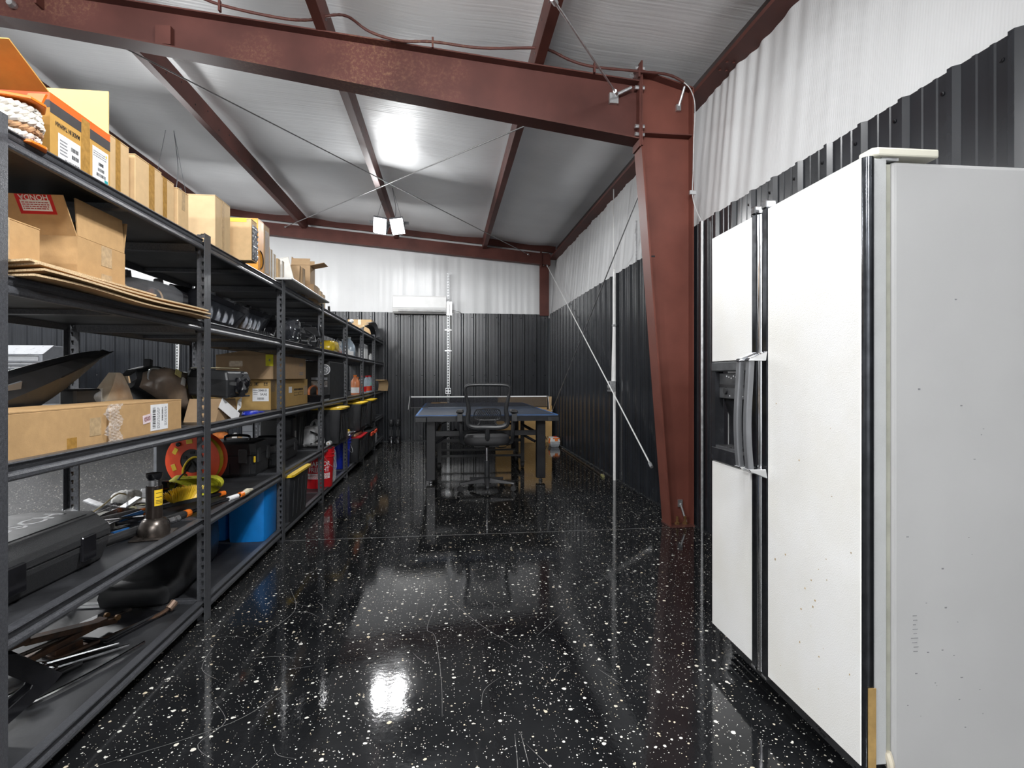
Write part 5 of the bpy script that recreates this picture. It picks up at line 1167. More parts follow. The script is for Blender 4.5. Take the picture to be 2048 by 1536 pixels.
for i in range(34):
    for j in range(5):
        t = 0.355 + 0.13 * i / 33; o_ = 0.022 + 0.016 * j / 4
        p = Vector(al2(t, 0.042, o_)); q = p + Vector((0.01 * (j - 2) + rnd.uniform(-.006, .006), (t - 0.42) * 0.95 + rnd.uniform(-.006, .006), 0.066 - 3.5 * (t - 0.42) ** 2 + rnd.uniform(-.006, .004)))
        b.tube([tuple(p), tuple(q)], [0.0028, 0.0022], 4)
o_ = b.build('bristles', M_yellow, s2); o_['kind'] = 'stuff'
# blue handled wrenches
for k, (p, q, lab) in enumerate((((-1.47, 2.66), (-1.43, 2.87), 'steel rod with a blue sleeve lying behind the two brush grips'), ((-1.40, 2.475), (-1.355, 2.59), 'blue sleeved lever next to the bottle jack'))):
    d = Vector((q[0] - p[0], q[1] - p[1], 0)); ln = d.length; d.normalize()
    o = thing('lever', lab, 'tool', (p[0], p[1], Z4))
    MB().tube([(d.x * t, d.y * t, 0.03 if k == 0 else 0.013) for t in (0.0, ln * 0.6)], 0.011, 10).build('blue_sleeve', mat('blue_vinyl', (0.03, 0.17, 0.48), 0.35), o)
    MB().tube([(-d.x * 0.06, -d.y * 0.06, 0.03 if k == 0 else 0.013), (d.x * ln * 1.4, d.y * ln * 1.4, 0.03 if k == 0 else 0.013)], 0.0065, 8).build('rod', M_steel, o)
    MB().obox((-d.x * 0.07, -d.y * 0.07, 0.016), (0.03, 0.03, 0.032)).build('foot', M_steel, o)
o = thing('pry_rod', 'bright steel rod crossing over the grey brush grip', 'tool', (-1.50, 2.55, Z4)); MB().tube([(-0.02, -0.02, 0.056), (0.13, 0.10, 0.045)], 0.0065, 8).build('rod', M_chrome, o); MB().obox((-0.03, -0.025, 0.028), (0.035, 0.035, 0.056)).build('head', M_steel, o, bevel=0.004)
MB().obox((0.145, 0.11, 0.024), (0.02, 0.02, 0.048)).build('foot', M_steel, o)
o = thing('red_tipped_tool', 'red tipped tool end beside the black tool case', 'tool', (-1.545, 2.50, Z4)); MB().tube([(0, 0, 0.014), (0.02, 0.05, 0.014)], 0.013, 10).build('tip', M_red, o); MB().tube([(0.02, 0.05, 0.014), (0.05, 0.14, 0.014)], 0.008, 8).build('shank', M_steel, o)
def ratchet(label, loc, rz, strapm):
    o = thing('ratchet_buckle', label, 'tool', loc, rz)
    b = MB()
    for s in (-1, 1): b.prism([(-0.07, 0.0), (0.07, 0.0), (0.075, 0.025), (0.0, 0.045), (-0.075, 0.03)], 'X', s * 0.028 - 0.0015, s * 0.028 + 0.0015)
    b.build('side_plate', M_steel, o)
    MB().tube([(-0.034, 0, 0.022), (0.034, 0, 0.022)], 0.014, 10).build('spool', M_steel, o)
    MB().obox((0, 0.075, 0.05), (0.05, 0.09, 0.012), (R(25), 0, 0)).build('lever', M_galv, o, bevel=0.003)
    b = MB().band(smooth([(0, -0.03, 0.03), (0, -0.10, 0.02), (0.02, -0.16, 0.004), (0.05, -0.20, 0.003)], 4), (0.045, 0, 0), 0.002); b.lathe([(0.03, 0.0), (0.03, 0.025)], (0.02, -0.14, 0.004), 14); b.build('strap', strapm, o)
    return o
M_gstrap = mat('grey_webbing', (0.45, 0.44, 0.40), 0.8, 0, 0.2, 60)
ratchet('steel ratchet buckle on the fourth shelf behind the tool case', (-1.64, 2.68, Z4), R(60), M_gstrap)
ratchet('steel ratchet buckle with a cream strap on the fourth shelf', (-1.66, 2.93, Z4), R(95), mat('cream_webbing', (0.60, 0.56, 0.34), 0.8, 0, 0.2, 60))
ratchet('steel ratchet buckle behind the yellow bristles', (-1.58, 3.06, Z4), R(20), M_gstrap)
ratchet('steel ratchet buckle near the shelf middle, lever up', (-1.60, 2.85, Z4), R(-30), M_gstrap)
pillow('strap_bundle', 'bundled white strap on top of the ratchet buckles', (-1.66, 3.05, Z4 + 0.0), (0.10, 0.13, 0.085), mat('white_webbing', (0.68, 0.68, 0.66), 0.8, 0, 0.2, 50), 9, cat='strap', wr=0.05)
o = thing('cord', 'thin cream cord trailing over the back of the fourth shelf', 'cord', (-1.66, 2.85, Z4)); MB().tube(smooth([(0.0, -0.3, 0.004), (-0.02, -0.15, 0.012), (0.0, 0.0, 0.05), (0.02, 0.10, 0.09), (0.03, 0.2, 0.05)], 6), 0.004, 6).build('cord', mat('cream_cord', (0.6, 0.5, 0.3), 0.8), o)
# board with a black fitting
o = thing('dark_board', 'dark board lying along the fourth shelf behind the bristles', 'board', (-1.58, 3.14, Z4)); MB().box(-0.05, 0.09, -0.16, 0.17, 0.0, 0.035).build('board', M_darksteel, o, bevel=0.004); MB().box(0.0905, 0.092, -0.16, 0.17, 0.026, 0.034).build('pale_edge', M_galv, o)
o = thing('hitch_fitting', 'black fitting with knobs standing on the dark board', 'fitting', (-1.53, 3.12, Z4 + 0.0355))
b = MB().box(-0.03, 0.03, -0.045, 0.045, 0.0, 0.045); b.box(-0.03, 0.03, -0.045, -0.02, 0.045, 0.07); b.box(-0.03, 0.03, 0.03, 0.05, 0.0, 0.075); b.build('block', M_blackgl, o, bevel=0.006)
b = MB()
for y in (-0.03, 0.025): b.lathe([(0.014, 0.03), (0.014, 0.055)], (0, y, 0.018), 12, 'X')
b.build('knob', M_blackpl, o)
MB().tube(smooth([(0.0, 0.16, 0.005), (0.02, 0.16, 0.06), (0.03, 0.2, 0.085), (0.03, 0.24, 0.07)], 5), 0.005, 6).build('wire', M_blackpl, o)
# yellow tow strap
ts = thing('tow_strap', 'rolled lime yellow tow strap in front of the orange cord reel', 'strap', (-1.44, 3.34, Z4 + 0.0), R(12))
b = MB()
for k in range(9):
    r_ = 0.010 + 0.0042 * k; pts = []
    for i in range(40):
        a = 2 * math.pi * i / 40
        # flat oval coil
        L_ = 0.055; x = (L_ if math.cos(a) > 0 else -L_) * (1 if abs(math.cos(a)) > 0.12 else abs(math.cos(a)) / 0.12) + r_ * math.cos(a) * 1.15
        pts.append((x * 1.3, 0.0, 0.052 + r_ * math.sin(a) * 1.06))
    rg = [[(p[0], -0.05 + 0.003 * k % 0.01, p[2]), (p[0], 0.05, p[2])] for p in pts + pts[:1]]
    b.loft(rg, cap=False, closed=False)
b.build('coil', M_hiyel, ts)
b = MB().band(smooth([(0.06, -0.02, 0.005), (-0.02, -0.04, 0.07), (-0.10, -0.02, 0.10), (-0.15, 0.02, 0.07), (-0.19, 0.05, 0.003)], 6), (0.02, 0.085, 0.02), 0.003); b.build('loose_end', M_hiyel, ts)
# cord reel
cr = thing('cord_reel', 'orange-red cord reel with yellow cable standing behind the yellow strap', 'reel', (-1.53, 3.56, Z4 + 0.168), R(-7))
for s in (-1, 1):
    pr = [(0.072, s * 0.040), (0.160, s * 0.040), (0.166, s * 0.044), (0.166, s * 0.048), (0.072, s * 0.052)]
    MB().lathe(pr, (0, 0, 0), 40, 'Y', cap=False).build('flange', M_redor, cr, smooth=True, angle=40)
    MB().lathe([(0.01, s * 0.036), (0.074, s * 0.036), (0.074, s * 0.047), (0.01, s * 0.047)], (0, 0, 0), 32, 'Y').build('hub_disc', M_blackpl, cr)
b = MB()
for j in range(6):
    for k, r_ in enumerate((0.12, 0.131, 0.142)):
        b.tube([(r_ * math.cos(2 * math.pi * i / 36), -0.030 + 0.012 * j, r_ * math.sin(2 * math.pi * i / 36)) for i in range(36)], 0.0058, 6, True)
b.build('cable_turns', mat('yellow_cable', (0.72, 0.52, 0.03), 0.4), cr, smooth=True)
MB().lathe([(0.115, -0.034), (0.115, 0.034)], (0, 0, 0), 24, 'Y').build('drum', M_blackpl, cr)
for a in (150, 98, 200):
    b = MB().obox((0, 0, 0), (0.040, 0.003, 0.026)); b.build('window_ribs', mat('amber_cable_slot', (0.80, 0.55, 0.05), 0.4), cr, loc=(0.118 * math.cos(R(a)), -0.0525, 0.118 * math.sin(R(a))), rot=(0, R(90 - a), 0), bevel=0.006)
MB().lathe([(0.013, -0.054), (0.013, -0.066), (0.008, -0.068)], (0.128 * math.cos(R(128)), 0, 0.128 * math.sin(R(128))), 14, 'Y').build('crank_knob', M_blackgl, cr)
MB().tube(smooth([(-0.05, -0.058, -0.11), (-0.048, -0.062, -0.05), (-0.02, -0.064, 0.0), (0.02, -0.064, 0.025), (0.06, -0.062, 0.02)], 6), 0.0065, 8).build('cable_tail', MATS['yellow_cable'], cr, smooth=True)
b = MB().obox((0.0, -0.05, 0.05), (0.024, 0.004, 0.016)); b.obox((-0.045, -0.05, 0.02), (0.024, 0.004, 0.016)); b.obox((0.04, -0.05, 0.02), (0.024, 0.004, 0.016)); b.build('outlet', M_blackgl, cr)
b = MB().box(-0.11, 0.11, -0.06, -0.053, -0.168, -0.16); b.box(-0.11, 0.11, 0.053, 0.06, -0.168, -0.16)
for s in (-1, 1):
    for x in (-0.1, 0.1): b.tube([(x, s * 0.0565, -0.165), (0, s * 0.0565, 0.0)], 0.005, 6)
b.build('stand', M_blackpl, cr)
# hard cases of the second unit
def hardcase(name, label, loc, size, rotz=0, latch=M_yellow):
    a, d, h = size; o = thing(name, label, 'case', loc, rotz)
    def rg(ins, z, c=0.03): return [(-a / 2 + ins + c, -d / 2 + ins, z), (a / 2 - ins - c, -d / 2 + ins, z), (a / 2 - ins, -d / 2 + ins + c, z), (a / 2 - ins, d / 2 - ins - c, z), (a / 2 - ins - c, d / 2 - ins, z), (-a / 2 + ins + c, d / 2 - ins, z), (-a / 2 + ins, d / 2 - ins - c, z), (-a / 2 + ins, -d / 2 + ins + c, z)]
    MB().loft([rg(0.012, 0), rg(0.004, 0.02), rg(0, h * 0.62)]).build('body', M_blackpl, o, bevel=0.004)
    MB().loft([rg(-0.004, h * 0.622), rg(-0.004, h * 0.72), rg(0.01, h * 0.96), rg(0.03, h)]).build('lid', M_blackpl, o, bevel=0.004)
    b = MB()
    for x in (-a * 0.28, a * 0.28): b.box(x - 0.028, x + 0.028, -d / 2 - 0.012, -d / 2, h * 0.40, h * 0.80)
    for y in (-d * 0.3, d * 0.3): b.box(a / 2, a / 2 + 0.012, y - 0.028, y + 0.028, h * 0.40, h * 0.80)
    b.build('latch', M_grain, o, bevel=0.003)
    b = MB()
    for k in range(5): b.box(-a * 0.4 + k * a * 0.2 - 0.006, -a * 0.4 + k * a * 0.2 + 0.006, -d / 2 - 0.004, -d / 2 + 0.008, 0.02, h * 0.38)
    b.build('rib', M_blackpl, o)
    if latch: MB().box(a / 2 - 0.008, a / 2 + 0.004, -d / 2 - 0.006, -d / 2 + 0.010, h * 0.42, h * 0.60).build('coloured_latch', latch, o, bevel=0.003)
    MB().tube(smooth([(-0.08, 0, h), (-0.07, 0, h + 0.03), (0.07, 0, h + 0.03), (0.08, 0, h)], 4), 0.009, 8).build('handle', M_blackgl, o)
    return o
hardcase('tool_case', 'black tool case with a small yellow latch beside the cord reel', (-1.46, 4.02, Z4), (0.34, 0.32, 0.235), 0)
hardcase('tool_case', 'long low black case with ribbed lid behind the yellow-latched case', (-1.42, 4.55, Z4), (0.30, 0.66, 0.17), 0, None)
# third unit: black suitcase, dark tote, grocery bag
bs = thing('black_suitcase', 'upright black suitcase on the fourth shelf behind the third post', 'case', (-1.40, 5.03, Z4))
MB().box(-0.22, 0.06, -0.08, 0.08, 0.012, 0.33).build('body', M_blackpl, bs, bevel=0.03, seg=3); MB().box(0.061, 0.066, -0.02, 0.02, 0.14, 0.20).build('latch', M_galv, bs); MB().box(-0.2, 0.04, -0.075, 0.075, 0, 0.012).build('foot', M_rubber, bs)
pb_ = pillow('grocery_bag', 'crumpled white grocery bag holding black parts on the fourth shelf', (-1.31, 5.50, Z4), (0.22, 0.22, 0.20), mat('white_bag_film', (0.66, 0.66, 0.67), 0.25, 0, 0.15, 20, alpha=0.85, spec=0.7, bump=1.0, bscale=22), 14, wr=0.05)
MB().grid(lambda u, v: (0.02 + 0.09 * math.sin(math.pi * v), -0.085 + 0.16 * u + 0.01 * math.sin(v * 12), 0.035 + 0.12 * v + 0.012 * math.sin(u * 14)), 10, 10).build('black_contents', M_blackgl, pb_, loc=(0.0, -0.05, 0.0), smooth=True)
MB().band(smooth([(0.05, 0.02, 0.16), (0.04, 0.06, 0.23), (0.0, 0.08, 0.25), (-0.03, 0.07, 0.17)], 5), (0.03, 0.0, 0.02), 0.002).build('handle_loop', M_clear, pb_, smooth=True)
def tote(name, label, loc, size, m, lidm, rotz=0, taper=0.9, lid=True, ribs=True, cat='tote', latch=None):
    a, d, h = size; o = thing(name, label, cat, loc, rotz)
    def rg(k, z, c=0.035, add=0.0): A, D = a / 2 * k + add, d / 2 * k + add; return [(-A + c, -D, z), (A - c, -D, z), (A - c * .3, -D + c * .3, z), (A, -D + c, z), (A, D - c, z), (A - c * .3, D - c * .3, z), (A - c, D, z), (-A + c, D, z), (-A + c * .3, D - c * .3, z), (-A, D - c, z), (-A, -D + c, z), (-A + c * .3, -D + c * .3, z)]
    MB().loft([rg(taper * 0.98, 0), rg(taper, 0.012), rg(0.985, h * 0.90), rg(1.0, h * 0.90), rg(1.0, h * 0.955)]).build('body', m, o, smooth=True, angle=25)
    if ribs:
        b = MB()
        for k in range(4):
            y = -d * 0.30 + k * d * 0.2; kk = a / 2
            b.prism([(kk * taper - 0.004, 0.04), (kk * taper + 0.006, 0.04), (kk * 0.985 + 0.003, h * 0.82), (kk * 0.985 - 0.01, h * 0.82)], 'Y', y - 0.015, y + 0.015)
        for k in range(2):
            x = -a * 0.18 + k * a * 0.36; kk = d / 2
            b.prism([(-kk * taper + 0.004, 0.04), (-kk * taper - 0.006, 0.04), (-kk * 0.985 - 0.003, h * 0.82), (-kk * 0.985 + 0.01, h * 0.82)], 'X', x - 0.02, x + 0.02)
        b.build('rib', m, o)
    if lid:
        MB().loft([rg(1.0, h * 0.94, add=0.012), rg(1.0, h * 0.985, add=0.014), rg(1.0, h * 0.99, add=0.006), rg(0.9, h * 0.99), rg(0.88, h)]).build('lid', lidm, o, smooth=True, angle=25)
    if latch:
        b = MB()
        for y in (-d * 0.25, d * 0.25): b.box(a / 2 + 0.003, a / 2 + 0.024, y - d * 0.14, y + d * 0.14, h * 0.76, h * 0.93)
        b.build('latch', latch, o, bevel=0.006)
    return o
M_btote = mat('black_tote_plastic', (0.020, 0.021, 0.024), 0.4, 0, 0.15, 15)
tote('storage_tote', 'black tote with a yellow lid on the fourth shelf of the fourth unit', (-1.26, 5.88, Z4), (0.40, 0.44, 0.37), M_btote, M_yellow)
tote('storage_tote', 'big dark tote in shadow behind the grocery bag', (-1.52, 5.36, Z4), (0.34, 0.40, 0.37), M_btote, M_yellow, lid=False)
tote('storage_tote', 'black tote with a yellow lid on the fourth shelf of the fifth unit', (-1.26, 7.27, Z4), (0.40, 0.50, 0.36), M_btote, M_yellow)
tote('storage_tote', 'black tote with a yellow lid farthest along the fourth shelf', (-1.26, 8.23, Z4), (0.40, 0.52, 0.36), M_btote, M_yellow)
o = thing('yellow_tool', 'small yellow plastic tool on the fourth shelf in front of a black tote', 'tool', (-1.21, 6.72, Z4)); MB().tube([(0, -0.14, 0.03), (0, 0.05, 0.03), (0.02, 0.14, 0.022)], [0.02, 0.022, 0.016], 8).build('body', M_yellow, o); MB().obox((0.0, -0.16, 0.025), (0.05, 0.04, 0.05)).build('head', M_blackpl, o)
for y, rz, lab in ((6.58, 10, 'white paper sheet on the fourth shelf nearest the fifth post'), (6.86, -8, 'white paper sheet lying under the yellow tool end')):
    o = thing('paper_sheet', lab, 'paper', (-1.19, y, Z4), R(rz)); MB().grid(lambda u, v: (-0.06 + 0.12 * u, -0.1 + 0.2 * v, 0.001 + 0.006 * u * v), 4, 4).build('sheet', M_paper, o); MB().box(-0.05, 0.05, -0.08, 0.06, 0.0, 0.0008).build('lower_sheet', M_paper, o)
o = thing('paper_roll', 'small white roll by the front edge of the fourth shelf beside the yellow-lidded tote', 'roll', (-1.16, 5.58, Z4 + 0.022)); MB().lathe([(0.022, -0.04), (0.022, 0.04)], (0, 0, 0), 14, 'Y').build('roll', M_white, o); MB().lathe([(0.008, -0.041), (0.008, 0.041)], (0, 0, 0), 10, 'Y').build('core', M_card3, o)

# ================================================================== bottom shelf (Z5)
dp = thing('oil_drain_can', 'black moulded oil drain container with a carved top on the bottom shelf', 'container', (-1.455, 2.98, Z5), R(5))
def body_ring(y, hw, zt, zb=0.0):
    pts = []
    for i in range(12):
        a = 2 * math.pi * i / 12; c, s = math.cos(a), math.sin(a); pts.append((hw * math.copysign(abs(c) ** 0.5, c), y, (zt + zb) / 2 + (zt - zb) / 2 * math.copysign(abs(s) ** 0.5, s)))
    return pts
MB().loft([body_ring(-0.30, 0.10, 0.085, 0.015), body_ring(-0.29, 0.15, 0.105), body_ring(-0.22, 0.165, 0.11), body_ring(-0.18, 0.175, 0.115), body_ring(-0.14, 0.18, 0.155), body_ring(-0.10, 0.183, 0.205), body_ring(0.05, 0.185, 0.235), body_ring(0.20, 0.18, 0.26), body_ring(0.36, 0.17, 0.285), body_ring(0.42, 0.14, 0.275), body_ring(0.43, 0.10, 0.25, 0.03)]).build('body', M_blackpl, dp, smooth=True, angle=60)
b = MB()
for x in (-0.03, 0.02, 0.07): b.tube([(x, -0.03, 0.222), (x + 0.01, 0.12, 0.25), (x + 0.01, 0.2, 0.262)], 0.006, 6)
b.build('rib', M_blackgl, dp)
b = MB().tube([(0.165, 0.10, 0.235), (0.125, 0.18, 0.262), (0.12, 0.30, 0.276)], [0.012, 0.018, 0.014], 8); b.build('edge_roll', M_blackpl, dp, smooth=True)
MB().obox((0.075, -0.01, 0.2245), (0.05, 0.045, 0.010), (R(10), 0, 0)).build('red_residue', mat('red_grease', (0.25, 0.02, 0.02), 0.3, 0, 0.5, 60), dp, bevel=0.005)
lettering('S', 0.07, (0.13, 0.07, 0.2420), '+Z', 60, M_greymet, dp)
MB().lathe([(0.03, 0.27), (0.03, 0.295)], (0.02, 0.33, 0), 14).build('cap', M_blackgl, dp)
MB().box(-0.14, 0.14, -0.25, 0.38, -0.0002, 0.008).build('foot', M_blackpl, dp)
# scissor jack
sj = thing('scissor_jack', 'rusty folded scissor jack on the bottom shelf near the left edge', 'jack', (-1.47, 2.30, Z5), R(-25))
M_rustjack = mat('rusty_jack', (0.055, 0.042, 0.036), 0.45, 0.5, 0.3, 20, col2=(0.16, 0.085, 0.05))
b = MB()
b.obox((0, -0.02, 0.045), (0.05, 0.34, 0.022), (R(6), 0, 0)); b.obox((0, 0.02, 0.075), (0.052, 0.34, 0.022), (R(-10), 0, 0)); b.build('arm', M_rustjack, sj, bevel=0.003)
b = MB().box(-0.04, 0.04, -0.06, 0.06, 0.0, 0.012); b.obox((0, 0, 0.02), (0.05, 0.1, 0.02)); b.build('base', M_rustjack, sj, bevel=0.002)
b = MB().obox((0, -0.17, 0.115), (0.06, 0.075, 0.03)); b.obox((-0.025, -0.15, 0.14), (0.008, 0.06, 0.035)); b.obox((0.025, -0.15, 0.14), (0.008, 0.06, 0.035)); b.build('saddle', M_rustjack, sj, bevel=0.003)
MB().tube([(0, -0.25, 0.058), (0, 0.26, 0.058)], 0.008, 8).build('screw_rod', M_darksteel, sj)
b = MB()
for y in (-0.18, 0.18):
    for s in (-1, 1): b.lathe([(0.012, s * 0.026), (0.012, s * 0.036)], (0, y, 0.062), 10, 'X')
b.build('pivot_pin', M_anchor, sj)
sj2 = thing('jack_tray', 'black scuffed steel tray plate lying under the scissor jack', 'plate', (-1.42, 2.52, Z5), R(-12))
MB().prism([(-0.16, -0.15), (0.12, -0.17), (0.15, 0.12), (-0.12, 0.16)], 'Z', 0.0, 0.014).build('plate', M_blackgl, sj2, bevel=0.003)
b = MB().tube([(-0.15, -0.14, 0.018), (0.11, -0.16, 0.018), (0.14, 0.11, 0.018)], 0.006, 6); b.build('rim', M_blackpl, sj2)
for k, (x, y, rz, lab) in enumerate(((-1.49, 2.155, -52, 'upper long steel eye hook lying beneath the scissor jack'), (-1.43, 2.12, -48, 'lower long steel eye hook in front of the scissor jack'))):
    o = thing('eye_hook', lab, 'tool', (x, y, Z5), R(rz)); b = MB().tube([(0, 0.03, 0.016), (0, 0.26, 0.016)], [0.008, 0.005], 8); b.build('shank', M_chrome, o); MB().tube([(0.022 * math.cos(2 * math.pi * i / 16), 0.04 * math.sin(2 * math.pi * i / 16), 0.016) for i in range(16)], 0.007, 8, True).build('eye', M_chrome, o, smooth=True); MB().box(-0.02, 0.02, -0.03, 0.03, 0.0, 0.010).build('rest', M_darksteel, o)
lw = thing('lug_wrench', 'rusty lug wrench with a bent socket end on the bottom shelf', 'tool', (-1.31, 2.50, Z5))
MB().tube(smooth([(-0.14, -0.30, 0.014), (-0.02, -0.06, 0.012), (0.03, 0.04, 0.012), (0.06, 0.09, 0.020), (0.075, 0.12, 0.035)], 6), 0.009, 8).build('bar', M_rustjack, lw, smooth=True)
MB().tube([(0.070, 0.108, 0.024), (0.083, 0.135, 0.045)], 0.017, 10).build('socket', mat('rusty_socket', (0.22, 0.15, 0.11), 0.5, 0.5, 0.3, 40), lw)
hr = thing('bent_rod', 'bright bent steel handle rod lying across the bottom shelf', 'tool', (-1.30, 2.12, Z5))
MB().tube(smooth([(-0.10, -0.09, 0.03), (-0.07, -0.16, 0.014), (-0.055, -0.19, 0.011), (-0.03, -0.175, 0.011), (0.04, -0.02, 0.011), (0.105, 0.20, 0.011)], 6), 0.0065, 8).build('rod', M_chrome, hr, smooth=True)
hb2 = thing('steel_rod', 'short bright steel bar behind the black cut-out bracket', 'tool', (-1.43, 1.98, Z5)); MB().tube([(-0.06, -0.1, 0.010), (0.05, 0.12, 0.010)], 0.010, 10).build('bar', M_chrome, hb2); MB().tube([(0.05, 0.12, 0.010), (0.09, 0.2, 0.010)], 0.010, 10).build('grip', M_blackpl, hb2)
rb = thing('cut_out_bracket', 'black triangular steel bracket with a cut-out at the near end of the bottom shelf', 'bracket', (-1.30, 1.755, Z5), R(-35))
def shape(inner):
    return inner
outer = [(-0.07, 0.0), (-0.045, 0.0), (0.135, 0.105), (0.155, 0.125), (0.045, 0.235), (0.0, 0.25), (-0.075, 0.20)]
inn = [(-0.042, 0.055), (-0.02, 0.055), (0.075, 0.115), (0.08, 0.125), (0.02, 0.185), (0.0, 0.19), (-0.045, 0.16)]
for s in (0, 1):
    b = MB(); n = 7; x0 = 0.0 if s == 0 else -0.045
    vs = [(x0, u, z) for u, z in outer] + [(x0, u, z) for u, z in inn] + [(x0 - 0.006, u, z) for u, z in outer] + [(x0 - 0.006, u, z) for u, z in inn]
    fs = []
    for i in range(n):
        j = (i + 1) % n
        fs += [(i, j, n + j, n + i), (2 * n + i, 3 * n + i, 3 * n + j, 2 * n + j), (i, 2 * n + i, 2 * n + j, j), (n + i, n + j, 3 * n + j, 3 * n + i)]
    b.add(vs, fs); b.build('side_plate', M_blackgl, rb)
MB().box(-0.045, 0.0, -0.075, -0.069, 0.0, 0.20).build('back_plate', M_blackgl, rb); MB().box(-0.05, 0.005, -0.07, -0.02, 0.0, 0.004).build('foot', M_blackgl, rb)
# second unit: blue totes, red case
tote('blue_tote', 'bright blue tote at the front of the bottom shelf in the second unit', (-1.285, 3.82, Z5), (0.24, 0.28, 0.36), M_blue, M_blue, lid=False, ribs=False, taper=0.96)
tote('blue_tote', 'second blue tote half hidden behind the bright blue one', (-1.53, 3.86, Z5), (0.22, 0.26, 0.33), M_blue, M_blue, lid=False, ribs=False, taper=0.96)
rc = thing('red_case', 'faded red case behind the black drain container on the bottom shelf', 'case', (-1.54, 3.60, Z5)); MB().box(-0.09, 0.09, -0.08, 0.08, 0.0, 0.24).build('body', mat('faded_red', (0.30, 0.04, 0.05), 0.4, 0, 0.15, 15), rc, bevel=0.01, seg=2); MB().box(-0.09, 0.09, -0.083, -0.0805, 0.16, 0.163).build('seam', M_ink, rc)
gp = thing('grey_toolbox', 'low grey and black toolbox behind the drain container', 'case', (-1.53, 3.43, Z5)); MB().box(-0.13, 0.13, -0.06, 0.06, 0, 0.20).build('body', M_blackpl, gp, bevel=0.01); MB().box(-0.135, 0.135, -0.065, 0.065, 0.2005, 0.225).build('lid', M_greymet, gp, bevel=0.006)
# third unit
tote('storage_tote', 'dark ribbed tote with a yellow lid on the bottom shelf beside the red bucket', (-1.31, 4.34, Z5), (0.40, 0.54, 0.365), M_btote, M_yellow)
fg = carton('folded_blue_bag', 'folded blue and white bag on top of the yellow lid', (-1.30, 4.34, Z5 + 0.366), (0.22, 0.4, 0.018), mat('blue_grey_cloth', (0.10, 0.17, 0.25), 0.8, 0, 0.2, 30), tape=False, cat='bag')
def bucket(name, label, loc, h, r0, r1, m, rotz=0, bail=True):
    o = thing(name, label, 'bucket', loc, rotz)
    MB().lathe([(r0 * 0.97, 0), (r0, 0.008), (r0 + (r1 - r0) * 0.8, h * 0.78), (r1 + 0.005, h * 0.785), (r1 + 0.005, h * 0.80), (r1, h * 0.805), (r1, h * 0.87), (r1 + 0.006, h * 0.875), (r1 + 0.006, h * 0.89), (r1, h * 0.9), (r1 + 0.001, h * 0.985), (r1 + 0.005, h), (r1 - 0.003, h), (r1 - 0.006, h * 0.9), (r0 - 0.004, 0.012)], (0, 0, 0), 32).build('body', m, o, smooth=True, angle=30)
    if bail:
        pts = [(r1 * 1.06 * math.cos(t) * 0.55 + r1 * 0.55, r1 * 1.08 * math.sin(t), h * 0.86 - 0.16 * math.cos(t) * 0.9) for t in [R(-90) + R(180) * i / 20 for i in range(21)]]
        MB().tube(pts, 0.0022, 6).build('bail', M_galv, o); 
        b = MB()
        for s in (-1, 1): b.lathe([(0.014, s * r1), (0.014, s * (r1 + 0.010))], (r1 * 0.55, 0, h * 0.86), 10, 'Y')
        b.build('ear', m, o)
    return o
rbk = bucket('bucket', 'red bucket with white block lettering behind the fourth post on the bottom shelf', (-1.245, 5.50, Z5), 0.375, 0.130, 0.148, M_red)
def cyl_text(body, size, parent, r, ang, z, m, squeeze=0.9, tilt=0):
    me = text_mesh(body, size, squeeze=squeeze); me.name = 'lettering'; me.materials.clear(); me.materials.append(m)
    bm = bmesh.new(); bm.from_mesh(me); bmesh.ops.subdivide_edges(bm, edges=[e for e in bm.edges if e.calc_length() > 0.02], cuts=2); bm.to_mesh(me); bm.free()
    for v in me.vertices:
        a = R(ang) + v.co.x / r; rr = r + 0.0015 + v.co.z; v.co = (rr * math.cos(a), rr * math.sin(a), z + v.co.y)
    o = bpy.data.objects.new('lettering', me); COL.objects.link(o); o.parent = parent; return o
M_bw = mat('white_ink', (0.80, 0.80, 0.80), 0.5)
rr = lambda z: 0.130 + 0.018 * z / 0.375 * 1.02
cyl_text('HARBOR', 0.064, rbk, rr(0.235), -74, 0.235, M_bw, 0.84); cyl_text('FREIGHT', 0.064, rbk, rr(0.18), -74, 0.18, M_bw, 0.80)
def cyl_block(parent, r, a0, a1, z0, z1, m, nm):
    n = 12; MB().loft([[((r + dr) * math.cos(R(a0 + (a1 - a0) * i / n)), (r + dr) * math.sin(R(a0 + (a1 - a0) * i / n)), z) for i in range(n + 1)] for z, dr in ((z0, 0.0008), (z1, 0.0018))], cap=False, closed=False).build(nm, m, parent, smooth=True)
for z, s_ in ((0.133, 'QUALITY TOOLS'), (0.105, 'LOWEST PRICES')):
    cyl_block(rbk, rr(z) + 0.0004, -120, -28, z - 0.012, z + 0.012, M_bw, 'lettering_block'); cyl_text(s_, 0.0215, rbk, rr(z) + 0.0016, -74, z - 0.001, M_red, 1.12)
gb = pillow('plastic_bag', 'clear plastic bag stuffed beside the rim of the red bucket', (-1.15, 5.70, Z5), (0.06, 0.10, 0.33), M_clear, 21, wr=0.06)
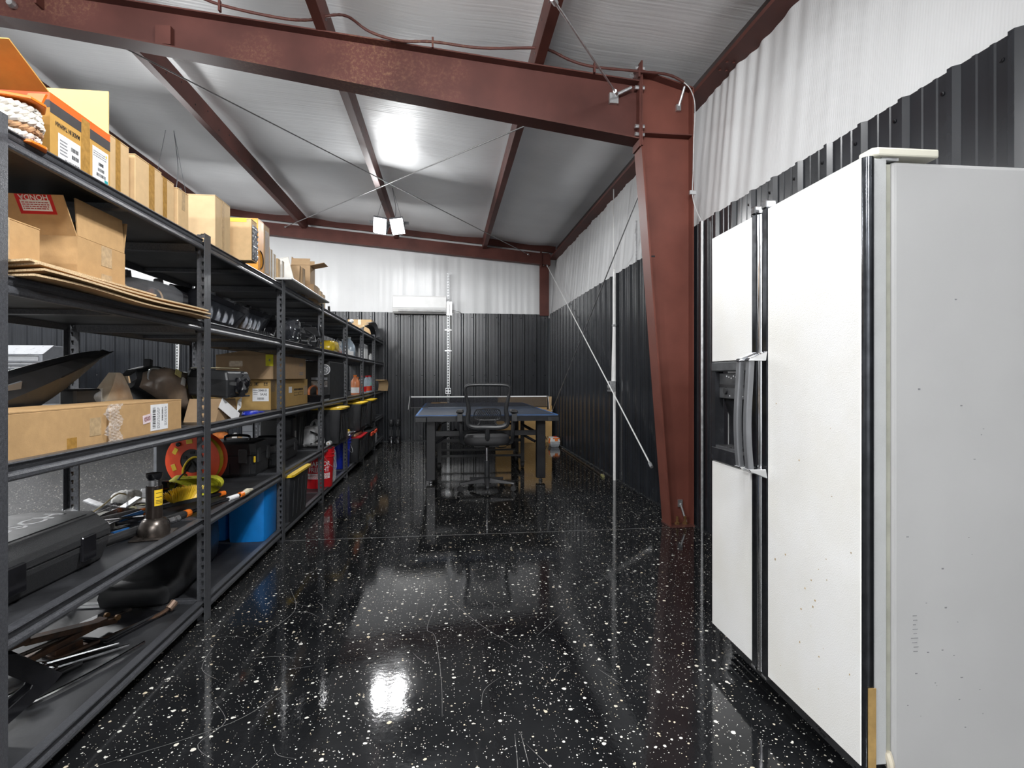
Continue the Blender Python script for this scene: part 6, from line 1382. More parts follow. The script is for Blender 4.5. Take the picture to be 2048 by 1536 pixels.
# fourth unit and on
tote('navy_bin', 'tall navy blue bin on the bottom shelf right of the red bucket', (-1.36, 5.88, Z5), (0.30, 0.34, 0.36), M_navy, M_navy, lid=False, ribs=False, cat='bin')
bucket('bucket', 'royal blue bucket with a wire handle on the bottom shelf', (-1.275, 6.62, Z5), 0.375, 0.128, 0.146, M_royal)
tote('storage_tote', 'black tote with red latches on the bottom shelf near the back wall', (-1.27, 8.15, Z5), (0.40, 0.80, 0.31), M_btote, M_blackpl, latch=M_redor)
tote('storage_tote', 'plain black tote on the bottom shelf right of the royal blue bucket', (-1.27, 7.22, Z5), (0.40, 0.62, 0.33), M_btote, M_red)
wj = jug('white_jug', 'white foil-wrapped jug at the far end of the bottom shelf', (-1.22, 9.25, Z5), 0.92, mat('crinkled_silver', (0.55, 0.56, 0.57), 0.3, 0.4, 0.4, 80), M_white)
wd = thing('wood_strip', 'short wooden strip lying on the plain black tote right of the royal blue bucket', 'wood', (-1.15, 7.15, Z5 + 0.3302))
MB().box(-0.03, 0.03, -0.24, 0.24, 0.0, 0.030).build('strip', M_wood, wd, bevel=0.002); MB().box(-0.0301, 0.0301, 0.24, 0.2406, 0.0, 0.030).build('end_grain', M_card2, wd)
# ================================================================== refrigerator
fr = thing('refrigerator', 'white side-by-side refrigerator with black trim, handles and a water dispenser, standing at the right', 'refrigerator', (1.10, 1.323, 0), R(-1.2))
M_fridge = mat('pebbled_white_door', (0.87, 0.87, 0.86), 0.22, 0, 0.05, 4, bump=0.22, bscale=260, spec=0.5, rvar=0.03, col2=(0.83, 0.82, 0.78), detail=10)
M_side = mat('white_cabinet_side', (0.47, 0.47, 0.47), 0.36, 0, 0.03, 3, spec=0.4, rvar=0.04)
M_liner = mat('grey_door_liner', (0.50, 0.51, 0.51), 0.5, 0, 0.04, 10, bump=0.3, bscale=400)
M_trim = mat('dark_chrome_trim', (0.085, 0.09, 0.10), 0.16, 0.9, 0.2, 30, rvar=0.06)
M_handle = mat('satin_grey_handle', (0.17, 0.175, 0.185), 0.30, 0.3, 0.08, 12, rvar=0.04)
ZB, ZT = 0.122, 1.747
W, S = 0.851, 0.437
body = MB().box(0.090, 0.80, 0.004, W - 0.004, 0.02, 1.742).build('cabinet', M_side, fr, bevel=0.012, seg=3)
d1 = MB().box(0.004, 0.072, 0.0, S, ZB, ZT).build('fridge_door', M_liner, fr, bevel=0.004)
MB().box(-0.004, 0.0045, 0.001, S, ZB + 0.001, ZT - 0.001).build('door_skin', M_fridge, d1, bevel=0.002)
MB().lathe([(0.0165, ZB), (0.0165, ZT - 0.002)], (0.0145, 0.002, 0), 20).build('edge_trim', M_trim, d1, smooth=True)
MB().box(0.0035, 0.0255, -0.0172, -0.0152, ZB, 0.34).build('worn_brass_patch', mat('worn_brass', (0.55, 0.36, 0.14), 0.4, 0.3, 0.15, 30), d1)
MB().box(0.073, 0.089, 0.010, S - 0.006, ZB + 0.01, ZT - 0.012).build('gasket', mat('yellowed_gasket', (0.38, 0.38, 0.32), 0.6), d1)
# freezer door around the dispenser opening
y0, y1 = 0.539, W
DZ0, DZ1 = 0.812, 1.223
d2 = MB().box(0.006, 0.072, y0 - 0.005, y1, ZB, DZ0 - 0.002).box(0.006, 0.072, y0 - 0.005, y1, DZ1 + 0.002, ZT).box(0.066, 0.072, y0, y1, DZ0 - 0.002, DZ1 + 0.002).build('freezer_door', M_liner, fr)
MB().box(-0.004, 0.0065, y0, y1, DZ1 + 0.003, ZT - 0.001).build('door_skin', M_fridge, d2, bevel=0.002)
MB().box(-0.004, 0.0065, y0, y1, ZB + 0.001, DZ0 - 0.003).build('door_skin', M_fridge, d2, bevel=0.002)
MB().box(0.073, 0.089, y0, y1 - 0.006, ZB + 0.01, ZT - 0.012).build('gasket', MATS['yellowed_gasket'], d2)
# dispenser
M_disp = mat('dispenser_black', (0.022, 0.023, 0.026), 0.25, 0, 0.2, 20)
M_dispg = mat('dispenser_grey', (0.085, 0.088, 0.093), 0.35, 0.2, 0.2, 40)
dz = MB().box(-0.008, 0.03, y0, y1, 1.185, DZ1).build('dispenser', M_dispg, fr, bevel=0.004)
MB().box(-0.008, 0.03, y0, y1, DZ0, 0.872).build('lower_bezel', M_disp, dz, bevel=0.004)
MB().box(-0.006, 0.03, y1 - 0.032, y1, 0.872, 1.185).build('side_bezel', M_disp, dz); MB().box(-0.006, 0.03, y0, y0 + 0.05, 0.872, 1.185).build('side_bezel', M_disp, dz)
MB().box(0.012, 0.03, y0 + 0.05, y1 - 0.032, 1.075, 1.178).build('control_panel', M_dispg, dz, bevel=0.002)
MB().box(0.010, 0.013, y0 + 0.05, y1 - 0.032, 1.122, 1.132).build('control_groove', M_ink, dz)
b = MB()
for k in range(9): b.box(0.0105, 0.0122, y0 + 0.07 + k * 0.018, y0 + 0.075 + k * 0.018, 1.155 + 0.004 * (k % 3), 1.160 + 0.004 * (k % 3))
for k in range(3): b.box(0.0105, 0.0122, y0 + 0.09 + k * 0.05, y0 + 0.094 + k * 0.05, 1.085, 1.088)
b.build('control_print', M_paper, dz)
b = MB().lathe([(0.013, 0.004), (0.015, 0.012)], (0, y1 - 0.09, 1.106), 12, 'X'); b.build('control_knob', M_ink, dz)
b = MB().box(0.055, 0.064, y0 + 0.02, y1 - 0.03, 0.872, 1.075); b.build('cavity_back', M_disp, dz)
b = MB().prism([(0.03, 1.075), (0.055, 1.075), (0.055, 1.0)], 'Y', y0 + 0.05, y1 - 0.032); b.build('cavity_hood', M_disp, dz)
b = MB().box(-0.004, 0.055, y0 + 0.05, y1 - 0.032, 0.872, 0.880); b.build('drip_tray', M_dispg, dz)
b = MB()
for k in range(14): b.box(-0.002, 0.05, y0 + 0.055 + k * 0.015, y0 + 0.058 + k * 0.015, 0.880, 0.884)
b.build('tray_rib', M_steel, dz)
MB().sphere((0.04, y0 + 0.09, 1.0), (0.014, 0.016, 0.02)).build('lever_pad', mat('pale_lever', (0.5, 0.5, 0.5), 0.3), dz, smooth=True)
# centre trim strips
MB().box(-0.006, 0.07, S + 0.001, S + 0.033, ZB - 0.006, ZT + 0.004).build('door_trim', M_trim, fr, bevel=0.003)
MB().box(-0.006, 0.07, 0.506, y0 - 0.001, ZB - 0.004, ZT + 0.002).build('door_trim', M_trim, fr, bevel=0.003)
MB().lathe([(0.012, ZB), (0.012, ZT - 0.01)], (-0.002, S + 0.046, 0), 14).build('chrome_bead', M_chrome, fr, smooth=True)
for yy in (S + 0.017, 0.523): MB().box(-0.010, 0.03, yy - 0.015, yy + 0.015, ZT + 0.003, ZT + 0.03).build('trim_cap', M_chrome, fr, bevel=0.003)
for yy in (S + 0.017, 0.523): MB().box(-0.008, 0.03, yy - 0.015, yy + 0.015, ZB - 0.012, ZB - 0.005).build('trim_cap', M_steel, fr)
# bowed handles
for yy, nm in ((S + 0.017, 'a'), (0.520, 'b')):
    pts = smooth([(-0.058, yy, 1.222), (-0.062, yy, 1.15), (-0.069, yy, 1.02), (-0.067, yy, 0.92), (-0.060, yy, 0.838)], 5)
    rings = [[(x - 0.010, yy - 0.010, z), (x - 0.006, yy - 0.013, z), (x + 0.010, yy - 0.010, z), (x + 0.010, yy + 0.010, z), (x - 0.006, yy + 0.013, z), (x - 0.010, yy + 0.010, z)] for x, _, z in pts]
    h = MB().loft(rings).build('handle', M_handle, fr, smooth=True, angle=40)
    for z0, z1 in ((1.218, 1.252), (0.842, 0.808)):
        MB().loft([[(-0.074, yy - 0.017, z0), (-0.074, yy + 0.017, z0), (-0.010, yy + 0.019, z0), (-0.010, yy - 0.019, z0)], [(-0.064, yy - 0.015, z0 + (z1 - z0) * 0.3), (-0.064, yy + 0.015, z0 + (z1 - z0) * 0.3), (-0.004, yy + 0.018, z1), (-0.004, yy - 0.018, z1)]]).build('handle_bracket', M_chrome, h, bevel=0.002)
# base grille and hinge cover
g = MB().box(0.10, 0.14, 0.0, W, 0.0, 0.012)
for k in range(4): g.prism([(0.085 - 0.008 * k + 0.0, 0.012 + k * 0.022), (0.10, 0.012 + k * 0.022), (0.10, 0.034 + k * 0.022), (0.088 - 0.008 * k, 0.030 + k * 0.022)], 'Y', 0.0, W)
g.build('grille', mat('grille_black', (0.03, 0.031, 0.033), 0.3, 0, 0.2, 30), fr)
hc = MB().prism([(0.03, 0.004), (0.045, -0.004), (0.22, -0.004), (0.225, 0.07), (0.05, 0.075), (0.03, 0.05)], 'Z', 1.752, 1.776).build('hinge_cover', mat('cream_hinge_cover', (0.70, 0.68, 0.58), 0.4, 0, 0.06, 10), fr, bevel=0.005, seg=2)
MB().box(0.06, 0.11, 0.006, 0.05, 1.744, 1.754).build('hinge_plate', M_galv, fr)
MB().tube(smooth([(0.074, 0.004, 0.155), (0.078, -0.002, 0.13), (0.08, -0.003, 0.10), (0.085, 0.0, 0.06)], 4), 0.010, 8).build('hinge_foot', mat('cream_foot', (0.66, 0.60, 0.48), 0.5), fr)
# scuffs on the side wall of the cabinet
rs = random.Random(5); b = MB()
for k in range(26):
    x = rs.uniform(0.13, 0.36); z = rs.choice([rs.uniform(0.25, 0.8), rs.uniform(0.2, 0.5), rs.uniform(0.9, 1.4)]); a = rs.uniform(0.002, 0.007)
    b.box(x, x + a, 0.0030, 0.0038, z, z + a * rs.uniform(0.3, 0.7))
for k in range(9): b.box(0.148 + rs.uniform(-.006, .004), 0.160 + rs.uniform(-.004, .006), 0.0030, 0.0038, 0.42 + 0.012 * k, 0.4215 + 0.012 * k)
o_ = b.build('scuff_mark', M_grayink, body); o_['kind'] = 'stuff'
b = MB()
for k in range(22):
    y = rs.uniform(0.03, 0.40); z = rs.uniform(0.2, 1.1); a = rs.uniform(0.002, 0.005); b.box(-0.0048, -0.0042, y, y + a, z, z + a * rs.uniform(0.4, 1.6))
o_ = b.build('stain', mat('rusty_stain', (0.42, 0.30, 0.14), 0.6, 0, 0.3, 40), d1); o_['kind'] = 'stuff'

# ================================================================== table tennis table
tt = thing('tennis_table', 'dark blue table tennis table on black legs in front of the back wall', 'table', (0.44, 7.20, 0))
M_ttop = mat('dark_blue_table_top', (0.040, 0.055, 0.085), 0.34, 0, 0.12, 6, spec=0.5, rvar=0.08, bump=0.04, bscale=100)
M_tline = mat('blue_table_line', (0.05, 0.16, 0.42), 0.4, 0, 0.05, 10)
M_tfr = mat('black_table_steel', (0.012, 0.012, 0.014), 0.35, 0.1, 0.2, 20)
HW, HL = 0.7625, 1.42
for s in (-1, 1):
    h = MB().box(-HW, HW, min(s * 0.004, s * HL), max(s * 0.004, s * HL), 0.742, 0.760).build('top_half', M_ttop, tt, bevel=0.002)
    b = MB(); ya, yb = sorted((s * 0.01, s * (HL - 0.02)))
    b.box(-HW, -HW + 0.02, ya, yb, 0.760, 0.7608); b.box(HW - 0.02, HW, ya, yb, 0.760, 0.7608)
    e0, e1 = sorted((s * (HL - 0.008), s * HL)); b.box(-HW, HW, e0, e1, 0.760, 0.7608); b.box(-0.003, 0.003, ya, yb, 0.760, 0.7608)
    b.build('court_line', M_tline, h)
    e0, e1 = sorted((s * HL, s * (HL + 0.003))); b = MB().box(-HW, HW, e0, e1, 0.755, 0.7595); b.box(-HW - 0.003, -HW, ya, yb, 0.743, 0.7595); b.box(HW, HW + 0.003, ya, yb, 0.743, 0.7595); b.build('edge_band', M_tline, h)
    b = MB(); e0, e1 = sorted((s * (HL - 0.045), s * (HL - 0.005))); b.box(-HW + 0.006, HW - 0.006, e0, e1, 0.692, 0.742)
    for q in (-1, 1): b.box(min(q * (HW - 0.006), q * (HW - 0.045)), max(q * (HW - 0.006), q * (HW - 0.045)), min(s * 0.02, s * (HL - 0.045)), max(s * 0.02, s * (HL - 0.045)), 0.700, 0.742)
    b.build('apron', M_tfr, tt)
    for q in (-1, 1):
        b = MB().prism([(q * (HW + 0.006), s * (HL + 0.006)), (q * (HW - 0.11), s * (HL + 0.006)), (q * (HW - 0.16), s * (HL - 0.05)), (q * (HW - 0.05), s * (HL - 0.16)), (q * (HW + 0.006), s * (HL - 0.11))], 'Z', 0.688, 0.741); b.build('corner_guard', M_blackpl, tt, bevel=0.004)
        x = q * 0.61
        lg = MB().box(x - 0.05, x + 0.05, s * 1.18 - 0.04, s * 1.18 + 0.04, 0.035, 0.742).build('leg', M_tfr, tt, bevel=0.006)
        MB().lathe([(0.018, 0.0), (0.022, 0.006), (0.022, 0.02), (0.012, 0.022), (0.012, 0.036)], (x, s * 1.18, 0), 14).build('foot', M_steel, lg)
        MB().tube([(q * 0.55, s * 1.16, 0.44), (q * 0.33, s * 0.95, 0.56)], 0.016, 8).build('brace', M_tfr, tt)
        MB().tube([(q * 0.55, s * 1.1, 0.55), (q * 0.52, s * 0.34, 0.56)], 0.018, 8).build('side_bar', M_tfr, tt)
        # rolling undercarriage
        MB().box(q * 0.53 - 0.022, q * 0.53 + 0.022, s * 0.28 - 0.022, s * 0.28 + 0.022, 0.085, 0.742).build('undercarriage_post', M_tfr, tt)
        w_ = MB().lathe([(0.012, -0.02), (0.040, -0.018), (0.043, -0.008), (0.043, 0.008), (0.040, 0.018), (0.012, 0.02)], (q * 0.53, s * 0.28, 0.0435), 16, 'X').build('caster', M_rubber, tt)
        MB().box(q * 0.53 - 0.026, q * 0.53 + 0.026, s * 0.28 - 0.012, s * 0.28 + 0.012, 0.04, 0.09).build('caster_fork', M_tfr, w_)
    MB().box(-0.60, 0.60, s * 1.12 - 0.02, s * 1.12 + 0.02, 0.51, 0.565).build('cross_beam', M_tfr, tt)
    MB().box(-0.53, 0.53, s * 0.28 - 0.015, s * 0.28 + 0.015, 0.34, 0.375).build('cross_bar', M_tfr, tt); MB().box(-0.53, 0.53, s * 0.28 - 0.012, s * 0.28 + 0.012, 0.15, 0.175).build('cross_bar', M_tfr, tt)
for q in (-1, 1): MB().box(q * 0.53 - 0.018, q * 0.53 + 0.018, -0.28, 0.28, 0.10, 0.14).build('undercarriage_rail', M_tfr, tt)
net = thing('table_net', 'black table tennis net with a white top tape across the table', 'net', (0.44, 7.20, 0.7608))
def net_mat():
    m = bpy.data.materials.new('net_mesh'); m.use_nodes = True; nt, N, L, P = nodes_of(m)
    P.inputs['Base Color'].default_value = (0.02, 0.02, 0.025, 1); P.inputs['Alpha'].default_value = 0.55; P.inputs['Roughness'].default_value = 0.8; return m
MB().box(-0.90, 0.90, -0.001, 0.001, 0.012, 0.142).build('mesh', net_mat(), net)
MB().box(-0.90, 0.90, -0.003, 0.003, 0.138, 0.1535).build('tape', M_white, net)
for q in (-1, 1):
    MB().box(q * 0.915 - 0.010, q * 0.915 + 0.010, -0.012, 0.012, -0.03, 0.158).build('post', M_tfr, net, bevel=0.003)
    b = MB().box(min(q * 0.68, q * 0.915), max(q * 0.68, q * 0.915), -0.015, 0.015, 0.0002, 0.010); b.build('clamp', M_tfr, net)
    MB().tube([(q * 0.915, -0.013, 0.15), (q * 0.935, -0.02, -0.02)], 0.003, 6).build('tension_cord', M_white, net)
pd = thing('table_tennis_bat', 'tan wooden bat lying on the far left of the table', 'bat', (-0.16, 8.44, 0.7610), R(75))
MB().prism([(0.076 * math.cos(2 * math.pi * i / 24), 0.082 * math.sin(2 * math.pi * i / 24)) for i in range(24)], 'Z', 0.002, 0.008).build('blade', M_wood, pd)
MB().prism([(0.074 * math.cos(2 * math.pi * i / 24), 0.078 * math.sin(2 * math.pi * i / 24)) for i in range(24)], 'Z', 0.008, 0.011).build('rubber', mat('amber_rubber', (0.66, 0.36, 0.10), 0.5), pd); MB().box(-0.014, 0.014, -0.18, -0.07, 0.0, 0.022).build('handle', M_wood, pd, bevel=0.005)

# ================================================================== office chair
chp = (0.415, 5.60, 0)
oc_ = thing('office_chair', 'black mesh-back swivel chair pushed up to the near end of the table', 'chair', chp, R(-3))
# backrest: closed frame loop, narrower at the lumbar
fp = []
half = [(0.0, 0.665), (0.12, 0.665), (0.185, 0.685), (0.20, 0.74), (0.185, 0.84), (0.205, 0.95), (0.222, 1.03), (0.205, 1.075), (0.14, 1.088), (0.0, 1.090)]
loopp = half + [(-x, z) for x, z in reversed(half[1:-1])]
def by(z): return -0.225 - 0.10 * max(0, z - 0.74) + 0.05 * max(0, 0.74 - z)
LP = []
P = loopp; n = len(P)
for k in range(n):
    p0, p1, p2, p3 = P[k - 1], P[k], P[(k + 1) % n], P[(k + 2) % n]
    for i in range(4):
        t = i / 4; f = lambda a, b, c, d: 0.5 * (2 * b + (c - a) * t + (2 * a - 5 * b + 4 * c - d) * t * t + (3 * b - a - 3 * c + d) * t ** 3)
        x, z = f(p0[0], p1[0], p2[0], p3[0]), f(p0[1], p1[1], p2[1], p3[1]); LP.append((x, by(z), z))
def cr_(z): return 0.016 + 0.012 * max(0, min(1, (1.0 - z) / 0.3))
MB().tube(LP, [cr_(p[2]) for p in LP], 10, True).build('back_frame', M_blackpl, oc_, smooth=True)
M_mesh = mat('black_chair_mesh', (0.012, 0.012, 0.014), 0.8, 0, 0.1, 200, alpha=0.38)
cen = MB(); vs = [(0, by(0.90) + 0.005, 0.90)] + [(x, y + 0.004, z) for x, y, z in LP]; cen.add(vs, [(0, i + 1, (i + 1) % len(LP) + 1) for i in range(len(LP))]); cen.build('mesh_sheet', M_mesh, oc_)
# perforated lumbar support
b = MB(); zs0, zs1 = 0.745, 0.845
for k in range(15):
    for s in (-1, 1):
        x = -0.125 + k * 0.018
        p, q = Vector((x, by(zs0) - 0.006, zs0)), Vector((x + s * 0.06, by(zs1) - 0.006, zs1))
        pts = [p.lerp(q, i / 6) for i in range(7)]; pts = [w_ for w_ in pts if abs(w_.x) < 0.125 - 0.25 * max(0, w_.z - 0.81)]
        if len(pts) > 1: b.tube([tuple(w_) for w_ in pts], 0.0035, 5)
lo_ = b.build('lumbar_grid', M_blackpl, oc_)
b = MB().tube(smooth([(-0.105, by(0.845) - 0.006, 0.845), (0, by(0.85) - 0.006, 0.852), (0.105, by(0.845) - 0.006, 0.845), (0.13, by(0.80) - 0.006, 0.80), (0.12, by(0.75), 0.748), (0.0, by(0.745), 0.738), (-0.12, by(0.75), 0.748), (-0.13, by(0.8) - 0.006, 0.80), (-0.105, by(0.845) - 0.006, 0.845)], 4), 0.006, 6); b.build('lumbar_rim', M_blackpl, lo_)
b = MB()
for s in (-1, 1): b.tube(smooth([(s * 0.09, by(0.745), 0.742), (s * 0.075, by(0.71), 0.71), (s * 0.11, by(0.68), 0.672)], 4), 0.011, 8)
b.build('lumbar_arm', M_blackpl, oc_)
b = MB()
b.tube(smooth([(0, by(0.665), 0.665), (0, -0.21, 0.56), (0, -0.12, 0.475), (0, 0.0, 0.465)], 5), 0.024, 8); b.build('back_bracket', M_blackpl, oc_, smooth=True)
M_cbase = mat('charcoal_chair_base', (0.05, 0.051, 0.054), 0.4, 0, 0.1, 20)
# seat
def seat_ring(z, k, drop=0): 
    return [(0.235 * k * math.copysign(abs(math.cos(a)) ** 0.55, math.cos(a)), 0.03 + 0.245 * k * math.copysign(abs(math.sin(a)) ** 0.55, math.sin(a)), z) for a in [2 * math.pi * i / 24 for i in range(24)]]
MB().loft([seat_ring(0.475, 0.86), seat_ring(0.482, 0.97), seat_ring(0.515, 1.0), seat_ring(0.55, 0.985), seat_ring(0.57, 0.90), seat_ring(0.575, 0.6)]).build('seat', mat('black_seat_fabric', (0.020, 0.020, 0.022), 0.65, 0, 0.2, 120, bump=0.3, bscale=600), oc_, smooth=True, angle=70)
MB().box(-0.12, 0.12, -0.10, 0.14, 0.452, 0.476).build('seat_plate', M_blackpl, oc_)
for s in (-1, 1):
    ap = MB().loft([[(s * 0.275 - 0.035, -0.14, 0.80), (s * 0.275 + 0.035, -0.14, 0.80), (s * 0.275 + 0.035, 0.11, 0.795), (s * 0.275 - 0.035, 0.11, 0.795)], [(s * 0.275 - 0.038, -0.15, 0.812), (s * 0.275 + 0.038, -0.15, 0.812), (s * 0.275 + 0.038, 0.12, 0.807), (s * 0.275 - 0.038, 0.12, 0.807)], [(s * 0.275 - 0.028, -0.14, 0.832), (s * 0.275 + 0.028, -0.14, 0.832), (s * 0.275 + 0.028, 0.11, 0.827), (s * 0.275 - 0.028, 0.11, 0.827)]]).build('arm_pad', M_rubber, oc_, bevel=0.008, seg=2)
    b = MB().tube(smooth([(s * 0.275, -0.03, 0.80), (s * 0.27, -0.05, 0.72), (s * 0.262, -0.06, 0.60), (s * 0.255, -0.02, 0.50), (s * 0.20, 0.0, 0.470)], 5), 0.020, 8); b.obox((s * 0.275, -0.11, 0.755), (0.05, 0.07, 0.075)); b.build('arm_post', M_blackpl, oc_, smooth=True, angle=40)
MB().lathe([(0.026, 0.09), (0.026, 0.30)], (0, 0, 0), 16).build('lift_sleeve', M_blackpl, oc_, smooth=True); MB().lathe([(0.014, 0.30), (0.014, 0.455)], (0, 0, 0), 16).build('gas_lift', M_chrome, oc_, smooth=True)
MB().tube(smooth([(0.05, 0.0, 0.45), (0.14, -0.01, 0.435), (0.20, -0.02, 0.445)], 4), 0.006, 6).build('lever', M_blackpl, oc_)
MB().lathe([(0.045, 0.06), (0.045, 0.125), (0.03, 0.135)], (0, 0, 0), 16).build('hub', M_blackpl, oc_, smooth=True)
for k in range(5):
    a = R(-90 + 72 * k); c, s = math.cos(a), math.sin(a); px, py = -s, c
    rings = []
    for t, hw, z0, z1 in ((0.03, 0.028, 0.07, 0.125), (0.15, 0.022, 0.075, 0.108), (0.27, 0.018, 0.072, 0.092), (0.295, 0.014, 0.072, 0.09)):
        rings.append([(c * t - px * hw, s * t - py * hw, z0), (c * t + px * hw, s * t + py * hw, z0), (c * t + px * hw * .7, s * t + py * hw * .7, z1), (c * t - px * hw * .7, s * t - py * hw * .7, z1)])
    ar = MB().loft(rings).build('base_arm', M_cbase, oc_, bevel=0.004)
    b = MB()
    for q in (-1, 1):
        cx2, cy2 = c * 0.285 + px * q * 0.014, s * 0.285 + py * q * 0.014; rg = []
        for d in (-0.008, 0.008):
            rg.append([(cx2 + px * d + c * 0.028 * math.cos(2 * math.pi * i / 14), cy2 + py * d + s * 0.028 * math.cos(2 * math.pi * i / 14), 0.0285 + 0.028 * math.sin(2 * math.pi * i / 14)) for i in range(14)])
        b.loft(rg)
    w_ = b.build('caster', M_rubber, oc_, smooth=True, angle=40)
    MB().tube([(c * 0.285, s * 0.285, 0.03), (c * 0.285, s * 0.285, 0.078)], 0.009, 8).build('stem', M_steel, w_)

# ================================================================== along the right wall and back wall
bb = carton('large_carton', 'large tan carton standing behind the table against the back wall', (1.375, 9.68, 0), (0.98, 0.34, 0.66), mat('warm_cardboard', (0.52, 0.33, 0.135), 0.7, 0, 0.05, 20, spec=0.2), tape=False)
MB().box(-0.48, 0.48, -0.002, 0.002, 0.0, 0.165).build('raised_flap', M_card2, bb, loc=(0, -0.167, 0.66), rot=(R(12), 0, 0))
b = MB().box(-0.44, 0.44, -0.1707, -0.1702, 0.585, 0.590); b.build('blue_line', mat('blue_print', (0.10, 0.12, 0.30), 0.5), bb); printlines(bb, '-Y', (-0.1, -0.1707, 0.565), 0.5, 0.02, 1, seed=50, m=MATS['blue_print'])
lettering('DAV', 0.095, (0.37, -0.1708, 0.075), '-Y', 0, M_ink, bb, squeeze=0.95)
og = thing('organiser_case', 'white and grey organiser case with orange latches on the floor by the right wall', 'case', (1.795, 8.98, 0))
M_tierg = mat('light_grey_plastic', (0.55, 0.58, 0.62), 0.35)
MB().loft([[(-0.06, -0.09, 0.0), (0.06, -0.09, 0.0), (0.06, 0.09, 0.0), (-0.06, 0.09, 0.0)], [(-0.078, -0.11, 0.045), (0.078, -0.11, 0.045), (0.078, 0.11, 0.045), (-0.078, 0.11, 0.045)]]).build('base_tier', M_tierg, og, bevel=0.006)
MB().box(-0.082, 0.082, -0.114, 0.114, 0.047, 0.075).build('middle_tier', M_tierg, og, bevel=0.004)
MB().loft([[(-0.084, -0.116, 0.077), (0.084, -0.116, 0.077), (0.084, 0.116, 0.077), (-0.084, 0.116, 0.077)], [(-0.084, -0.116, 0.10), (0.084, -0.116, 0.10), (0.084, 0.116, 0.10), (-0.084, 0.116, 0.10)], [(-0.068, -0.098, 0.158), (0.068, -0.098, 0.158), (0.068, 0.098, 0.158), (-0.068, 0.098, 0.158)]]).build('lid', M_white, og, bevel=0.006)
b = MB().obox((0.02, -0.109, 0.128), (0.05, 0.012, 0.055), (R(-17), 0, 0)); b.obox((0.02, -0.104, 0.146), (0.11, 0.012, 0.018), (R(-17), 0, 0)); b.build('latch', M_orange, og, bevel=0.003)
b = MB().obox((-0.082, -0.02, 0.10), (0.010, 0.12, 0.08), (0, R(8), 0)); b.build('side_latch', M_orange, og, bevel=0.003); MB().box(0.0, 0.05, -0.02, 0.05, 0.1585, 0.168).build('handle', M_redor, og, bevel=0.003)
pl = thing('floor_pole', 'thin dark pole with a pale tip lying on the floor along the right wall', 'pole', (1.855, 8.55, 0.012))
MB().tube([(0, 0, 0), (-0.045, -2.35, 0)], 0.011, 8).build('pole', M_darksteel, pl); MB().tube([(-0.045, -2.35, 0), (-0.046, -2.42, 0)], 0.017, 10).build('tip', mat('olive_tip', (0.25, 0.24, 0.10), 0.5), pl); MB().tube([(0, 0.0, 0), (0, 0.05, 0)], 0.012, 8).build('end_cap', M_steel, pl)
for dx, lab in ((-0.058, 'left black floor stand of the pair at the end of the shelves'), (0.058, 'right black floor stand of the pair at the end of the shelves')):
    o = thing('axle_stand', lab, 'stand', (-0.90 + dx, 9.66, 0))
    MB().lathe([(0.056, 0.0), (0.058, 0.02), (0.052, 0.035), (0.050, 0.085), (0.042, 0.12), (0.020, 0.14)], (0, 0, 0), 20).build('base', M_blackgl, o, smooth=True, angle=50)
    MB().lathe([(0.018, 0.14), (0.018, 0.30)], (0, 0, 0), 12).build('column', M_blackpl, o, smooth=True)
    b = MB()
    for s in (-1, 1): b.prism([(s * 0.018, 0.24), (s * 0.030, 0.24), (s * 0.026, 0.14), (s * 0.018, 0.14)], 'Y', -0.006, 0.006)
    b.build('rib', M_blackpl, o); MB().lathe([(0.022, 0.30), (0.046, 0.33), (0.050, 0.40), (0.044, 0.425), (0.030, 0.425), (0.028, 0.40)], (0, 0, 0), 16).build('head', M_blackpl, o, smooth=True, angle=40)
    b = MB().lathe([(0.007, -0.055), (0.007, 0.0)], (0, 0, 0.37), 8, 'Y'); b.build('pin', M_steel, o)

# ================================================================== beyond the shelves
ch_ = thing('tool_chest', 'tall grey tool chest with drawers and a sloping hood, seen through the nearest shelf bay', 'tool chest', (-6.35, 8.95, 0))
MB().prism([(-0.20, 0.10), (0.28, 0.10), (0.28, 1.64), (0.02, 1.64), (-0.20, 1.50)], 'X', -0.55, 0.45).build('body', M_greymet, ch_, bevel=0.006)
M_drawer = mat('pale_grey_drawer', (0.40, 0.41, 0.43), 0.3, 0.3, 0.05, 15)
z = 1.485
for k, h_ in enumerate((0.095, 0.055, 0.055, 0.055, 0.09, 0.12, 0.16, 0.16, 0.2, 0.2)):
    if z - h_ < 0.12: break
    d = MB().box(-0.53, 0.40, -0.212, -0.20, z - h_ + 0.012, z).build('drawer', M_drawer, ch_, bevel=0.003); MB().box(-0.53, 0.40, -0.222, -0.212, z - 0.012, z - 0.002).build('pull', M_blackpl, d); z -= h_
MB().prism([(-0.205, 1.505), (0.02, 1.645), (0.03, 1.645), (-0.195, 1.50)], 'X', -0.56, 0.46).build('hood', M_drawer, ch_)
for x in (-0.45, 0.36):
    for y in (-0.12, 0.2): MB().lathe([(0.05, -0.02), (0.05, 0.02)], (x, y, 0.05), 14, 'X').build('caster', M_rubber, ch_)
wk = thing('workbench', 'grey steel workbench with a pale wooden shelf, seen low behind the second shelf bay', 'workbench', (-2.55, 6.75, 0))
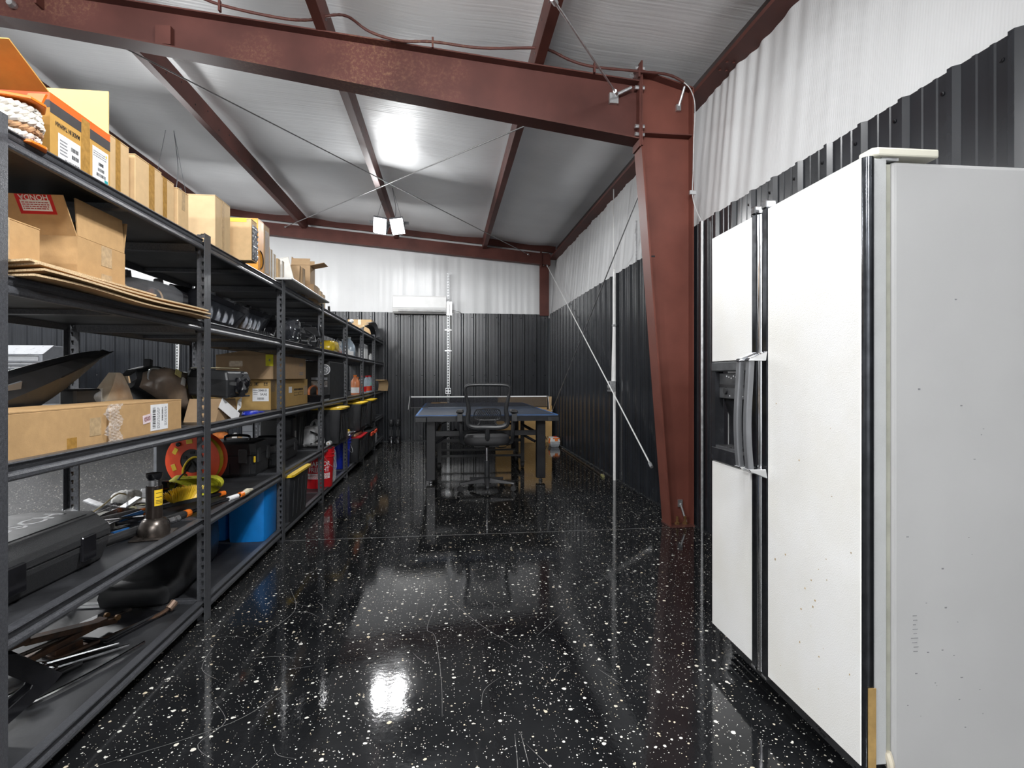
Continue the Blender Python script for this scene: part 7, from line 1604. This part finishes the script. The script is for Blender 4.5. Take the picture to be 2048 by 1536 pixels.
MB().box(0.24, 0.66, -0.25, 0.25, 0.0, 0.62).build('cabinet', M_greymet, wk, bevel=0.004); MB().box(-0.70, -0.67, -0.25, 0.25, 0.0, 0.62).build('side_panel', M_greymet, wk); MB().box(-0.67, 0.24, -0.25, 0.25, 0.425, 0.45).build('wood_shelf', M_wood, wk); MB().box(-0.72, 0.68, -0.27, 0.27, 0.62, 0.66).build('top', M_blackpl, wk, bevel=0.004)
MB().box(0.235, 0.665, -0.252, -0.2495, 0.545, 0.548).build('seam', M_ink, wk)
pillow('orange_bundle', 'orange bundle on the pale wooden workbench shelf', (-2.60, 6.66, 0.4505), (0.16, 0.12, 0.08), mat('orange_cloth', (0.75, 0.24, 0.06), 0.7, 0, 0.2, 20), 31, cat='bundle')
for k, (x, a, d, h, m, lab) in enumerate(((-2.42, 0.06, 0.06, 0.06, M_white, 'small white pot on the pale workbench shelf'), (-2.75, 0.07, 0.07, 0.04, M_steel, 'small steel fitting on the pale workbench shelf'), (-2.85, 0.05, 0.06, 0.05, M_galv, 'galvanised bracket on the pale workbench shelf'), (-2.36, 0.05, 0.05, 0.045, M_card3, 'brown block at the right end of the pale workbench shelf'))):
    o = thing('small_part', lab, 'part', (x, 6.60, 0.4505)); MB().box(-a / 2, a / 2, -d / 2, d / 2, 0, h).build('body', m, o, bevel=0.006); MB().lathe([(a * 0.3, h), (a * 0.26, h + 0.012)], (0, 0, 0), 10).build('top', M_blackpl if k % 2 else m, o)

# small joined pieces nobody could pick apart in the photograph
for o in SC.objects:
    if o.parent is not None and o.name.split('.')[0] in ('bolt', 'pivot_pin', 'mounting_tab', 'rib', 'socket', 'slot', 'clip', 'control_print', 'tray_rib', 'sticker_print', 'handling_symbol', 'print', 'barcode', 'print_frame', 'wiring', 'connector', 'bracket_block', 'lumbar_grid', 'yellow_tag', 'white_clip', 'wire', 'nut', 'trim_bar', 'knob', 'finger', 'stand', 'latch', 'outlet', 'grey_clip', 'inner_block'):
        o['kind'] = 'stuff'
